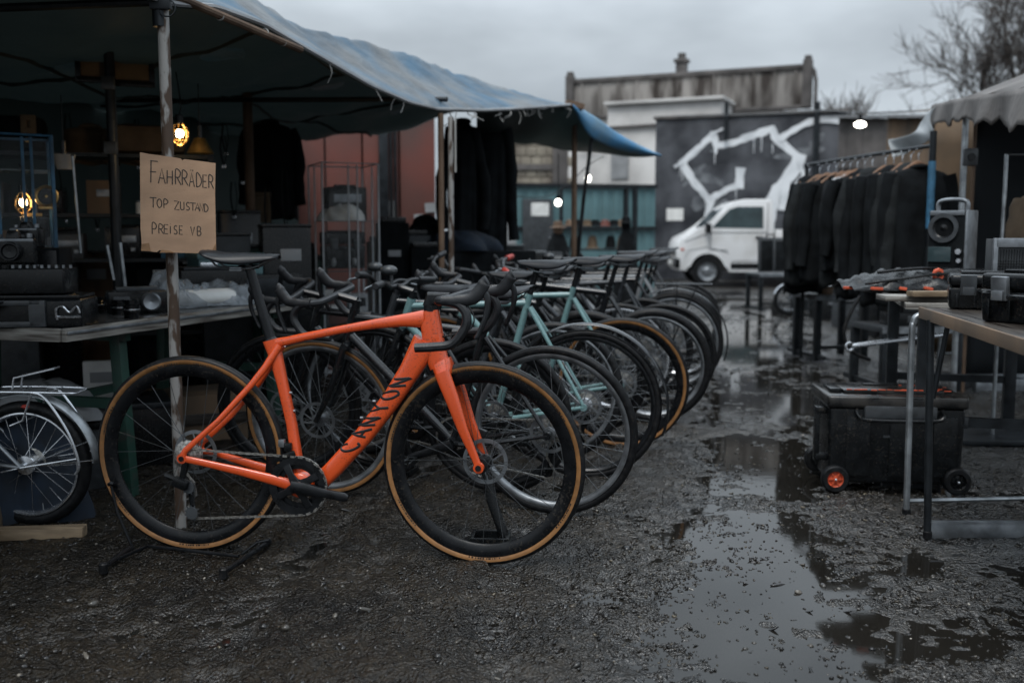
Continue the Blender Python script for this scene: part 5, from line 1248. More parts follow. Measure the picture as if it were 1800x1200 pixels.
# the open black case with a grip slot, at the corner of the table
def corner_case():
    p = tl(.14, .12); root = thing('tool_case', 'big black tool case with a grip slot and chrome latch on the table corner', 'hard case', p, TRZ - R(72)) 
    # its front faces the camera
    root.rotation_euler = (0, 0, R(8)); root.location = tl(-.02, .16)
    b = MB(); b.box((-.16, .14, .055), (.72, .24, .11), bev=.012, seg=3); bd = b.build('body', 'plasticblack', root)
    b = MB(); o1 = [(-.50, .012), (.075, .012), (.085, .03), (.085, .095), (.07, .108), (-.50, .108)]
    for bx in (((-.22, .012, .018), (.56, .02, .022)), ((-.22, .012, .098), (.56, .02, .020)), ((.045, .012, .058), (.06, .02, .10))): b.box(*bx, bev=.005)
    b.build('grip_frame', 'plasticgrey', bd)
    b = MB(); b.tube(spline([(.115, .01, .035), (.115, .0, .075), (.14, -.005, .085), (.165, -.005, .062), (.19, -.005, .085), (.20, .0, .06)], 4), .0045, 6); b.tube([(.11, .008, .045), (.2, .008, .045)], .005, 6); b.build('latch', 'alloy', bd)
    b = MB(); b.box((-.16, .15, .118), (.70, .22, .014), bev=.004); b.build('lid', 'plasticblack', root)
corner_case()
def amp():
    root = thing('cassette_recorder', 'black portable recorder with pale dial plates lying on the tool case', 'recorder', tl(-.02, .16) + Vector((0, 0, .127)), R(8))
    b = MB(); b.box((-.10, .15, .05), (.46, .20, .095), bev=.008)
    for k in range(4): b.disc(.020, .016, (-.2 + .09*k, .16, .102), 14, 'z')
    bd = b.build('body', 'plasticblack', root)
    b = MB(); b.box((-.31, .046, .05), (.035, .006, .065), bev=.006); b.box((-.235, .046, .05), (.045, .006, .07), bev=.008); b.build('dial_plate', 'alloy', bd)
    b = MB()
    for k in range(9): b.disc(.006, .012, (-.05 + .026*k, .05 + .01, .106), 8, 'z')
    b.tube([(-.2, .2, .105), (-.1, .2, .118), (.0, .2, .105)], .005, 6); b.build('control_knob', 'dullalloy', bd)
amp()
camera_thing('old black camera with chrome knobs perched on the recorder', tl(.10, .30) + Vector((0, 0, .24)), R(15), 1.1)
b_ = box_thing('loudspeaker_box', 'plain black speaker cabinet standing behind the tool case', 'speaker', tl(.34, .42), (.24, .20, .30), 'cloth', R(10), [('front_edge', (0, -.104, .15), (.22, .008, .28), 'plasticblack')])
camera_thing('small black film camera sitting on the plain speaker cabinet', tl(.30, .42) + Vector((0, 0, .30)), R(-10), .9)
def gadget(label, p, rz):
    root = thing('slide_projector', label, 'projector', p, rz); b = MB(); b.box((0, 0, .05), (.26, .16, .10), bev=.012); bd = b.build('body', 'plasticblack', root)
    b = MB(); b.lathe([(.0001, -.08), (.04, -.08), (.042, -.14), (.034, -.15), (.0001, -.14)], (.05, 0, .055), 20); b.build('lens', 'dullalloy', bd)
    b = MB(); b.box((-.07, -.083, .055), (.07, .006, .045), bev=.004); b.box((.0, 0, .108), (.18, .05, .02), bev=.004); b.build('control_plate', 'plasticgrey', bd)
gadget('black slide projector lying left of the plastic-wrapped roll', tl(.82, .30), R(25))
def wrapped():
    root = thing('wrapped_roll', 'clear plastic bag with pale rolled sheets lying on the long table', 'bag', tl(1.22, .22), R(48)); rng = random.Random(2)
    b = MB(); b.tube([(-.20, 0, .045), (.16, 0, .045)], [(.042, .055)]*2, 18, ref=(0, 1, 0)); b.tube([(-.18, .09, .04), (.2, .09, .04)], .036, 14); b.build('paper_roll', 'paper', root)
    def f(u, v):
        x = -.23 + .50*u; a = math.pi*v; w = .11 + .03*math.sin(u*9); hgt = .095 + .02*math.sin(u*13 + v*9) + .007*math.sin(u*37 - v*21) + .004*math.sin(u*61 + v*33) + .10*math.exp(-((u - .12)/.10)**2)
        return (x + .012*math.sin(v*17), -.0 + .04 - w*math.cos(a), max(.003, hgt*math.sin(a) + .012*math.sin(u*31 + v*23)*math.sin(a)))
    MB().grid(f, 90, 50).build('plastic_bag', 'wrap', root, angle=25)
wrapped()
box_thing('metal_cashbox', 'dark metal cash box with a silver top knob beyond the plastic bag', 'box', tl(1.55, .40), (.34, .24, .17), 'plasticblack', R(30), [('lid', (0, 0, .178), (.30, .20, .016), 'darksteel'), ('handle', (0, 0, .197), (.09, .02, .022), 'alloy')])
box_thing('amplifier', 'dark amplifier with small silver feet under the racing saddle', 'amplifier', tl(1.80, .22), (.36, .26, .14), 'plasticblack', R(30), [('front_panel', (0, -.132, .07), (.34, .006, .10), 'darksteel'), ('control_knob', (-.1, -.142, .07), (.03, .02, .03), 'dullalloy')])
box_thing('blue_crate', 'pale blue-grey crate at the far end of the long table', 'crate', tl(1.98, .58), (.36, .3, .24), 'tealmetal', R(30), [('rim', (0, 0, .235), (.38, .32, .03), 'tealmetal')])
# things stored under the table
box_thing('paper_stack', 'white paper box standing under the long table near the pole', 'box', tl(.95, .62, .30), (.16, .04, .20), 'paper', R(20), [('label_strip', (0, -.022, .12), (.10, .004, .05), 'greysheet')])
box_thing('storage_crate', 'low grey crate stored under the near end of the long table', 'crate', tl(.5, .55, 0), (.5, .4, .28), 'plasticgrey', R(35), [('rim', (0, 0, .28), (.53, .43, .03), 'plasticblack')])
box_thing('storage_crate', 'dark crate under the middle of the long table carrying the white paper box', 'crate', tl(1.0, .60, 0), (.5, .4, .30), 'plasticblack', R(25), [('rim', (0, 0, .29), (.52, .42, .03), 'darksteel')])
box_thing('storage_crate', 'brown wooden crate under the far end of the long table', 'crate', tl(1.6, .55, 0), (.5, .38, .26), 'shedwood', R(25), [('slat', (0, -.195, .13), (.5, .01, .06), 'wood')])
def heap(name, label, cat, p, r, h, mat, seed, rz=0):
    rng = random.Random(seed); ph = [rng.uniform(0, 6) for _ in range(6)]
    def f(u, v):
        a = 2*math.pi*u; k = v; rr = r*(1 + .18*math.sin(3*a + ph[0]) + .12*math.sin(5*a + ph[1] + k*4))*math.cos(k*math.pi/2*.96)
        return (rr*math.cos(a), rr*.75*math.sin(a), max(0, h*math.sin(k*math.pi/2) + .10*h*math.sin(7*a + k*9 + ph[2])*math.sin(k*math.pi)))
    o = MB().grid(f, 40, 14, closed=True).build(name, mat, None, loc=p, rz=rz, angle=60); tag(o, label, cat); return o
heap('blue_sack', 'crumpled dark blue sack lying behind the silver bicycle', 'sack', tl(.05, .35, 0), .30, .42, 'bluecloth', 3)
heap('grey_sack', 'grey cloth bundle under the near corner of the long table', 'sack', tl(-.3, .5, 0), .28, .5, 'brownclothe', 8)
heap('canvas_bundle', 'folded grey canvas bundle on the crate behind the silver rack', 'bundle', tl(.5, .55, .31), .24, .16, 'greysheet', 12)
# ---------------------------------------------------------------- shelves, glass cabinets, lamps at the back
M['pane'] = pm('thin_glass_pane', (.6, .65, .68), .05, var=.1, rvar=.03, alpha=.025, spec=.8)
def cabinet(name, label, p, w, d, z0, z1, post, shelves, rz=0, r=.011):
    root = thing(name, label, 'display case', p, rz)
    for x in (-w/2, w/2):
        for y in (-d/2, d/2):
            b = MB(); b.box((x, y, (z0 + z1)/2), (r*2, r*2, z1 - z0), bev=.002); b.build('post', post, root)
    for z in (z0 + .02, z1):
        b = MB(); b.tube([(-w/2, -d/2, z), (w/2, -d/2, z), (w/2, d/2, z), (-w/2, d/2, z)], r*.8, 6, closed=True); b.build('frame', post, root)
    if True:
        for x, y in ((-w*.04, -d/2), (w*.12, -d/2), (-w/2, .02), (w/2, -.05)):
            b = MB(); b.box((x, y, (z0 + z1)/2), (r*1.7, r*1.7, z1 - z0 - .02), bev=.002); b.build('post', post, root)
    for c_, s_ in (((0, -d/2 + .001, (z0 + z1)/2), (w - .02, .004, z1 - z0 - .03)), ((w/2 - .001, 0, (z0 + z1)/2), (.004, d - .02, z1 - z0 - .03))):
        b = MB(); b.box(c_, s_); b.build('glass_pane', 'pane', root)
    for z in shelves:
        b = MB(); b.box((0, 0, z), (w - r*2.5, d - r*2.5, .006)); b.build('glass_shelf', 'greysheet' if z < z0 + .1 else 'darkglass', root)
    return root
q = at(604, 400, 7.2); cabinet('glass_cabinet', 'tall glass cabinet with slim aluminium posts before the red container', (q.x, q.y, 0), .40, .42, .12, 1.60, 'framegrey', (.14, .55, .85, 1.2), R(24), .006)
CABI = Vector((q.x, q.y, 0))
q = at(45, 350, 4.75); cabinet('glass_cabinet', 'narrow glass cabinet with blue posts at the left edge of the stall', (q.x, q.y, 0), .23, .26, .70, 1.56, 'bluepaint', (.72, 1.05, 1.4), R(28), .008)
CABL = Vector((q.x, q.y, 0))
def headset(label, p, rz=0):
    root = thing('headphones', label, 'headphones', p, rz); b = MB(); b.tube(arc((0, .07), .075, 0, math.pi, 12), .008, 8); b.build('headband', 'plasticblack', root)
    for s_ in (-1, 1):
        b = MB(); b.disc(.036, .03, (s_*.075, 0, .055), 16, 'x', bev=.008); b.build('ear_cup', 'greysheet', root)
headset('white and black headphones on the upper shelf of the tall glass cabinet', CABI + Vector((.0, -.02, .855)), R(20))
box_thing('plush_box', 'white toy box on the middle shelf of the tall glass cabinet', 'box', CABI + Vector((-.09, -.05, .555)), (.12, .10, .16), 'paper', R(15), [('window', (0, -.052, .09), (.06, .004, .07), 'containerred')])
box_thing('display_box', 'white carton with a dark face beside the toy box in the glass cabinet', 'box', CABI + Vector((.09, .0, .555)), (.12, .12, .13), 'greysheet', R(30), [('front_panel', (0, -.062, .07), (.08, .004, .06), 'plasticblack')])
heap('white_cloth', 'white crumpled cloth lying on top of the tall glass cabinet', 'cloth', CABI + Vector((0, 0, 1.205)), .15, .12, 'paper', 6)
box_thing('toolbox', 'red and black toolbox low in the tall glass cabinet', 'toolbox', CABI + Vector((0, 0, .145)), (.3, .2, .2), 'containerred', R(24), [('lid', (0, 0, .21), (.31, .21, .03), 'plasticblack')])
hard_case('hard_case', 'black case filling the upper half of the tall glass cabinet', CABI + Vector((-.02, .06, .862)), (.30, .18, .26), R(24))
box_thing('black_radio', 'black radio on the top shelf of the tall glass cabinet', 'radio', CABI + Vector((.0, .08, 1.205)), (.28, .16, .24), 'plasticblack', R(24), [('dial_plate', (.0, -.083, .16), (.2, .005, .06), 'dullalloy'), ('handle', (0, 0, .25), (.16, .02, .02), 'plasticblack')])
#box_thing('travel_bag', 'black bag lying on the roof of the tall glass cabinet', 'bag', CABI + Vector((.02, .0, 1.612)), (.40, .28, .14), 'cloth', R(24), [('strap', (0, 0, .145), (.30, .03, .012), 'plasticblack')], bev=.05)
for i in range(7):
    p = at((530, 545, 672, 690, 705, 728, 745)[i], 455, 8.0 + .15*(i % 3)); h = (1.0, .9, 1.05, 1.2, .95, 1.1, 1.0)[i]; p.z = 0
    box_thing('goods_box', ('black', 'dark green', 'brown-black', 'charcoal', 'black ribbed', 'dark grey', 'dull black')[i] + ' goods tower before the red container, ' + ('first', 'second', 'third', 'fourth', 'fifth', 'sixth', 'seventh')[i] + ' from the left', 'box', p, (.24, .22, h), ('plasticblack', 'greensteel', 'rustbrown', 'cloth', 'plasticblack', 'darksteel', 'cloth')[i], R(15), [('label_plate', (0, -.113, h*.8), (.10, .006, .05), ('greysheet', 'dullalloy', 'plasticgrey')[i % 3]), ('lid', (0, 0, h + .02), (.2, .18, .05), 'plasticblack')])
def alarm(label, p, rz=0):
    root = thing('brass_clock', label, 'clock', p, rz); b = MB(); b.ring(.045, .008, (0, 0, .06), 30, 8); b.disc(.006, .02, (0, 0, .06), 10); b.box((0, 0, .006), (.07, .04, .012), bev=.003); bd = b.build('case', 'brass', root)
    b = MB(); b.disc(.040, .006, (0, .004, .06), 24); b.build('dial', 'plasticblack', bd)
def cagelamp(label, p, cord=.35, power=1.6, s=1.0, light=True):
    root = thing('cage_lamp', label, 'lamp', p)
    b = MB(); b.ball((0, 0, 0), .021*s, 14, (1, 1, 1.25)); b.build('bulb', 'glow', root)
    b = MB()
    for k in range(6):
        a = k*math.pi/3
        b.tube(spline([(.018*s*math.cos(a), .018*s*math.sin(a), .055*s), (.043*s*math.cos(a), .043*s*math.sin(a), .02*s), (.043*s*math.cos(a), .043*s*math.sin(a), -.03*s), (.01*s*math.cos(a), .01*s*math.sin(a), -.06*s)], 4), .0035*s, 6)
    for z in (.02, -.03): b.tube([(.044*s*math.cos(2*math.pi*i/18), .044*s*math.sin(2*math.pi*i/18), z*s) for i in range(18)], .0035*s, 6, closed=True)
    b.build('cage', 'brass', root)
    b = MB(); b.disc(.02*s, .05*s, (0, 0, .075*s), 14, 'z', bev=.004); b.tube(spline([(0, 0, .10*s), (.01, 0, cord*.5), (-.01, 0, cord)], 4), .004, 6); b.build('socket', 'plasticblack', root)
    if light:
        ld = bpy.data.lights.new('lamp_light', 'POINT'); ld.energy = power; ld.color = (1, .66, .32); ld.shadow_soft_size = .03; lo = bpy.data.objects.new('lamp_light', ld); col.objects.link(lo); lo.parent = root; lo.location = (0, 0, -.085*s)
cagelamp('glowing caged lamp hanging beside the rusty pole above the cardboard sign', at(316, 235, 5.4), .32, .7)
cagelamp('glowing caged lamp inside the narrow blue glass cabinet', at(41, 356, 4.72), .18, .4, .85)
alarm('round brass clock beside the lamp in the blue glass cabinet', at(83, 368, 4.7), R(20))
box_thing('black_radio', 'black box radio under the brass clock in the blue cabinet', 'radio', at(62, 418, 4.75), (.12, .10, .10), 'plasticblack', R(28), [('handle', (0, 0, .108), (.07, .015, .015), 'brass')])
def shade(label, p, mat, r0, r1, h, rz=0):
    root = thing('lamp_shade', label, 'lamp shade', p, rz); b = MB(); b.lathe([(r0, 0), (r1, h), (r1 - .004, h), (r0 - .004, .002)], (0, 0, 0), 24, 'z', True); o = b.build('shade', mat, root)
    b = MB(); b.disc(.012, .08, (0, 0, h + .03), 10, 'z'); b.tube([(0, 0, h + .06), (0, 0, h + .3)], .003, 5); b.build('socket', 'plasticblack', root); return root
shade('brown tilted lamp shade right of the glowing caged lamp', at(352, 270, 5.7), 'brass', .075, .03, .085)
shade('pale cone lamp shade hanging over the shelf left of the sign', at(113, 298, 5.2), 'greysheet', .035, .06, .075)
def shelf_rack(name, label, p, w, d, h, lv, rz, mat='darksteel'):
    root = thing(name, label, 'shelf', p, rz)
    for x in (-w/2, w/2):
        for y in (-d/2, d/2):
            b = MB(); b.box((x, y, h/2), (.035, .035, h)); b.build('post', mat, root)
    for z in lv:
        b = MB(); b.box((0, 0, z), (w, d, .022)); b.build('board', 'shedwood' if mat != 'darksteel' else mat, root)
q = at(150, 400, 6.2); shelf_rack('storage_shelf', 'dark steel shelf crowded with old gear behind the cardboard sign', (q.x, q.y, 0), 1.5, .4, 1.62, (.5, .95, 1.22, 1.58), R(70-52))
SH = Vector((q.x, q.y, 0))
def shp(x, z, y=0): return SH + Matrix.Rotation(R(18), 3, 'Z') @ Vector((x, y - .05, z + .011))
k_ = 0
for x, z, w, h, m_, lab in ((-.52, 1.22, .2, .18, 'plasticgrey', 'grey tape deck on the upper shelf, left end'), (-.22, 1.22, .22, .14, 'plasticblack', 'black tuner with a pale strip on the upper shelf'), (.12, 1.22, .18, .2, 'shedwood', 'brown wooden radio on the upper shelf'), (.48, 1.22, .24, .16, 'plasticblack', 'black video recorder on the upper shelf, right end'),
                            (-.45, .95, .24, .17, 'shedwood', 'wooden mantel radio on the middle shelf, left end'), (-.1, .95, .2, .15, 'plasticgrey', 'grey measuring device on the middle shelf'), (.22, .95, .2, .19, 'plasticblack', 'black loudspeaker on the middle shelf'), (.54, .95, .2, .13, 'bluepaint', 'blue tin box on the middle shelf, right end'),
                            (-.40, 1.59, .42, .2, 'cloth', 'long dark bag on top of the steel shelf, left end'), (.38, 1.59, .46, .17, 'brownclothe', 'brown travelling bag on top of the steel shelf')):
    box_thing(lab.split(' on ')[0].replace(' with a pale strip', '').split()[-1] if False else ('travel_bag' if 'bag' in lab else 'tin_box' if 'tin' in lab else 'loudspeaker' if 'loudspeaker' in lab else 'old_radio' if 'radio' in lab else 'audio_device'), lab, 'bag' if 'bag' in lab else 'box' if 'tin' in lab else 'speaker' if 'loudspeaker' in lab else 'radio' if 'radio' in lab else 'device', shp(x, z), (w, .26, h), m_, R(18),
              [('front_plate', (.02, -.132, h*.62), (w*.6, .005, h*.22), 'dullalloy' if 'bag' not in lab else m_), ('control_knob', (w*.3, -.138, h*.28), (.025, .018, .025), 'dullalloy' if 'bag' not in lab else 'brass')], bev=.05 if 'bag' in lab else .006)
rng_ = random.Random(12)
for i in range(14):                                                # small jars and tins nobody could tell apart
    x = -.62 + .095*i; z = (.95, 1.22, .5)[i % 3]; r = rng_.uniform(.022, .034); h = rng_.uniform(.05, .10)
    j = thing('small_jar', 'small jar or tin pushed between the gear on the dark steel shelf', 'jar', shp(x, z, .10 if i % 2 else -.10), 0, 'small jars on the steel shelf')
    b = MB(); b.disc(r, h, (0, 0, h/2), 14, 'z', bev=.003); b.build('body', ('paper', 'dullalloy', 'plasticgrey', 'brass', 'greysheet')[i % 5], j); b = MB(); b.disc(r*.9, .012, (0, 0, h + .006), 12, 'z'); b.build('lid', 'dullalloy', j)
# strips, tubes and metal rods leaning behind the table
def rod(label, u0, v0, u1, v1, Y, r, mat, name='metal_tube'):
    a, c = at(u0, v0, Y), at(u1, v1, Y); o = MB(); o.tube([(0, 0, 0), c - a], r, 8); e_ = thing(name, label, 'tube', a); o.build('shaft', mat, e_)
    b = MB(); b.tube([(c - a)*.985, (c - a)*1.0], r*1.25, 8); b.build('end_cap', 'plasticblack', e_)
rod('thin bright metal tube standing on the table left of the sign', 142, 445, 127, 272, 4.95, .007, 'steel')
rod('short bright metal tube leaning behind the slide projector', 222, 520, 211, 425, 4.9, .009, 'steel')
rod('curved-looking pale rod leaning beside the plain speaker cabinet', 200, 492, 188, 430, 4.9, .008, 'steel')
rod('dull steel rod at the back of the blue glass cabinet', 66, 450, 58, 330, 5.4, .012, 'dullalloy')
rng_ = random.Random(31)
for i in range(9):                                                 # lenses on the long table
    x = .55 + .13*i + rng_.uniform(-.03, .03); y = (.10, .30, .5)[i % 3]; j = thing('camera_lens', 'black camera lens standing loose on the long table among the gear', 'lens', tl(x if not .95 < x < 1.5 or y > .4 else x, y if not .95 < x < 1.5 else .55), rng_.uniform(0, 6), 'loose camera lenses on the long table')
    h = rng_.uniform(.06, .11); b = MB(); b.lathe([(.0001, 0), (.030, 0), (.031, h*.3), (.034, h*.35), (.034, h*.7), (.029, h*.75), (.029, h), (.024, h), (.02, h - .008), (.0001, h - .01)], (0, 0, 0), 18, 'z'); b.build('barrel', 'plasticblack', j); b = MB(); b.lathe([(.0345, h*.45), (.0355, h*.46), (.0355, h*.52), (.0345, h*.53)], (0, 0, 0), 18, 'z', True); b.build('focus_ring', 'alloy', j)
for i in range(12):                                                # straps and cords hanging at the back
    u = (100, 118, 168, 240, 255, 392, 410, 425, 470, 500, 395, 112)[i]; v0 = (300, 200, 330, 210, 330, 240, 320, 250, 330, 300, 220, 330)[i]; p = at(u, v0, 6.3 + (i % 4)*.35); n = .18 + .05*(i % 5)
    j = thing('hanging_strap', 'dark strap or cord with a metal buckle hanging in the back of the left stall', 'strap', p, 0, 'straps hanging at the back'); b = MB(); b.tube(spline([(-.012, 0, 0), (-.02, 0, -n*.5), (0, .01, -n), (.022, 0, -n*.5), (.012, 0, 0)], 5), (.006, .003), 6); b.build('band', 'cloth', j)
    b = MB(); b.box((0, 0, -n - .012), (.030, .008, .024), bev=.003); b.build('buckle', 'alloy', j)
for i in range(10):                                                # boxes and cartons piled at the back
    u = (20, 95, 165, 235, 395, 470, 330, 420, 500, 280)[i]; v = (470, 430, 470, 425, 440, 460, 440, 400, 425, 470)[i]; Y = 6.0 + .4*(i % 4); p = at(u, v, Y); p.z = 0; h = at(u, v - 25, Y).z
    box_thing('gear_box', ('scuffed grey', 'black', 'brown', 'dull blue', 'dark', 'grey-green', 'worn black', 'dull grey', 'shiny black', 'flat black')[i] + ' upright goods box in the left stall ' + ('at the left edge', 'below the brass clock', 'below the steel shelf', 'left of the cardboard sign', 'right of the cardboard sign', 'left of the tall glass cabinet', 'behind the plastic bag', 'beside the brown old poster', 'before the red container', 'behind the rusty pole')[i], 'box', p, (.28, .25, h), ('plasticgrey', 'plasticblack', 'rustbrown', 'bluecloth', 'darksteel', 'greensteel', 'plasticblack', 'plasticgrey', 'plasticblack', 'cloth')[i], R(20), [('label_plate', (.02, -.128, h*.86), (.12, .006, .07), ('paper', 'dullalloy', 'greysheet')[i % 3]), ('lid', (0, 0, h + .01), (.29, .26, .02), 'plasticblack')])
# pictures, masks and clothes hung at the back
def picture(label, p, w, h, rz, mat, fr='plasticblack'):
    root = thing('framed_picture', label, 'picture', p, rz); b = MB(); b.box((0, 0, 0), (w, .02, h), bev=.003); bd = b.build('canvas', mat, root)
    b = MB()
    for x in (-w/2, w/2): b.box((x, -.008, 0), (.03, .03, h + .03), bev=.004)
    for z in (-h/2, h/2): b.box((0, -.009, z), (w + .02, .03, .03), bev=.004)
    b.build('frame', fr, bd); return root
picture('dark framed picture hanging under the roof, left one of the two', at(170, 110, 5.8), .20, .20, R(20), 'brownclothe')
picture('wider framed picture hanging under the roof, right one of the two', at(232, 117, 5.8), .21, .20, R(20), 'poster')
picture('small yellowish card hanging left under the roof', at(50, 219, 5.5), .045, .07, R(20), 'poster', 'poster')
picture('brown old poster beside the brown rusty pole at the back', at(458, 365, 7.3), .12, .19, R(20), 'poster', 'poster')
picture('dark wall clock with a pale rim above the glass cabinet', at(502, 281, 8.2), .10, .10, R(10), 'plasticblack', 'greysheet')
def coat(name, label, p, w, d, h, mat, rz=0, sleeves=True, seed=1, hood=False, spread=1.12, cat='jacket'):
    """p: where the hanger's hook sits; the garment hangs below it"""
    rng = random.Random(seed); ph = [rng.uniform(0, 6) for _ in range(5)]; root = thing(name, label, cat, p, rz)
    def f(u, v):
        a = 2*math.pi*u; k = v
        sh = min(1, .30 + 2.4*(k/.16)*.30) if k < .16 else 1
        ww = w/2*(.22 + .78*min(1, (k/.075))**.6)*(1 + (spread - 1)*k); dd = d/2*(.45 + .55*min(1, k/.2))
        fold = 1 + (.10*math.sin(7*a + ph[0]) + .07*math.sin(12*a + ph[1] + k*3))*min(1, k*2)
        x = ww*math.copysign(abs(math.cos(a))**.8, math.cos(a)); y = dd*math.sin(a)*fold
        return (x, y, -.07 - h*k + .012*math.sin(5*a + ph[2])*(k > .9))
    MB().grid(f, 48, 22, closed=True).build('body', mat, root, angle=70, solid=.006)
    if sleeves:
        for s_ in (-1, 1):
            b = MB(); n = 8; pts = []; rr = []
            for i in range(n+1):
                k = i/n; pts.append((s_*(w*.40 + .075*min(1, k*2.2) + .015*math.sin(k*6 + ph[3])), -.02 - .03*k, -.125 - .62*h/.75*.95*k)); rr.append((.058 - .014*k + .005*math.sin(k*20 + ph[4]), .062 - .012*k))
            b.tube(pts, rr, 12, ref=(0, 1, 0)); b.build('sleeve', mat, root, angle=70)
    b = MB()
    if hood: b.ball((0, .02, -.10), .10, 14, (1.1, .75, .8)); b.ball((0, -.05, -.13), .07, 12, (1.2, .6, .8))
    else: b.tube([(.055*math.cos(a), .05*math.sin(a) - .005, -.075 - .012*math.sin(a)) for a in [2*math.pi*i/16 for i in range(16)]], (.016, .022), 8, closed=True)
    b.build('hood' if hood else 'collar', mat, root, angle=70)
    return root
coat('hanging_coat', 'long black coat hanging left of the red container under the roof', at(474, 200, 8.0), .36, .22, .75, 'cloth', R(20), seed=2)
coat('hanging_coat', 'black coat with sleeves hanging right of the pair of thin poles', at(812, 198, 8.3), .24, .20, 1.05, 'cloth', R(15), seed=3, spread=1.0)
coat('hanging_coat', 'black coat hanging nearest to the brick wall at the stall end', at(862, 200, 8.6), .28, .22, 1.2, 'cloth', R(10), seed=4, spread=1.0)
coat('hanging_coat', 'dark hooded jacket hanging low before the red container', at(748, 372, 8.4), .20, .18, .6, 'cloth', R(10), seed=5, hood=True)
coat('hanging_bag', 'pale cloth bag with a dark belly hung under the roof, nearer the corner', at(158, 205, 6.4), .30, .16, .22, 'brownclothe', R(20), False, 6, cat='bag')
coat('hanging_bag', 'pale cloth bag hung under the roof next to the dark square pole', at(226, 205, 6.4), .30, .16, .22, 'brownclothe', R(20), False, 7, cat='bag')
def container():
    p0, p1 = at(505, 300, 10.6), at(766, 300, 10.9); a, e, n, ln = frame2((p0.x, p0.y), (p1.x, p1.y))
    root = thing('shipping_container', 'faded red freight container with pasted papers standing behind the stall', 'container', a, math.atan2(e.y, e.x))
    b = MB(); nn = 4
    for k in range(nn): b.box((ln*(k + .5)/nn, 1.1, 1.28), (ln/nn - .018, 2.2, 2.5), bev=.008)
    b.build('body', 'containerred', root)
    b = MB(); b.box((ln*.64, -.03, 1.28), (.10, .06, 2.52), bev=.006); b.box((ln/2, -.02, 2.5), (ln, .05, .10)); b.box((ln/2, -.02, .08), (ln, .05, .14)); b.build('frame_post', 'darksteel', root)
    b = MB()
    for x in (.69, .72): b.tube([(ln*x, -.045, .1), (ln*x, -.045, 2.45)], .016, 8)
    b.box((ln*.8, -.03, 1.16), (ln*.35, .02, .035)); b.build('locking_bar', 'darksteel', root)
    rng = random.Random(8)
    for x, z, w, h in ((.70, 1.36, .08, .22), (.73, 1.0, .12, .12), (.88, 1.25, .10, .16), (.95, 1.0, .09, .2), (.96, 1.4, .12, .1), (.86, .80, .10, .3), (.78, .55, .14, .25)):
        b = MB(); b.box((ln*x, -.022, z), (w, .004, h), (0, rng.uniform(-.1, .1), 0)); b.build('pasted_paper', 'greysheet' if z > .6 else 'paper', root)
container()
box_thing('black_crate', 'black crate standing before the red container beside the glass cabinet', 'crate', at(700, 455, 8.6) * 1.0 - Vector((0, 0, at(700, 455, 8.6).z)), (.4, .4, 1.0), 'plasticblack', R(15), [('lid', (0, 0, 1.01), (.42, .42, .03), 'darksteel')])
heap('blue_jacket_heap', 'dark blue jacket heap thrown on goods right of the pair of poles', 'jacket', at(812, 440, 8.2), .30, .16, 'bluecloth', 15)
box_thing('goods_counter', 'black covered goods counter behind the far bicycles', 'counter', Vector((at(830, 450, 8.2).x, 8.25, 0)), (.95, .5, at(812, 441, 8.2).z), 'cloth', R(15), [('front_cloth', (0, -.256, .45), (.9, .01, .8), 'cloth')])
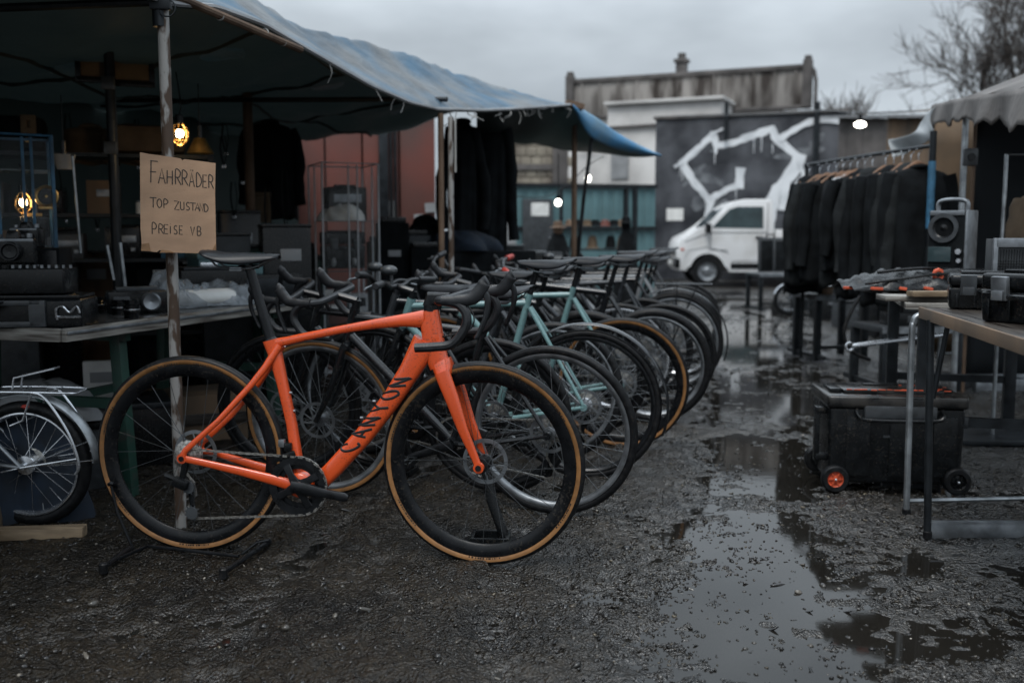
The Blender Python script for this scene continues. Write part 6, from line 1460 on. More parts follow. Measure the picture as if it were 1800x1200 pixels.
# ================================================================ THE RIGHT SIDE
M['tarpgrey'] = pm('grey_brown_tarpaulin', (.13, .118, .110), .65, scale=2.2, c2=(.055, .047, .042), bump=.5, bscale=8, disp=.02)
M['tarppale'] = pm('pale_translucent_sheet', (.42, .45, .47), .5, scale=3, c2=(.26, .28, .29), bump=.6, bscale=9, disp=.02)
M['brownsheet'] = pm('brown_canvas', (.12, .078, .045), .8, scale=2, c2=(.065, .045, .028), bump=.3, bscale=10)
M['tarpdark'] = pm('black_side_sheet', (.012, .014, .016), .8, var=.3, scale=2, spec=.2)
NZ_ = .83
def right_table():
    a = gp(1620, 541, NZ_); c = gp(1800, 597, NZ_); d = (c - a); d.normalize(); ln = 1.5; rz = math.atan2(d.y, d.x)
    root = thing('folding_table', 'wooden-topped folding table with bent steel tube legs at the right edge', 'table', (a.x, a.y, 0), rz)   # x towards the camera, y to its +left = right of photo
    b = MB(); b.box((ln/2, .36, NZ_ - .016), (ln, .72, .032), bev=.004); tp = b.build('tabletop', 'wood', root)
    b = MB(); b.box((ln/2, -.004, NZ_ - .017), (ln + .008, .012, .042), bev=.003); b.build('edge_strip', 'shedwood', tp)
    inv = Matrix.Rotation(-rz, 3, 'Z')
    def lc(p): return inv @ (Vector(p) - Vector((a.x, a.y, 0)))
    l1 = gp(1593, 905); l2 = gp(1630, 945)
    top1 = at(1603, 590, l1.y); bend = at(1612, 556, l1.y)
    b = MB(); b.tube([lc(p) for p in spline([l1, l1.lerp(top1, .5), top1, at(1606, 568, l1.y), bend, at(1640, 552, l1.y), at(1700, 556, l1.y)], 5)], .0125, 12); b.build('leg', 'steel', root)
    t2 = at(1636, 562, l2.y + .02)
    b = MB(); b.tube([lc(l2), lc(t2)], .0135, 12); b.build('leg', 'darksteel', root)
    r1 = gp(1790, 880); r1 = Vector((2.10, l1.y, 0)); r2 = Vector((2.06, l2.y, 0))
    for q in (r1, r2):
        b = MB(); b.tube([lc(q), lc(q + Vector((0, 0, NZ_ - .04)))], .013, 10); b.build('leg', 'darksteel', root)
    b = MB(); b.tube([lc(at(1596, 880, l1.y)), lc(r1 + Vector((0, 0, .07)))], .009, 8); b.build('crossbar', 'steel', root)
    b = MB(); b.tube([lc(at(1640, 700, l1.y - .1)), lc(at(1668, 562, l1.y - .1))], .010, 8); b.tube([lc(at(1602, 755, 5.4)), lc(at(1800, 760, 5.4))], .010, 8) if False else None
    b.build('brace', 'darksteel', root)
    b = MB(); p = lc(at(1634, 932, l2.y)); q = lc(Vector((2.15, l2.y, p.z))); dd = q - p
    b.box((p + q)/2, (dd.length, .012, .055), (0, 0, math.atan2(dd.y, dd.x)), bev=.003); b.box((p + q)/2 + Vector((0, 0, .031)), (dd.length, .03, .006), (0, 0, math.atan2(dd.y, dd.x))); b.build('foot_rail', 'dullalloy', root)
    b = MB()
    for l in (l1, l2): b.disc(.016, .03, lc(l) + Vector((0, 0, .012)), 12, 'z', bev=.003)
    b.build('rubber_foot', 'rubber', root)
right_table()
def second_table():
    z = .82; a = gp(1592, 532, z); c = gp(1540, 500, z); d = (c - a).normalized(); rz = math.atan2(d.y, d.x); ln = 1.75
    root = thing('market_table', 'second table with pale boards on top behind the folding table', 'table', (a.x, a.y, 0), rz)              # x away from the camera, right of photo = -y
    b = MB(); b.box((ln/2, -.40, z - .014), (ln, .8, .028), bev=.004); tp = b.build('tabletop', 'edgewood', root)
    for x in (.15, ln - .15):
        for y in (-.10, -.72):
            b = MB(); b.box((x, y, (z - .03)/2), (.06, .06, z - .03), bev=.004); b.build('leg', 'darksteel', root)
    for x in (.15, ln - .15): b = MB(); b.box((x, -.41, .3), (.04, .6, .04)); b.build('crossbar', 'darksteel', root)
    return root, rz
T2, T2R = second_table()
def t2(u, v, z=.822): return gp(u, v, z)
def plank(label, u, v, z, ln, w, rz, mat='palewood'):
    o = MB(); o.box((0, 0, .012), (ln, w, .022), bev=.003); e_ = tag(o.build('wooden_plank', mat, loc=gp(u, v, z), rz=rz), label, 'plank')
plank('pale grey plank at the near end of the second table', 1632, 528, .822, .40, .16, R(-6), 'edgewood')
plank('long brown plank under the black cable bag on the second table', 1630, 513, .822, .62, .14, R(2), 'wood')
plank('short light plank lying between the grey and the brown plank', 1648, 521, .845, .24, .07, R(4))
def cable_bag():
    p = gp(1610, 508, .846); root = thing('cable_bag', 'shiny black bag of cables with orange clips on the second table', 'bag', p, R(8))
    def f(u, v):
        x = -.36 + .80*u; a = math.pi*v; w = .19*(1 - .5*abs(u - .5)); h = (.085*math.sin(math.pi*min(1, u*1.05 + .04))**.7 + .014*math.sin(u*25 + v*13) + .01*math.sin(u*47 - v*20))*max(0, math.sin(a))
        return (x, .05 - w*math.cos(a) + .012*math.sin(u*20), max(0, h))
    M['shinybag'] = pm('shiny_black_plastic', (.006, .007, .008), .28, var=.4, scale=12, spec=.4, bump=.9, bscale=26, disp=.012)
    MB().grid(f, 60, 24).build('bag', 'shinybag', root, angle=40)
    rng = random.Random(3)
    for x, y in ((-.36, -.03), (-.26, -.115), (-.14, -.13), (-.02, -.14), (.2, -.14), (.33, -.13)):
        b = MB(); b.box((x, y, .010), (rng.uniform(.035, .07), .018, .014), (0, rng.uniform(-.2, .2), rng.uniform(-.6, .6)), bev=.005); b.build('clip', 'orangepart', root)
    b = MB(); b.tube(spline([(-.3, -.08, .03), (-.1, -.12, .06), (.1, -.10, .075), (.3, -.12, .04)], 5), .007, 6); b.tube(spline([(-.2, .0, .08), (0, -.05, .10), (.25, -.02, .085)], 5), .008, 6); b.build('cable', 'plasticblack', root)
cable_bag()
def pa_speaker():
    p = t2(1668, 470, .822); p = at(1671, 458, 5.0); p.z = .822
    root = thing('portable_speaker', 'upright black speaker with a round cone, top handle and bare metal side', 'speaker', p, R(-42))
    W, D, H = .175, .15, .40
    b = MB(); b.box((0, 0, H/2), (W, D, H), bev=.010, seg=3); bd = b.build('body', 'cloth', root)
    b = MB(); b.box((W/2 + .004, -.0, H/2), (.012, D + .006, H + .004), bev=.003); b.box((0, -D/2 - .0, H - .012), (W - .01, .012, .024), bev=.003); b.build('side_panel', 'dullalloy', bd)
    b = MB(); b.lathe([(.072, 0), (.072, -.012), (.052, -.012), (.048, .0)], (-.015, -D/2, .315), 32, 'y'); b.build('speaker_ring', 'plasticgrey', bd)
    b = MB(); b.lathe([(.05, -.004), (.022, .022), (.0001, .016)], (-.015, -D/2 - .003, .315), 28, 'y'); b.lathe([(.0001, -.010), (.018, -.004), (.02, .004)], (-.015, -D/2 + .004, .315), 16, 'y'); b.build('speaker_cone', 'plasticblack', bd)
    b = MB(); b.box((-.03, -D/2 - .003, .185), (.11, .008, .075), bev=.004); b.build('display', 'darkglass', bd)
    b = MB(); b.disc(.014, .02, (.062, -D/2 - .008, .20), 14); b.disc(.011, .02, (.066, -D/2 - .008, .155), 14); b.build('control_knob', 'alloy', bd)
    b = MB(); b.tube(spline([(-.07, 0, H), (-.065, 0, H + .045), (0, 0, H + .055), (.065, 0, H + .045), (.07, 0, H)], 4), (.011, .016), 10, ref=(0, 1, 0)); b.build('handle', 'dullalloy', root)
pa_speaker()
def tool():
    p = at(1645, 487, 4.7); p.z = .846; root = thing('power_tool', 'black power tool with an orange collar lying before the upright speaker', 'power tool', p, R(6))
    b = MB(); b.tube([(.0, 0, .06), (.06, 0, .065), (.26, 0, .065)], [.026, .036, .034], 16); b.tube([(-.005, 0, .0), (0, 0, .05)], [.03, .024], 14); b.build('body', 'plasticblack', root)
    b = MB(); b.ring(.022, .010, (-.005, -.028, .072), 8, 6); b.build('collar', 'orangepart', root)
    b = MB(); b.tube([(.26, 0, .065), (.31, 0, .065)], .033, 18); b.tube([(.31, 0, .065), (.325, 0, .065)], .028, 18); b.build('metal_end', 'alloy', root)
    b = MB(); b.ball((-.012, -.03, .012), .012, 10); b.build('switch', 'alloy', root)
tool()
p = at(1713, 512, 3.55); p.z = NZ_
c1 = hard_case('hard_case', 'smaller black hard case with clip latches at the back of the folding table', (1.80, 3.60, NZ_), (.30, .22, .125), R(-22))
c1.location = (at(1742, 530, 3.70).x, 3.70, NZ_)
c2 = hard_case('hard_case', 'larger black hard case with a shiny latch plate in front on the folding table', (1.55, 2.95, NZ_), (.36, .25, .150), R(-62), latch='dullalloy')
c2.location = (at(1858, 560, 3.05).x, 3.05, NZ_)
def clear_box():
    p = at(1768, 500, 3.95); p.z = NZ_; root = thing('mesh_lamp_box', 'grey framed box with a mesh front standing behind the hard cases', 'box', p, R(-6))
    b = MB(); W, D, H = .135, .12, .26
    for x in (-W/2, W/2): b.box((x, -D/2, H/2), (.018, .014, H), bev=.003)
    b.box((0, -D/2, H - .018), (W, .014, .036), bev=.003); b.box((0, -D/2, .01), (W, .014, .02), bev=.003); fr_ = b.build('frame', 'dullalloy', root)
    b = MB(); b.box((0, .004, H/2), (W - .004, D - .02, H - .006), bev=.004); b.build('body', 'plasticgrey', root)
    b = MB()
    for k in range(12): b.box((-W/2 + .012 + k*(W - .024)/11, -D/2 + .004, H*.45), (.002, .003, H*.76))
    for k in range(16): b.box((0, -D/2 + .0065, .02 + k*.010), (W - .02, .002, .002))
    b.build('mesh_front', 'plasticblack', fr_)
    b = MB(); b.box((.11, .0, H*.5), (.08, .11, H*.98), bev=.006); b.build('side_pack', 'plasticblack', root)
clear_box()
# ---------------------------------------------------------------- the rolling tool box on the ground
M['wornlid'] = pm('worn_wet_lid', (.030, .028, .026), .20, scale=9, c2=(.006, .0065, .007), lo=.42, hi=.6, bump=.3, bscale=40)
def roller():
    a = gp(1452, 862); c = gp(1692, 868); w = (c - a).length; rz = math.atan2((c - a).y, (c - a).x); root = thing('rolling_toolbox', 'big black rolling tool box with orange wheels and a worn stickered lid', 'tool box', (a + c)/2, rz)
    D = .36; H = .37; x0 = -w/2
    b = MB(); b.box((0, D/2, .035 + (H - .035)/2), (w - .02, D, H - .035), bev=.02, top=(1.03, 1.03), seg=3)
    for x in (-.16, .02, .2): b.box((x, -.004, .2), (.10, .014, .26), bev=.005)
    bd = b.build('body', 'plasticblack', root)
    b = MB(); b.box((0, D/2, H + .022), (w + .015, D + .03, .055), bev=.016, seg=3); b.box((0, D/2 + .0, H + .055), (w*.74, D*.66, .018), bev=.006); ld = b.build('lid', 'wornlid', root)
    b = MB(); b.box((-.02, D*.62, H + .066), (.15, .05, .012), bev=.003)
    for x in (-w*.42, w*.40): b.box((x, D*.45, H + .056), (.05, .16, .02), bev=.005)
    b.build('lid_recess', 'plasticblack', ld)
    rng = random.Random(6)
    b = MB()
    for k in range(13): b.box((-.19 + k*.034 + rng.uniform(-.008, .008), D*.17 + rng.uniform(-.01, .012), H + .0655), (rng.uniform(.012, .034), rng.uniform(.006, .014), .003), (0, 0, rng.uniform(-.2, .2)))
    for k in range(7): b.box((rng.uniform(.04, .26), D*rng.uniform(.15, .6), H + .0655), (rng.uniform(.01, .03), rng.uniform(.005, .012), .003), (0, 0, rng.uniform(-.6, .6)))
    b.build('sticker_remains', 'orangepart', ld)
    b = MB(); b.tube(spline([(-.17, -.006, H - .01), (-.165, -.04, H - .035), (-.12, -.045, H - .05), (.13, -.045, H - .05), (.18, -.04, H - .035), (.185, -.006, H - .01)], 5), .008, 8); b.build('front_handle', 'plasticblack', root)
    b = MB(); b.box((.01, -.012, H - .02), (.30, .03, .055), bev=.010); b.build('grip_plate', 'plasticgrey', bd)
    b = MB(); b.box((x0 - .035, .07, .24), (.02, .05, .24), bev=.005)
    for z in (.14, .345): b.box((x0 - .012, .07, z), (.06, .06, .03), bev=.006)
    b.build('side_handle', 'plasticblack', bd)
    b = MB(); b.box((w/2 + .01, .1, .3), (.03, .12, .05), bev=.006); b.build('latch', 'plasticgrey', bd)
    b = MB(); b.box((-.02, -.008, .245), (.07, .004, .010)); b.build('badge', 'plasticgrey', bd)
    for x in (x0 + .032, w/2 - .03):
        for y in (-.012, D + .012):
            b = MB(); b.lathe([(.034, -.022), (.052, -.022), (.058, -.014), (.058, .014), (.052, .022), (.034, .022)], (x, y, .058), 28, 'y', True); wo = b.build('wheel', 'rubber', root)
            b = MB(); b.lathe([(.0001, -.020), (.010, -.022), (.014, -.012), (.026, -.010), (.035, -.020), (.035, .02), (.0001, .02)] if y < .1 else [(.0001, .02), (.035, .02), (.035, -.02), (.0001, -.02)], (x, y, .058), 22)
            for k in range(6): b.box((x + .021*math.cos(k*1.047), y - .016, .058 + .021*math.sin(k*1.047)), (.018, .008, .005), (0, -k*1.047, 0))
            b.build('wheel_rim', 'orangepart' if x < 0 and y < .1 else 'plasticblack', wo)
            b = MB(); b.ball((x, y - .024, .058), .006, 8); b.build('axle_cap', 'alloy', wo)
roller()
# ---------------------------------------------------------------- stall roof on the right
def right_canopy():
    c = at(1708, 172, 6.3); root = thing('market_canopy', 'grey-brown canvas canopy with a hanging edge over the right stall', 'canopy', c)
    # corner at c; roof climbs to the right, eaves run to the camera and away from it
    E1 = Vector((-.22, -1, 0)).normalized(); E2 = Vector((1, -.2, 0)).normalized()
    hemA = [at(1642, 186, 8.6), at(1668, 180, 7.6), c, at(1760, 165, 5.5), at(1830, 152, 4.6)]
    A = spline(hemA, 8)
    top = spline([at(1652, 184, 9.2) + Vector((.5, 0, .1)), at(1690, 172, 7.9) + Vector((.9, .1, .38)), c + Vector((1.5, .2, .80)), at(1800, 130, 6.3) + Vector((1.2, -.1, .55)), at(1900, 90, 5.4) + Vector((.9, 0, .3))], 8)
    def fr(u, v):
        i = u*(len(A)-1); k = min(int(i), len(A)-2); a = A[k].lerp(A[k+1], i-k); t = top[k].lerp(top[k+1], i-k); p = a.lerp(t, v); p.z -= .07*math.sin(math.pi*v) - .01*math.sin(u*30 + v*6); return p - c
    o = MB().grid(fr, 48, 16).build('roof_sheet', 'tarpgrey', root, solid=.008, angle=70)
    rng = random.Random(4)
    def val(u, v):
        i = u*(len(A)-1); k = min(int(i), len(A)-2); a = A[k].lerp(A[k+1], i-k); dr = .15 + .07*abs(u - .5) + .015*math.sin(u*23) + .012*math.sin(u*71) + .010*math.sin(u*113)
        return a - c + Vector((-.02 + .03*v*math.sin(u*26) - .03*v, -.02*v, .004 - dr*v))
    MB().grid(val, 60, 6).build('hanging_edge', 'tarpgrey', o, solid=.006, angle=70)
    b = MB(); b.tube([a - c + Vector((.02, 0, -.015)) for a in A], .018, 8); b.build('eaves_pipe', 'rustbrown', root)
    # pale torn sheet hanging off its far corner
    sh = thing('torn_sheet', 'pale torn plastic sheet flapping from the far corner of the right canopy', 'sheet', at(1640, 190, 8.4))
    o_ = at(1640, 190, 8.4); U = spline([at(1644, 188, 8.3), at(1618, 222, 8.5), at(1590, 240, 8.7), at(1568, 244, 8.8)], 6); D = spline([at(1640, 226, 8.3), at(1626, 250, 8.5), at(1600, 268, 8.7), at(1562, 278, 8.8)], 6)
    def g(u, v):
        i = u*(len(U)-1); k = min(int(i), len(U)-2); p = U[k].lerp(U[k+1], i-k).lerp(D[k].lerp(D[k+1], i-k), v); p.y += .08*math.sin(u*8 + v*3); return p - o_
    MB().grid(g, 24, 12).build('sheet', 'tarppale', sh, solid=.004, angle=70)
right_canopy()
q = at(1689, 400, 6.5); pole('stall_pole', 'silver steel pole holding the corner of the right canopy', (q.x, q.y, 0), 1.96, .020, 'steel')
q = at(1706, 400, 6.9); pole('stall_pole', 'thin brown pole right beside the silver pole of the right stall', (q.x, q.y, 0), 1.95, .012, 'rustbrown')
def screen(name, label, p0, p1, z0, z1, mat, wav=.03):
    a, e, n, ln = frame2(p0, p1); root = thing(name, label, 'sheet', a, math.atan2(e.y, e.x))
    MB().grid(lambda u, v: (ln*u, wav*math.sin(u*17 + v*2), z0 + (z1 - z0)*v), 40, 10).build('sheet', mat, root, solid=.01, angle=80)
x0, x1 = at(1640, 300, 9.4), at(1716, 300, 9.2); screen('canvas_screen', 'brown canvas screen behind the silver pole of the right stall', (x0.x, 9.4), (x1.x + .6, 9.0), .0, 2.15, 'brownsheet')
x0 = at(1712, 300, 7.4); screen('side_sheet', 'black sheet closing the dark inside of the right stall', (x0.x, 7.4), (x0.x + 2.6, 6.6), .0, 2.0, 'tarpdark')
b = MB(); b.box((0, -.02, 0), (.09, .03, .11), bev=.01); sk = thing('socket_box', 'small white socket box on the poles of the right stall', 'socket', at(1703, 277, 6.4)); hb_o = b.build('housing', 'plasticgrey', sk); b = MB(); b.disc(.025, .02, (0, -.035, 0), 14); b.build('socket', 'plasticblack', hb_o)
# ---------------------------------------------------------------- clothes rack with black jackets
def rack():
    a, c = at(1418, 290, 8.9), at(1640, 256, 7.1); root = thing('clothes_rack', 'long black clothes rack of steel tube with a blue-taped post on the right', 'clothes rack', (a.x, a.y, 0)); o = Vector((a.x, a.y, 0))
    b = MB(); b.tube([a - o, c - o], .016, 10); b.build('rail', 'darksteel', root)
    for p, m_, r in ((a, 'darksteel', .016), (c, 'darksteel', .024)):
        b = MB(); b.tube([Vector((p.x, p.y, 0)) - o, p - o + Vector((0, 0, .1 if p is c else 0))], r, 10); b.build('post', m_, root)
    b = MB(); b.tube([Vector((c.x, c.y, 1.15)) - o, Vector((c.x, c.y, 1.62)) - o], .026, 10); b.build('taped_sleeve', 'bluepaint', root)
    return a, c
RA, RC = rack()
M['cloth2'] = pm('charcoal_cloth', (.016, .018, .019), .9, var=.4, scale=9, bump=.4, bscale=40, spec=.12, disp=.006)
def hanger(p, rz):
    root = thing('clothes_hanger', 'wooden clothes hanger hooked on the black rack', 'hanger', p, rz, 'wooden hangers on the clothes rack')
    b = MB(); b.tube(spline([(-.13, 0, -.150), (-.07, 0, -.105), (0, 0, -.070), (.07, 0, -.105), (.13, 0, -.150)], 5), [(.014, .008)]*20 + [(.014, .008)], 8, ref=(0, 1, 0)); b.build('bar', 'hangerwood', root)
    b = MB(); b.tube(spline([(0, 0, -.05), (0, 0, -.01), (.02, 0, .02), (.0, 0, .04), (-.02, 0, .022)], 4), .0035, 6); b.build('hook', 'alloy', root)
jk = [(.03, 'first black jacket on the rack, hood up, nearest to the van', .44, True), (.21, 'narrow black jacket hanging second beside the van-side hooded jacket', .40, False), (.34, 'black shirt with a white sleeve print on the rack', .42, False), (.46, 'black jacket right of the shirt with the white print', .42, False),
      (.58, 'thin black cardigan in the middle of the crowded rack end', .42, True), (.68, 'broad black coat covering the middle of the rack', .48, False), (.80, 'black coat next to the last one by the blue-taped post', .46, False), (.91, 'last black coat on the rack against the blue-taped post', .46, False)]
for i, (t, lab, w, hd) in enumerate(jk):
    p = RA.lerp(RC, t); L_ = (.98, .84, .92, .78, .95, 1.0, .88, .96)[i]
    rz = R(14) + random.Random(i).uniform(-.55, .4)
    h_ = p - Vector((0, 0, .036)); hanger(h_, rz)
    g_ = coat('hanging_jacket', lab, h_ + Vector((0, -.01, -.035)), w, (.20, .13, .17, .12, .16, .22, .15, .2)[i], L_ - .01*i, ('cloth', 'cloth', 'cloth2', 'cloth', 'cloth2', 'cloth', 'cloth2', 'cloth')[i], rz, True, 20 + i, hd)
    if i == 2:
        b = MB(); b.box((-w*.28, -.105, -.45), (.075, .014, .26), bev=.004); b.build('sleeve_print', 'paper', g_)
for t, lab, w, L_, m_ in ((.13, 'charcoal jacket half hidden between the hooded and the narrow black one', .44, .90, 'cloth2'), (.28, 'black pullover half hidden behind the shirt with the print', .46, .86, 'cloth'), (.40, 'pale grey shirt collar showing between the black jackets', .34, .40, 'greysheet'), (.52, 'black parka half hidden left of the thin cardigan', .48, .97, 'cloth'), (.74, 'black raincoat squeezed behind the broad coat', .50, 1.0, 'cloth'), (.86, 'charcoal coat squeezed in next to the last one', .48, .98, 'cloth2')):
    p = RA.lerp(RC, t) - Vector((0, 0, .04)); hanger(p, R(12)); coat('hanging_jacket', lab, p + Vector((0, -.01, -.035)), w, .16, L_, m_, R(14) + random.Random(int(t*100)).uniform(-.5, .4), L_ > .5, int(t*100), t > .5, spread=1.2)
# a brown shirt on a stand inside the right stall
q = at(1842, 312, 5.3); coat('hanging_shirt', 'brown checked shirt on a hanger inside the dark right stall', q - Vector((0, 0, .0)), .26, .14, .44, 'brownclothe', R(-5), seed=40)
hg = thing('clothes_hanger', 'wooden clothes hanger holding the brown shirt', 'hanger', q + Vector((0, 0, .03)), R(-5))
b = MB(); b.tube([(-.08, 0, -.10), (0, 0, -.07), (.08, 0, -.10)], (.014, .008), 8, ref=(0, 1, 0)); b.build('bar', 'hangerwood', hg); b = MB(); b.tube([(0, 0, -.05), (0, 0, .0), (.015, 0, .015)], .003, 6); b.build('hook', 'alloy', hg)
st_ = thing('garment_stand', 'grey steel stand carrying the brown shirt inside the right stall', 'clothes rack', (at(1768, 300, 5.3).x, 5.3, 0)); zt = at(1768, 272, 5.3).z
b = MB(); b.tube([(0, 0, 0), (0, 0, zt), (.6, 0, zt), (.6, 0, 0)], .011, 8); b.build('frame', 'steel', st_)
b = MB(); b.box((.2, 0, .02), (.9, .35, .03), bev=.005); b.build('base', 'darksteel', st_)
# ---------------------------------------------------------------- small tables, stools and gear in the middle distance on the right
def small_table(label, u, v, w, d, h, rz, mat='darksteel', top='plasticgrey', name='side_table'):
    p = gp(u, v); root = thing(name, label, 'table', p, rz); b = MB(); b.box((w/2, d/2, h - .02), (w, d, .04), bev=.004); tp = b.build('tabletop', top, root)
    b = MB(); b.box((w/2, -.004, h - .02), (w + .01, .012, .045)); b.build('edge_strip', 'dullalloy', tp)
    for x in (.03, w - .03):
        for y in (.03, d - .03):
            b = MB(); b.box((x, y, (h - .04)/2), (.055, .055, h - .04), bev=.004); b.build('leg', mat, root)
    b = MB(); b.box((w/2, .03, .12), (w - .08, .03, .03)); b.box((.03, d/2, .04), (.03, d + .25, .035)); b.build('crossbar', mat, root); return p
pA = small_table('dark low table with a pale edge left of the trolley and jackets', 1432, 635, .50, .5, .58, R(8))
pB = small_table('black work trolley table standing behind the rolling tool box', 1548, 690, .62, .55, .46, R(5))
pC = small_table('dark low table at the van end carrying flat black panels', 1334, 548, .75, .6, .55, R(6))
def panel(label, u, v, Y, w, h, rz, tilt):
    p = at(u, v, Y); root = thing('flat_case', label, 'case', p, rz); b = MB(); b.box((0, 0, h/2), (w, .09, h), (R(tilt), 0, 0), bev=.012); bd = b.build('body', 'plasticgrey', root)
    b = MB(); b.box((0, -.05 - h*.5*math.tan(R(tilt))*0, h/2), (w*.86, .02, h*.84), (R(tilt), 0, 0), bev=.004); b.build('panel', 'cloth', bd)
    b = MB(); b.tube([(-.06, 0, h), (-.05, 0, h + .04), (.05, 0, h + .04), (.06, 0, h)], .010, 8); b.build('handle', 'plasticblack', bd)
panel('dark flat case leaning on the low table before the van, left one', 1352, 478, 14.0, .32, .48, R(5), -5)
panel('dark flat case leaning on the low table before the van, right one', 1382, 478, 13.6, .36, .46, R(-8), -6)
def stool(label, u, v, h, w, rz):
    p = gp(u, v); root = thing('steel_stool', label, 'stool', p, rz); b = MB(); b.box((w/2, w/2, h), (w, w, .04), bev=.012); b.build('seat', 'plasticblack', root)
    for x in (0, w):
        for y in (0, w):
            b = MB(); b.tube([(x - .03 if x == 0 else x + .03, y, 0), (x, y, h)], .013, 8); b.build('leg', 'steel', root)
    b = MB(); b.tube([(-.015, 0, h*.4), (w + .015, 0, h*.4)], .009, 8); b.tube([(-.015, w, h*.4), (w + .015, w, h*.4)], .009, 8); b.build('rung', 'steel', root)
stool('black-seated stool with shiny steel legs behind the folding table', 1690, 672, .47, .26, R(12))
lad = thing('folded_ladder', 'pale folded aluminium step lying on the ground behind the stool', 'ladder', gp(1730, 690), R(4)); b = MB(); b.box((.3, 0, .05), (.75, .05, .09), bev=.006); b.box((.3, .25, .05), (.75, .05, .09), bev=.006); b.build('rail', 'dullalloy', lad); b = MB()
for k in range(4): b.box((.05 + k*.17, .125, .06), (.04, .25, .03))
b.build('rung', 'dullalloy', lad)
def spanner():
    p = at(1498, 608, 5.6); root = thing('bicycle_frame_part', 'loose silver tube with a ring end sticking out under the trolley table', 'tube', p, R(4)); b = MB(); b.tube([(0, 0, 0), (.30, 0, .035), (.55, .02, .06)], .014, 10); b.build('tube', 'alloy', root); b = MB(); b.ring(.022, .008, (-.015, 0, -.005), 18, 8); b.build('ring_end', 'alloy', root)
spanner()
tr = thing('cable', 'thick black cable looping down beside the trolley table', 'cable', at(1510, 520, 5.9)); b = MB(); b.tube(spline([at(1512, 520, 5.9), at(1496, 548, 5.9), at(1484, 580, 5.9), at(1488, 605, 5.9), at(1505, 622, 5.9), at(1530, 632, 5.9)], 6), .011, 8)
bmesh.ops.translate(b.bm, vec=-at(1510, 520, 5.9), verts=b.bm.verts); b.build('lead', 'rubber', tr)
# bicycles' and machines' leftovers under the jackets
def moped(label, u, v, rz, seed):
    p = gp(u, v); root = thing('pushchair_wheels', label, 'trolley', p, rz); b = MB(); b.ring(.19, .028, (0, 0, .21), 36, 8); wo = b.build('wheel', 'rubber', root)
    b = MB(); b.ring(.155, .008, (0, 0, .21), 36, 6)
    for k in range(10): b.tube([(0, 0, .21), (.155*math.cos(k*.628), 0, .21 + .155*math.sin(k*.628))], .003, 4)
    b.build('spokes', 'alloy', wo)
    b = MB(); b.tube([(0, .05, .21), (.35, .05, .50), (.6, .05, .45), (.45, .05, .2), (0, .05, .21)], .016, 8); b.build('frame', 'darksteel', root)
    b = MB(); b.tube(arc((0, .21), .225, R(20), R(160), 10, y=0), (.006, .03), 8, ref=(0, 1, 0)); b.build('mudguard', 'alloy', root)
moped('small-wheeled cart with a bright mudguard under the first jackets', 1385, 552, R(6), 1)
for i, (u, v, w, d, h, m_, lab, Y) in enumerate(((1452, 560, .36, .3, .3, 'plasticblack', 'black crate of gear under the hooded jacket', 0), (1500, 575, .4, .34, .32, 'plasticgrey', 'dark grey crate of gear under the middle jackets', 0), (1560, 590, .5, .4, .45, 'plasticblack', 'black crate under the broad black coat', 0), (1610, 600, .45, .4, .5, 'cloth', 'black covered box at the foot of the blue-taped post', 0))):
    box_thing('gear_crate', lab, 'crate', gp(u, v), (w, d, h), m_, R(10), [('rim', (0, 0, h), (w + .02, d + .02, .03), 'plasticblack'), ('handle', (0, -d/2 - .006, h*.7), (.12, .012, .03), 'dullalloy')])
for i, (dx, dy, w, d, h, m_, lab) in enumerate(((.12, .15, .10, .1, .12, 'rustbrown', 'small brown jar on the low table left of the trolley'), (.30, .2, .16, .14, .16, 'plasticblack', 'black gadget on the low table left of the trolley'))):
    box_thing('small_jar' if i == 0 else 'gadget_box', lab, 'jar' if i == 0 else 'box', pA + Vector((dx, dy, .582)), (w, d, h), m_, R(8), [('lid', (0, 0, h + .006), (w*.9, d*.9, .02), 'dullalloy')])
box_thing('battery_pack', 'long dark battery pack on the trolley table', 'battery', pB + Vector((.3, .22, .462)), (.42, .2, .09), 'plasticblack', R(6), [('label_plate', (0, -.103, .045), (.2, .004, .05), 'plasticgrey')])
box_thing('steel_tray', 'grey steel tray standing at the rear of the trolley table', 'tray', pB + Vector((.42, .45, .462)), (.3, .14, .14), 'plasticgrey', R(6), [('rim', (0, 0, .14), (.32, .16, .014), 'dullalloy')])
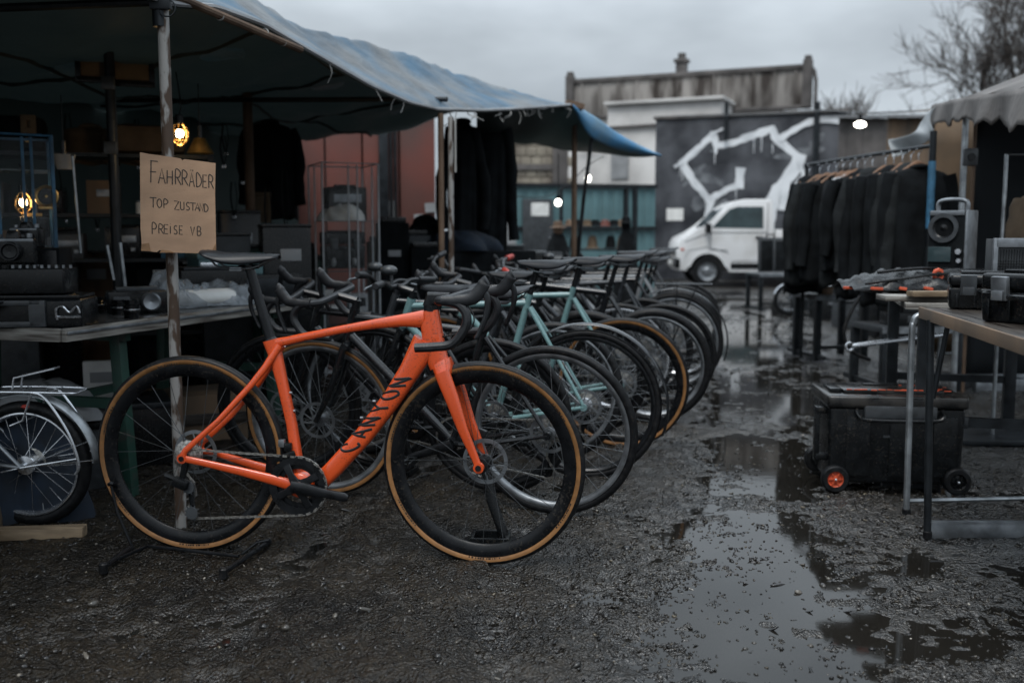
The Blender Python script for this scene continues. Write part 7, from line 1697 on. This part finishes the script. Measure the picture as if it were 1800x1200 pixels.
# ---------------------------------------------------------------- hat shelf, bulbs and wires in the middle distance
def hatshelf():
    p = at(1052, 470, 17.5); w = 1.3; root = thing('hat_shelf', 'black steel shelf with rows of hats before the teal fence', 'shelf', (p.x, 17.5, 0)); h = at(1052, 330, 17.5).z
    for x in (-w/2, w/2 - .16, w/2):
        for y in (0, .4):
            b = MB(); b.box((x, y, h/2), (.05, .05, h)); b.build('post', 'darksteel', root)
    for z in (.35, .85, 1.24, h): b = MB(); b.box((0, .2, z), (w, .45, .03)); b.build('board', 'darksteel', root)
    hs = [(x, 1.26) for x in (-.5, -.36, -.2, -.05, .12, .28, .42)] + [(x, .87) for x in (-.42, -.1, .22, .42)]
    cols = ['rustbrown', 'cloth', 'brownclothe', 'cloth', 'containerred', 'cloth', 'shedwood', 'cloth', 'brownclothe', 'cloth', 'brownsheet']
    wd = ['rust-brown', 'black', 'brown', 'black', 'dull red', 'black', 'tan', 'black', 'brown', 'black', 'ochre']
    for i, (x, z) in enumerate(hs):
        big = z < 1; hh = .22 if big else .11
        o = MB(); o.lathe([(.0001, hh), (.06, hh*.95), (.085, hh*.5), (.09, .02), (.14, .0), (.14, -.006), (.08, .0)], (0, 0, .008), 18, 'z')
        row = 'upper' if not big else 'lower'; nth = ['first', 'second', 'third', 'fourth', 'fifth', 'sixth', 'seventh'][i if not big else i - 7]
        tag(o.build('hat', cols[i], loc=(p.x + x, 17.62, z + .004)), f'{wd[i]} hat, {nth} from the left on the {row} hat shelf board', 'hat', 'hats on the shelf')
hatshelf()
def bulb(label, u, v, Y, r=.045, up=.35, cold=True, wide=False):
    p = at(u, v, Y); root = thing('hanging_bulb', label, 'lamp', p); b = MB()
    b.ball((0, 0, 0), r, 14, (1.5, 1, .8) if wide else (1, 1, 1.15)); b.build('bulb', 'glowcold', root)
    b = MB(); b.disc(r*.5, r*1.4, (0, 0, r*1.7), 12, 'z'); b.tube([(0, 0, r*2), (0, 0, up)], .006, 5); b.build('socket', 'plasticblack', root)
bulb('round white bulb hanging right of the thin brown pole', 1033, 314, 11.0, .037, .30)
bulb('round white bulb hanging left of the thin brown pole', 981, 356, 11.5, .036, .55)
bulb('bright wide lamp hanging from the wire before the grey shed', 1512, 219, 14.0, .055, .20, wide=True)
def wire(label, pts, r=.008):
    o = pts[0]; root = thing('overhead_wire', label, 'wire', o); b = MB(); b.tube([p - o for p in spline(pts, 6)], r, 5); b.build('strand', 'plasticblack', root)
    b = MB(); b.ball((0, 0, 0), r*2.2, 8); b.build('end_clamp', 'darksteel', root)
wire('dark wire with the wide lamp running from the hall to the right canopy', [at(1195, 205, 23.5), at(1360, 200, 18.5), at(1440, 195, 15.5), at(1512, 199, 14.0), at(1600, 196, 11.5), at(1645, 192, 9.5)], .012)
wire('dark wire sagging past the teal fence with two round bulbs', [at(868, 340, 12.2), at(935, 347, 12.0), at(981, 338, 11.5), at(1033, 292, 11.0), at(1060, 276, 10.6)], .006)
# standing goods before the fence
def mannequin(label, u, v, Y, h, w, mat, seed):
    p = at(u, v, Y); p.z = 0; root = thing('draped_stand', label, 'stand', p); rng = random.Random(seed); ph = rng.uniform(0, 6)
    def f(a, k):
        t = 2*math.pi*a; ww = w/2*(.18 + .82*min(1, ((1 - k)*1.6)**.7))*(1 + .1*math.sin(5*t + ph)); return (ww*math.cos(t), ww*.6*math.sin(t), .02 + (h - .14)*k)
    MB().grid(f, 26, 14, closed=True).build('draped_coat', mat, root, angle=70)
    b = MB(); b.ball((0, 0, h - .10), .085, 12, (1, 1, 1.2)); b.lathe([(.14, h - .08), (.08, h - .06), (.07, h + .02), (.0001, h + .03)], (0, 0, 0), 16, 'z'); b.build('hat_block', 'cloth' if seed % 2 else 'rustbrown', root)
mannequin('coat stand draped in dark brown with a hat left of the thin pole', 981, 420, 15.5, 1.30, .55, 'cloth', 2)
mannequin('coat stand draped in black at the right end of the hat shelf', 1100, 420, 16.4, 1.38, .42, 'cloth', 3)
box_thing('white_bin', 'grey-white bin standing below the coat stand left of the thin pole', 'bin', Vector((at(972, 440, 15).x, 15, 0)), (.26, .3, .82), 'greysheet', 0, [('lid', (0, 0, .83), (.28, .32, .04), 'plasticgrey')])
box_thing('dark_bin', 'large black bin before the teal door', 'bin', Vector((at(925, 440, 14).x, 14, 0)), (.55, .45, .85), 'plasticblack', 0, [('lid', (0, 0, .86), (.58, .48, .05), 'plasticgrey')])
box_thing('dark_bin', 'tall black box beside the crumbling brick wall', 'box', Vector((at(893, 440, 13).x, 13, 0)), (.4, .4, .95), 'plasticblack', 0, [('lid', (0, 0, .96), (.42, .42, .04), 'darksteel')])
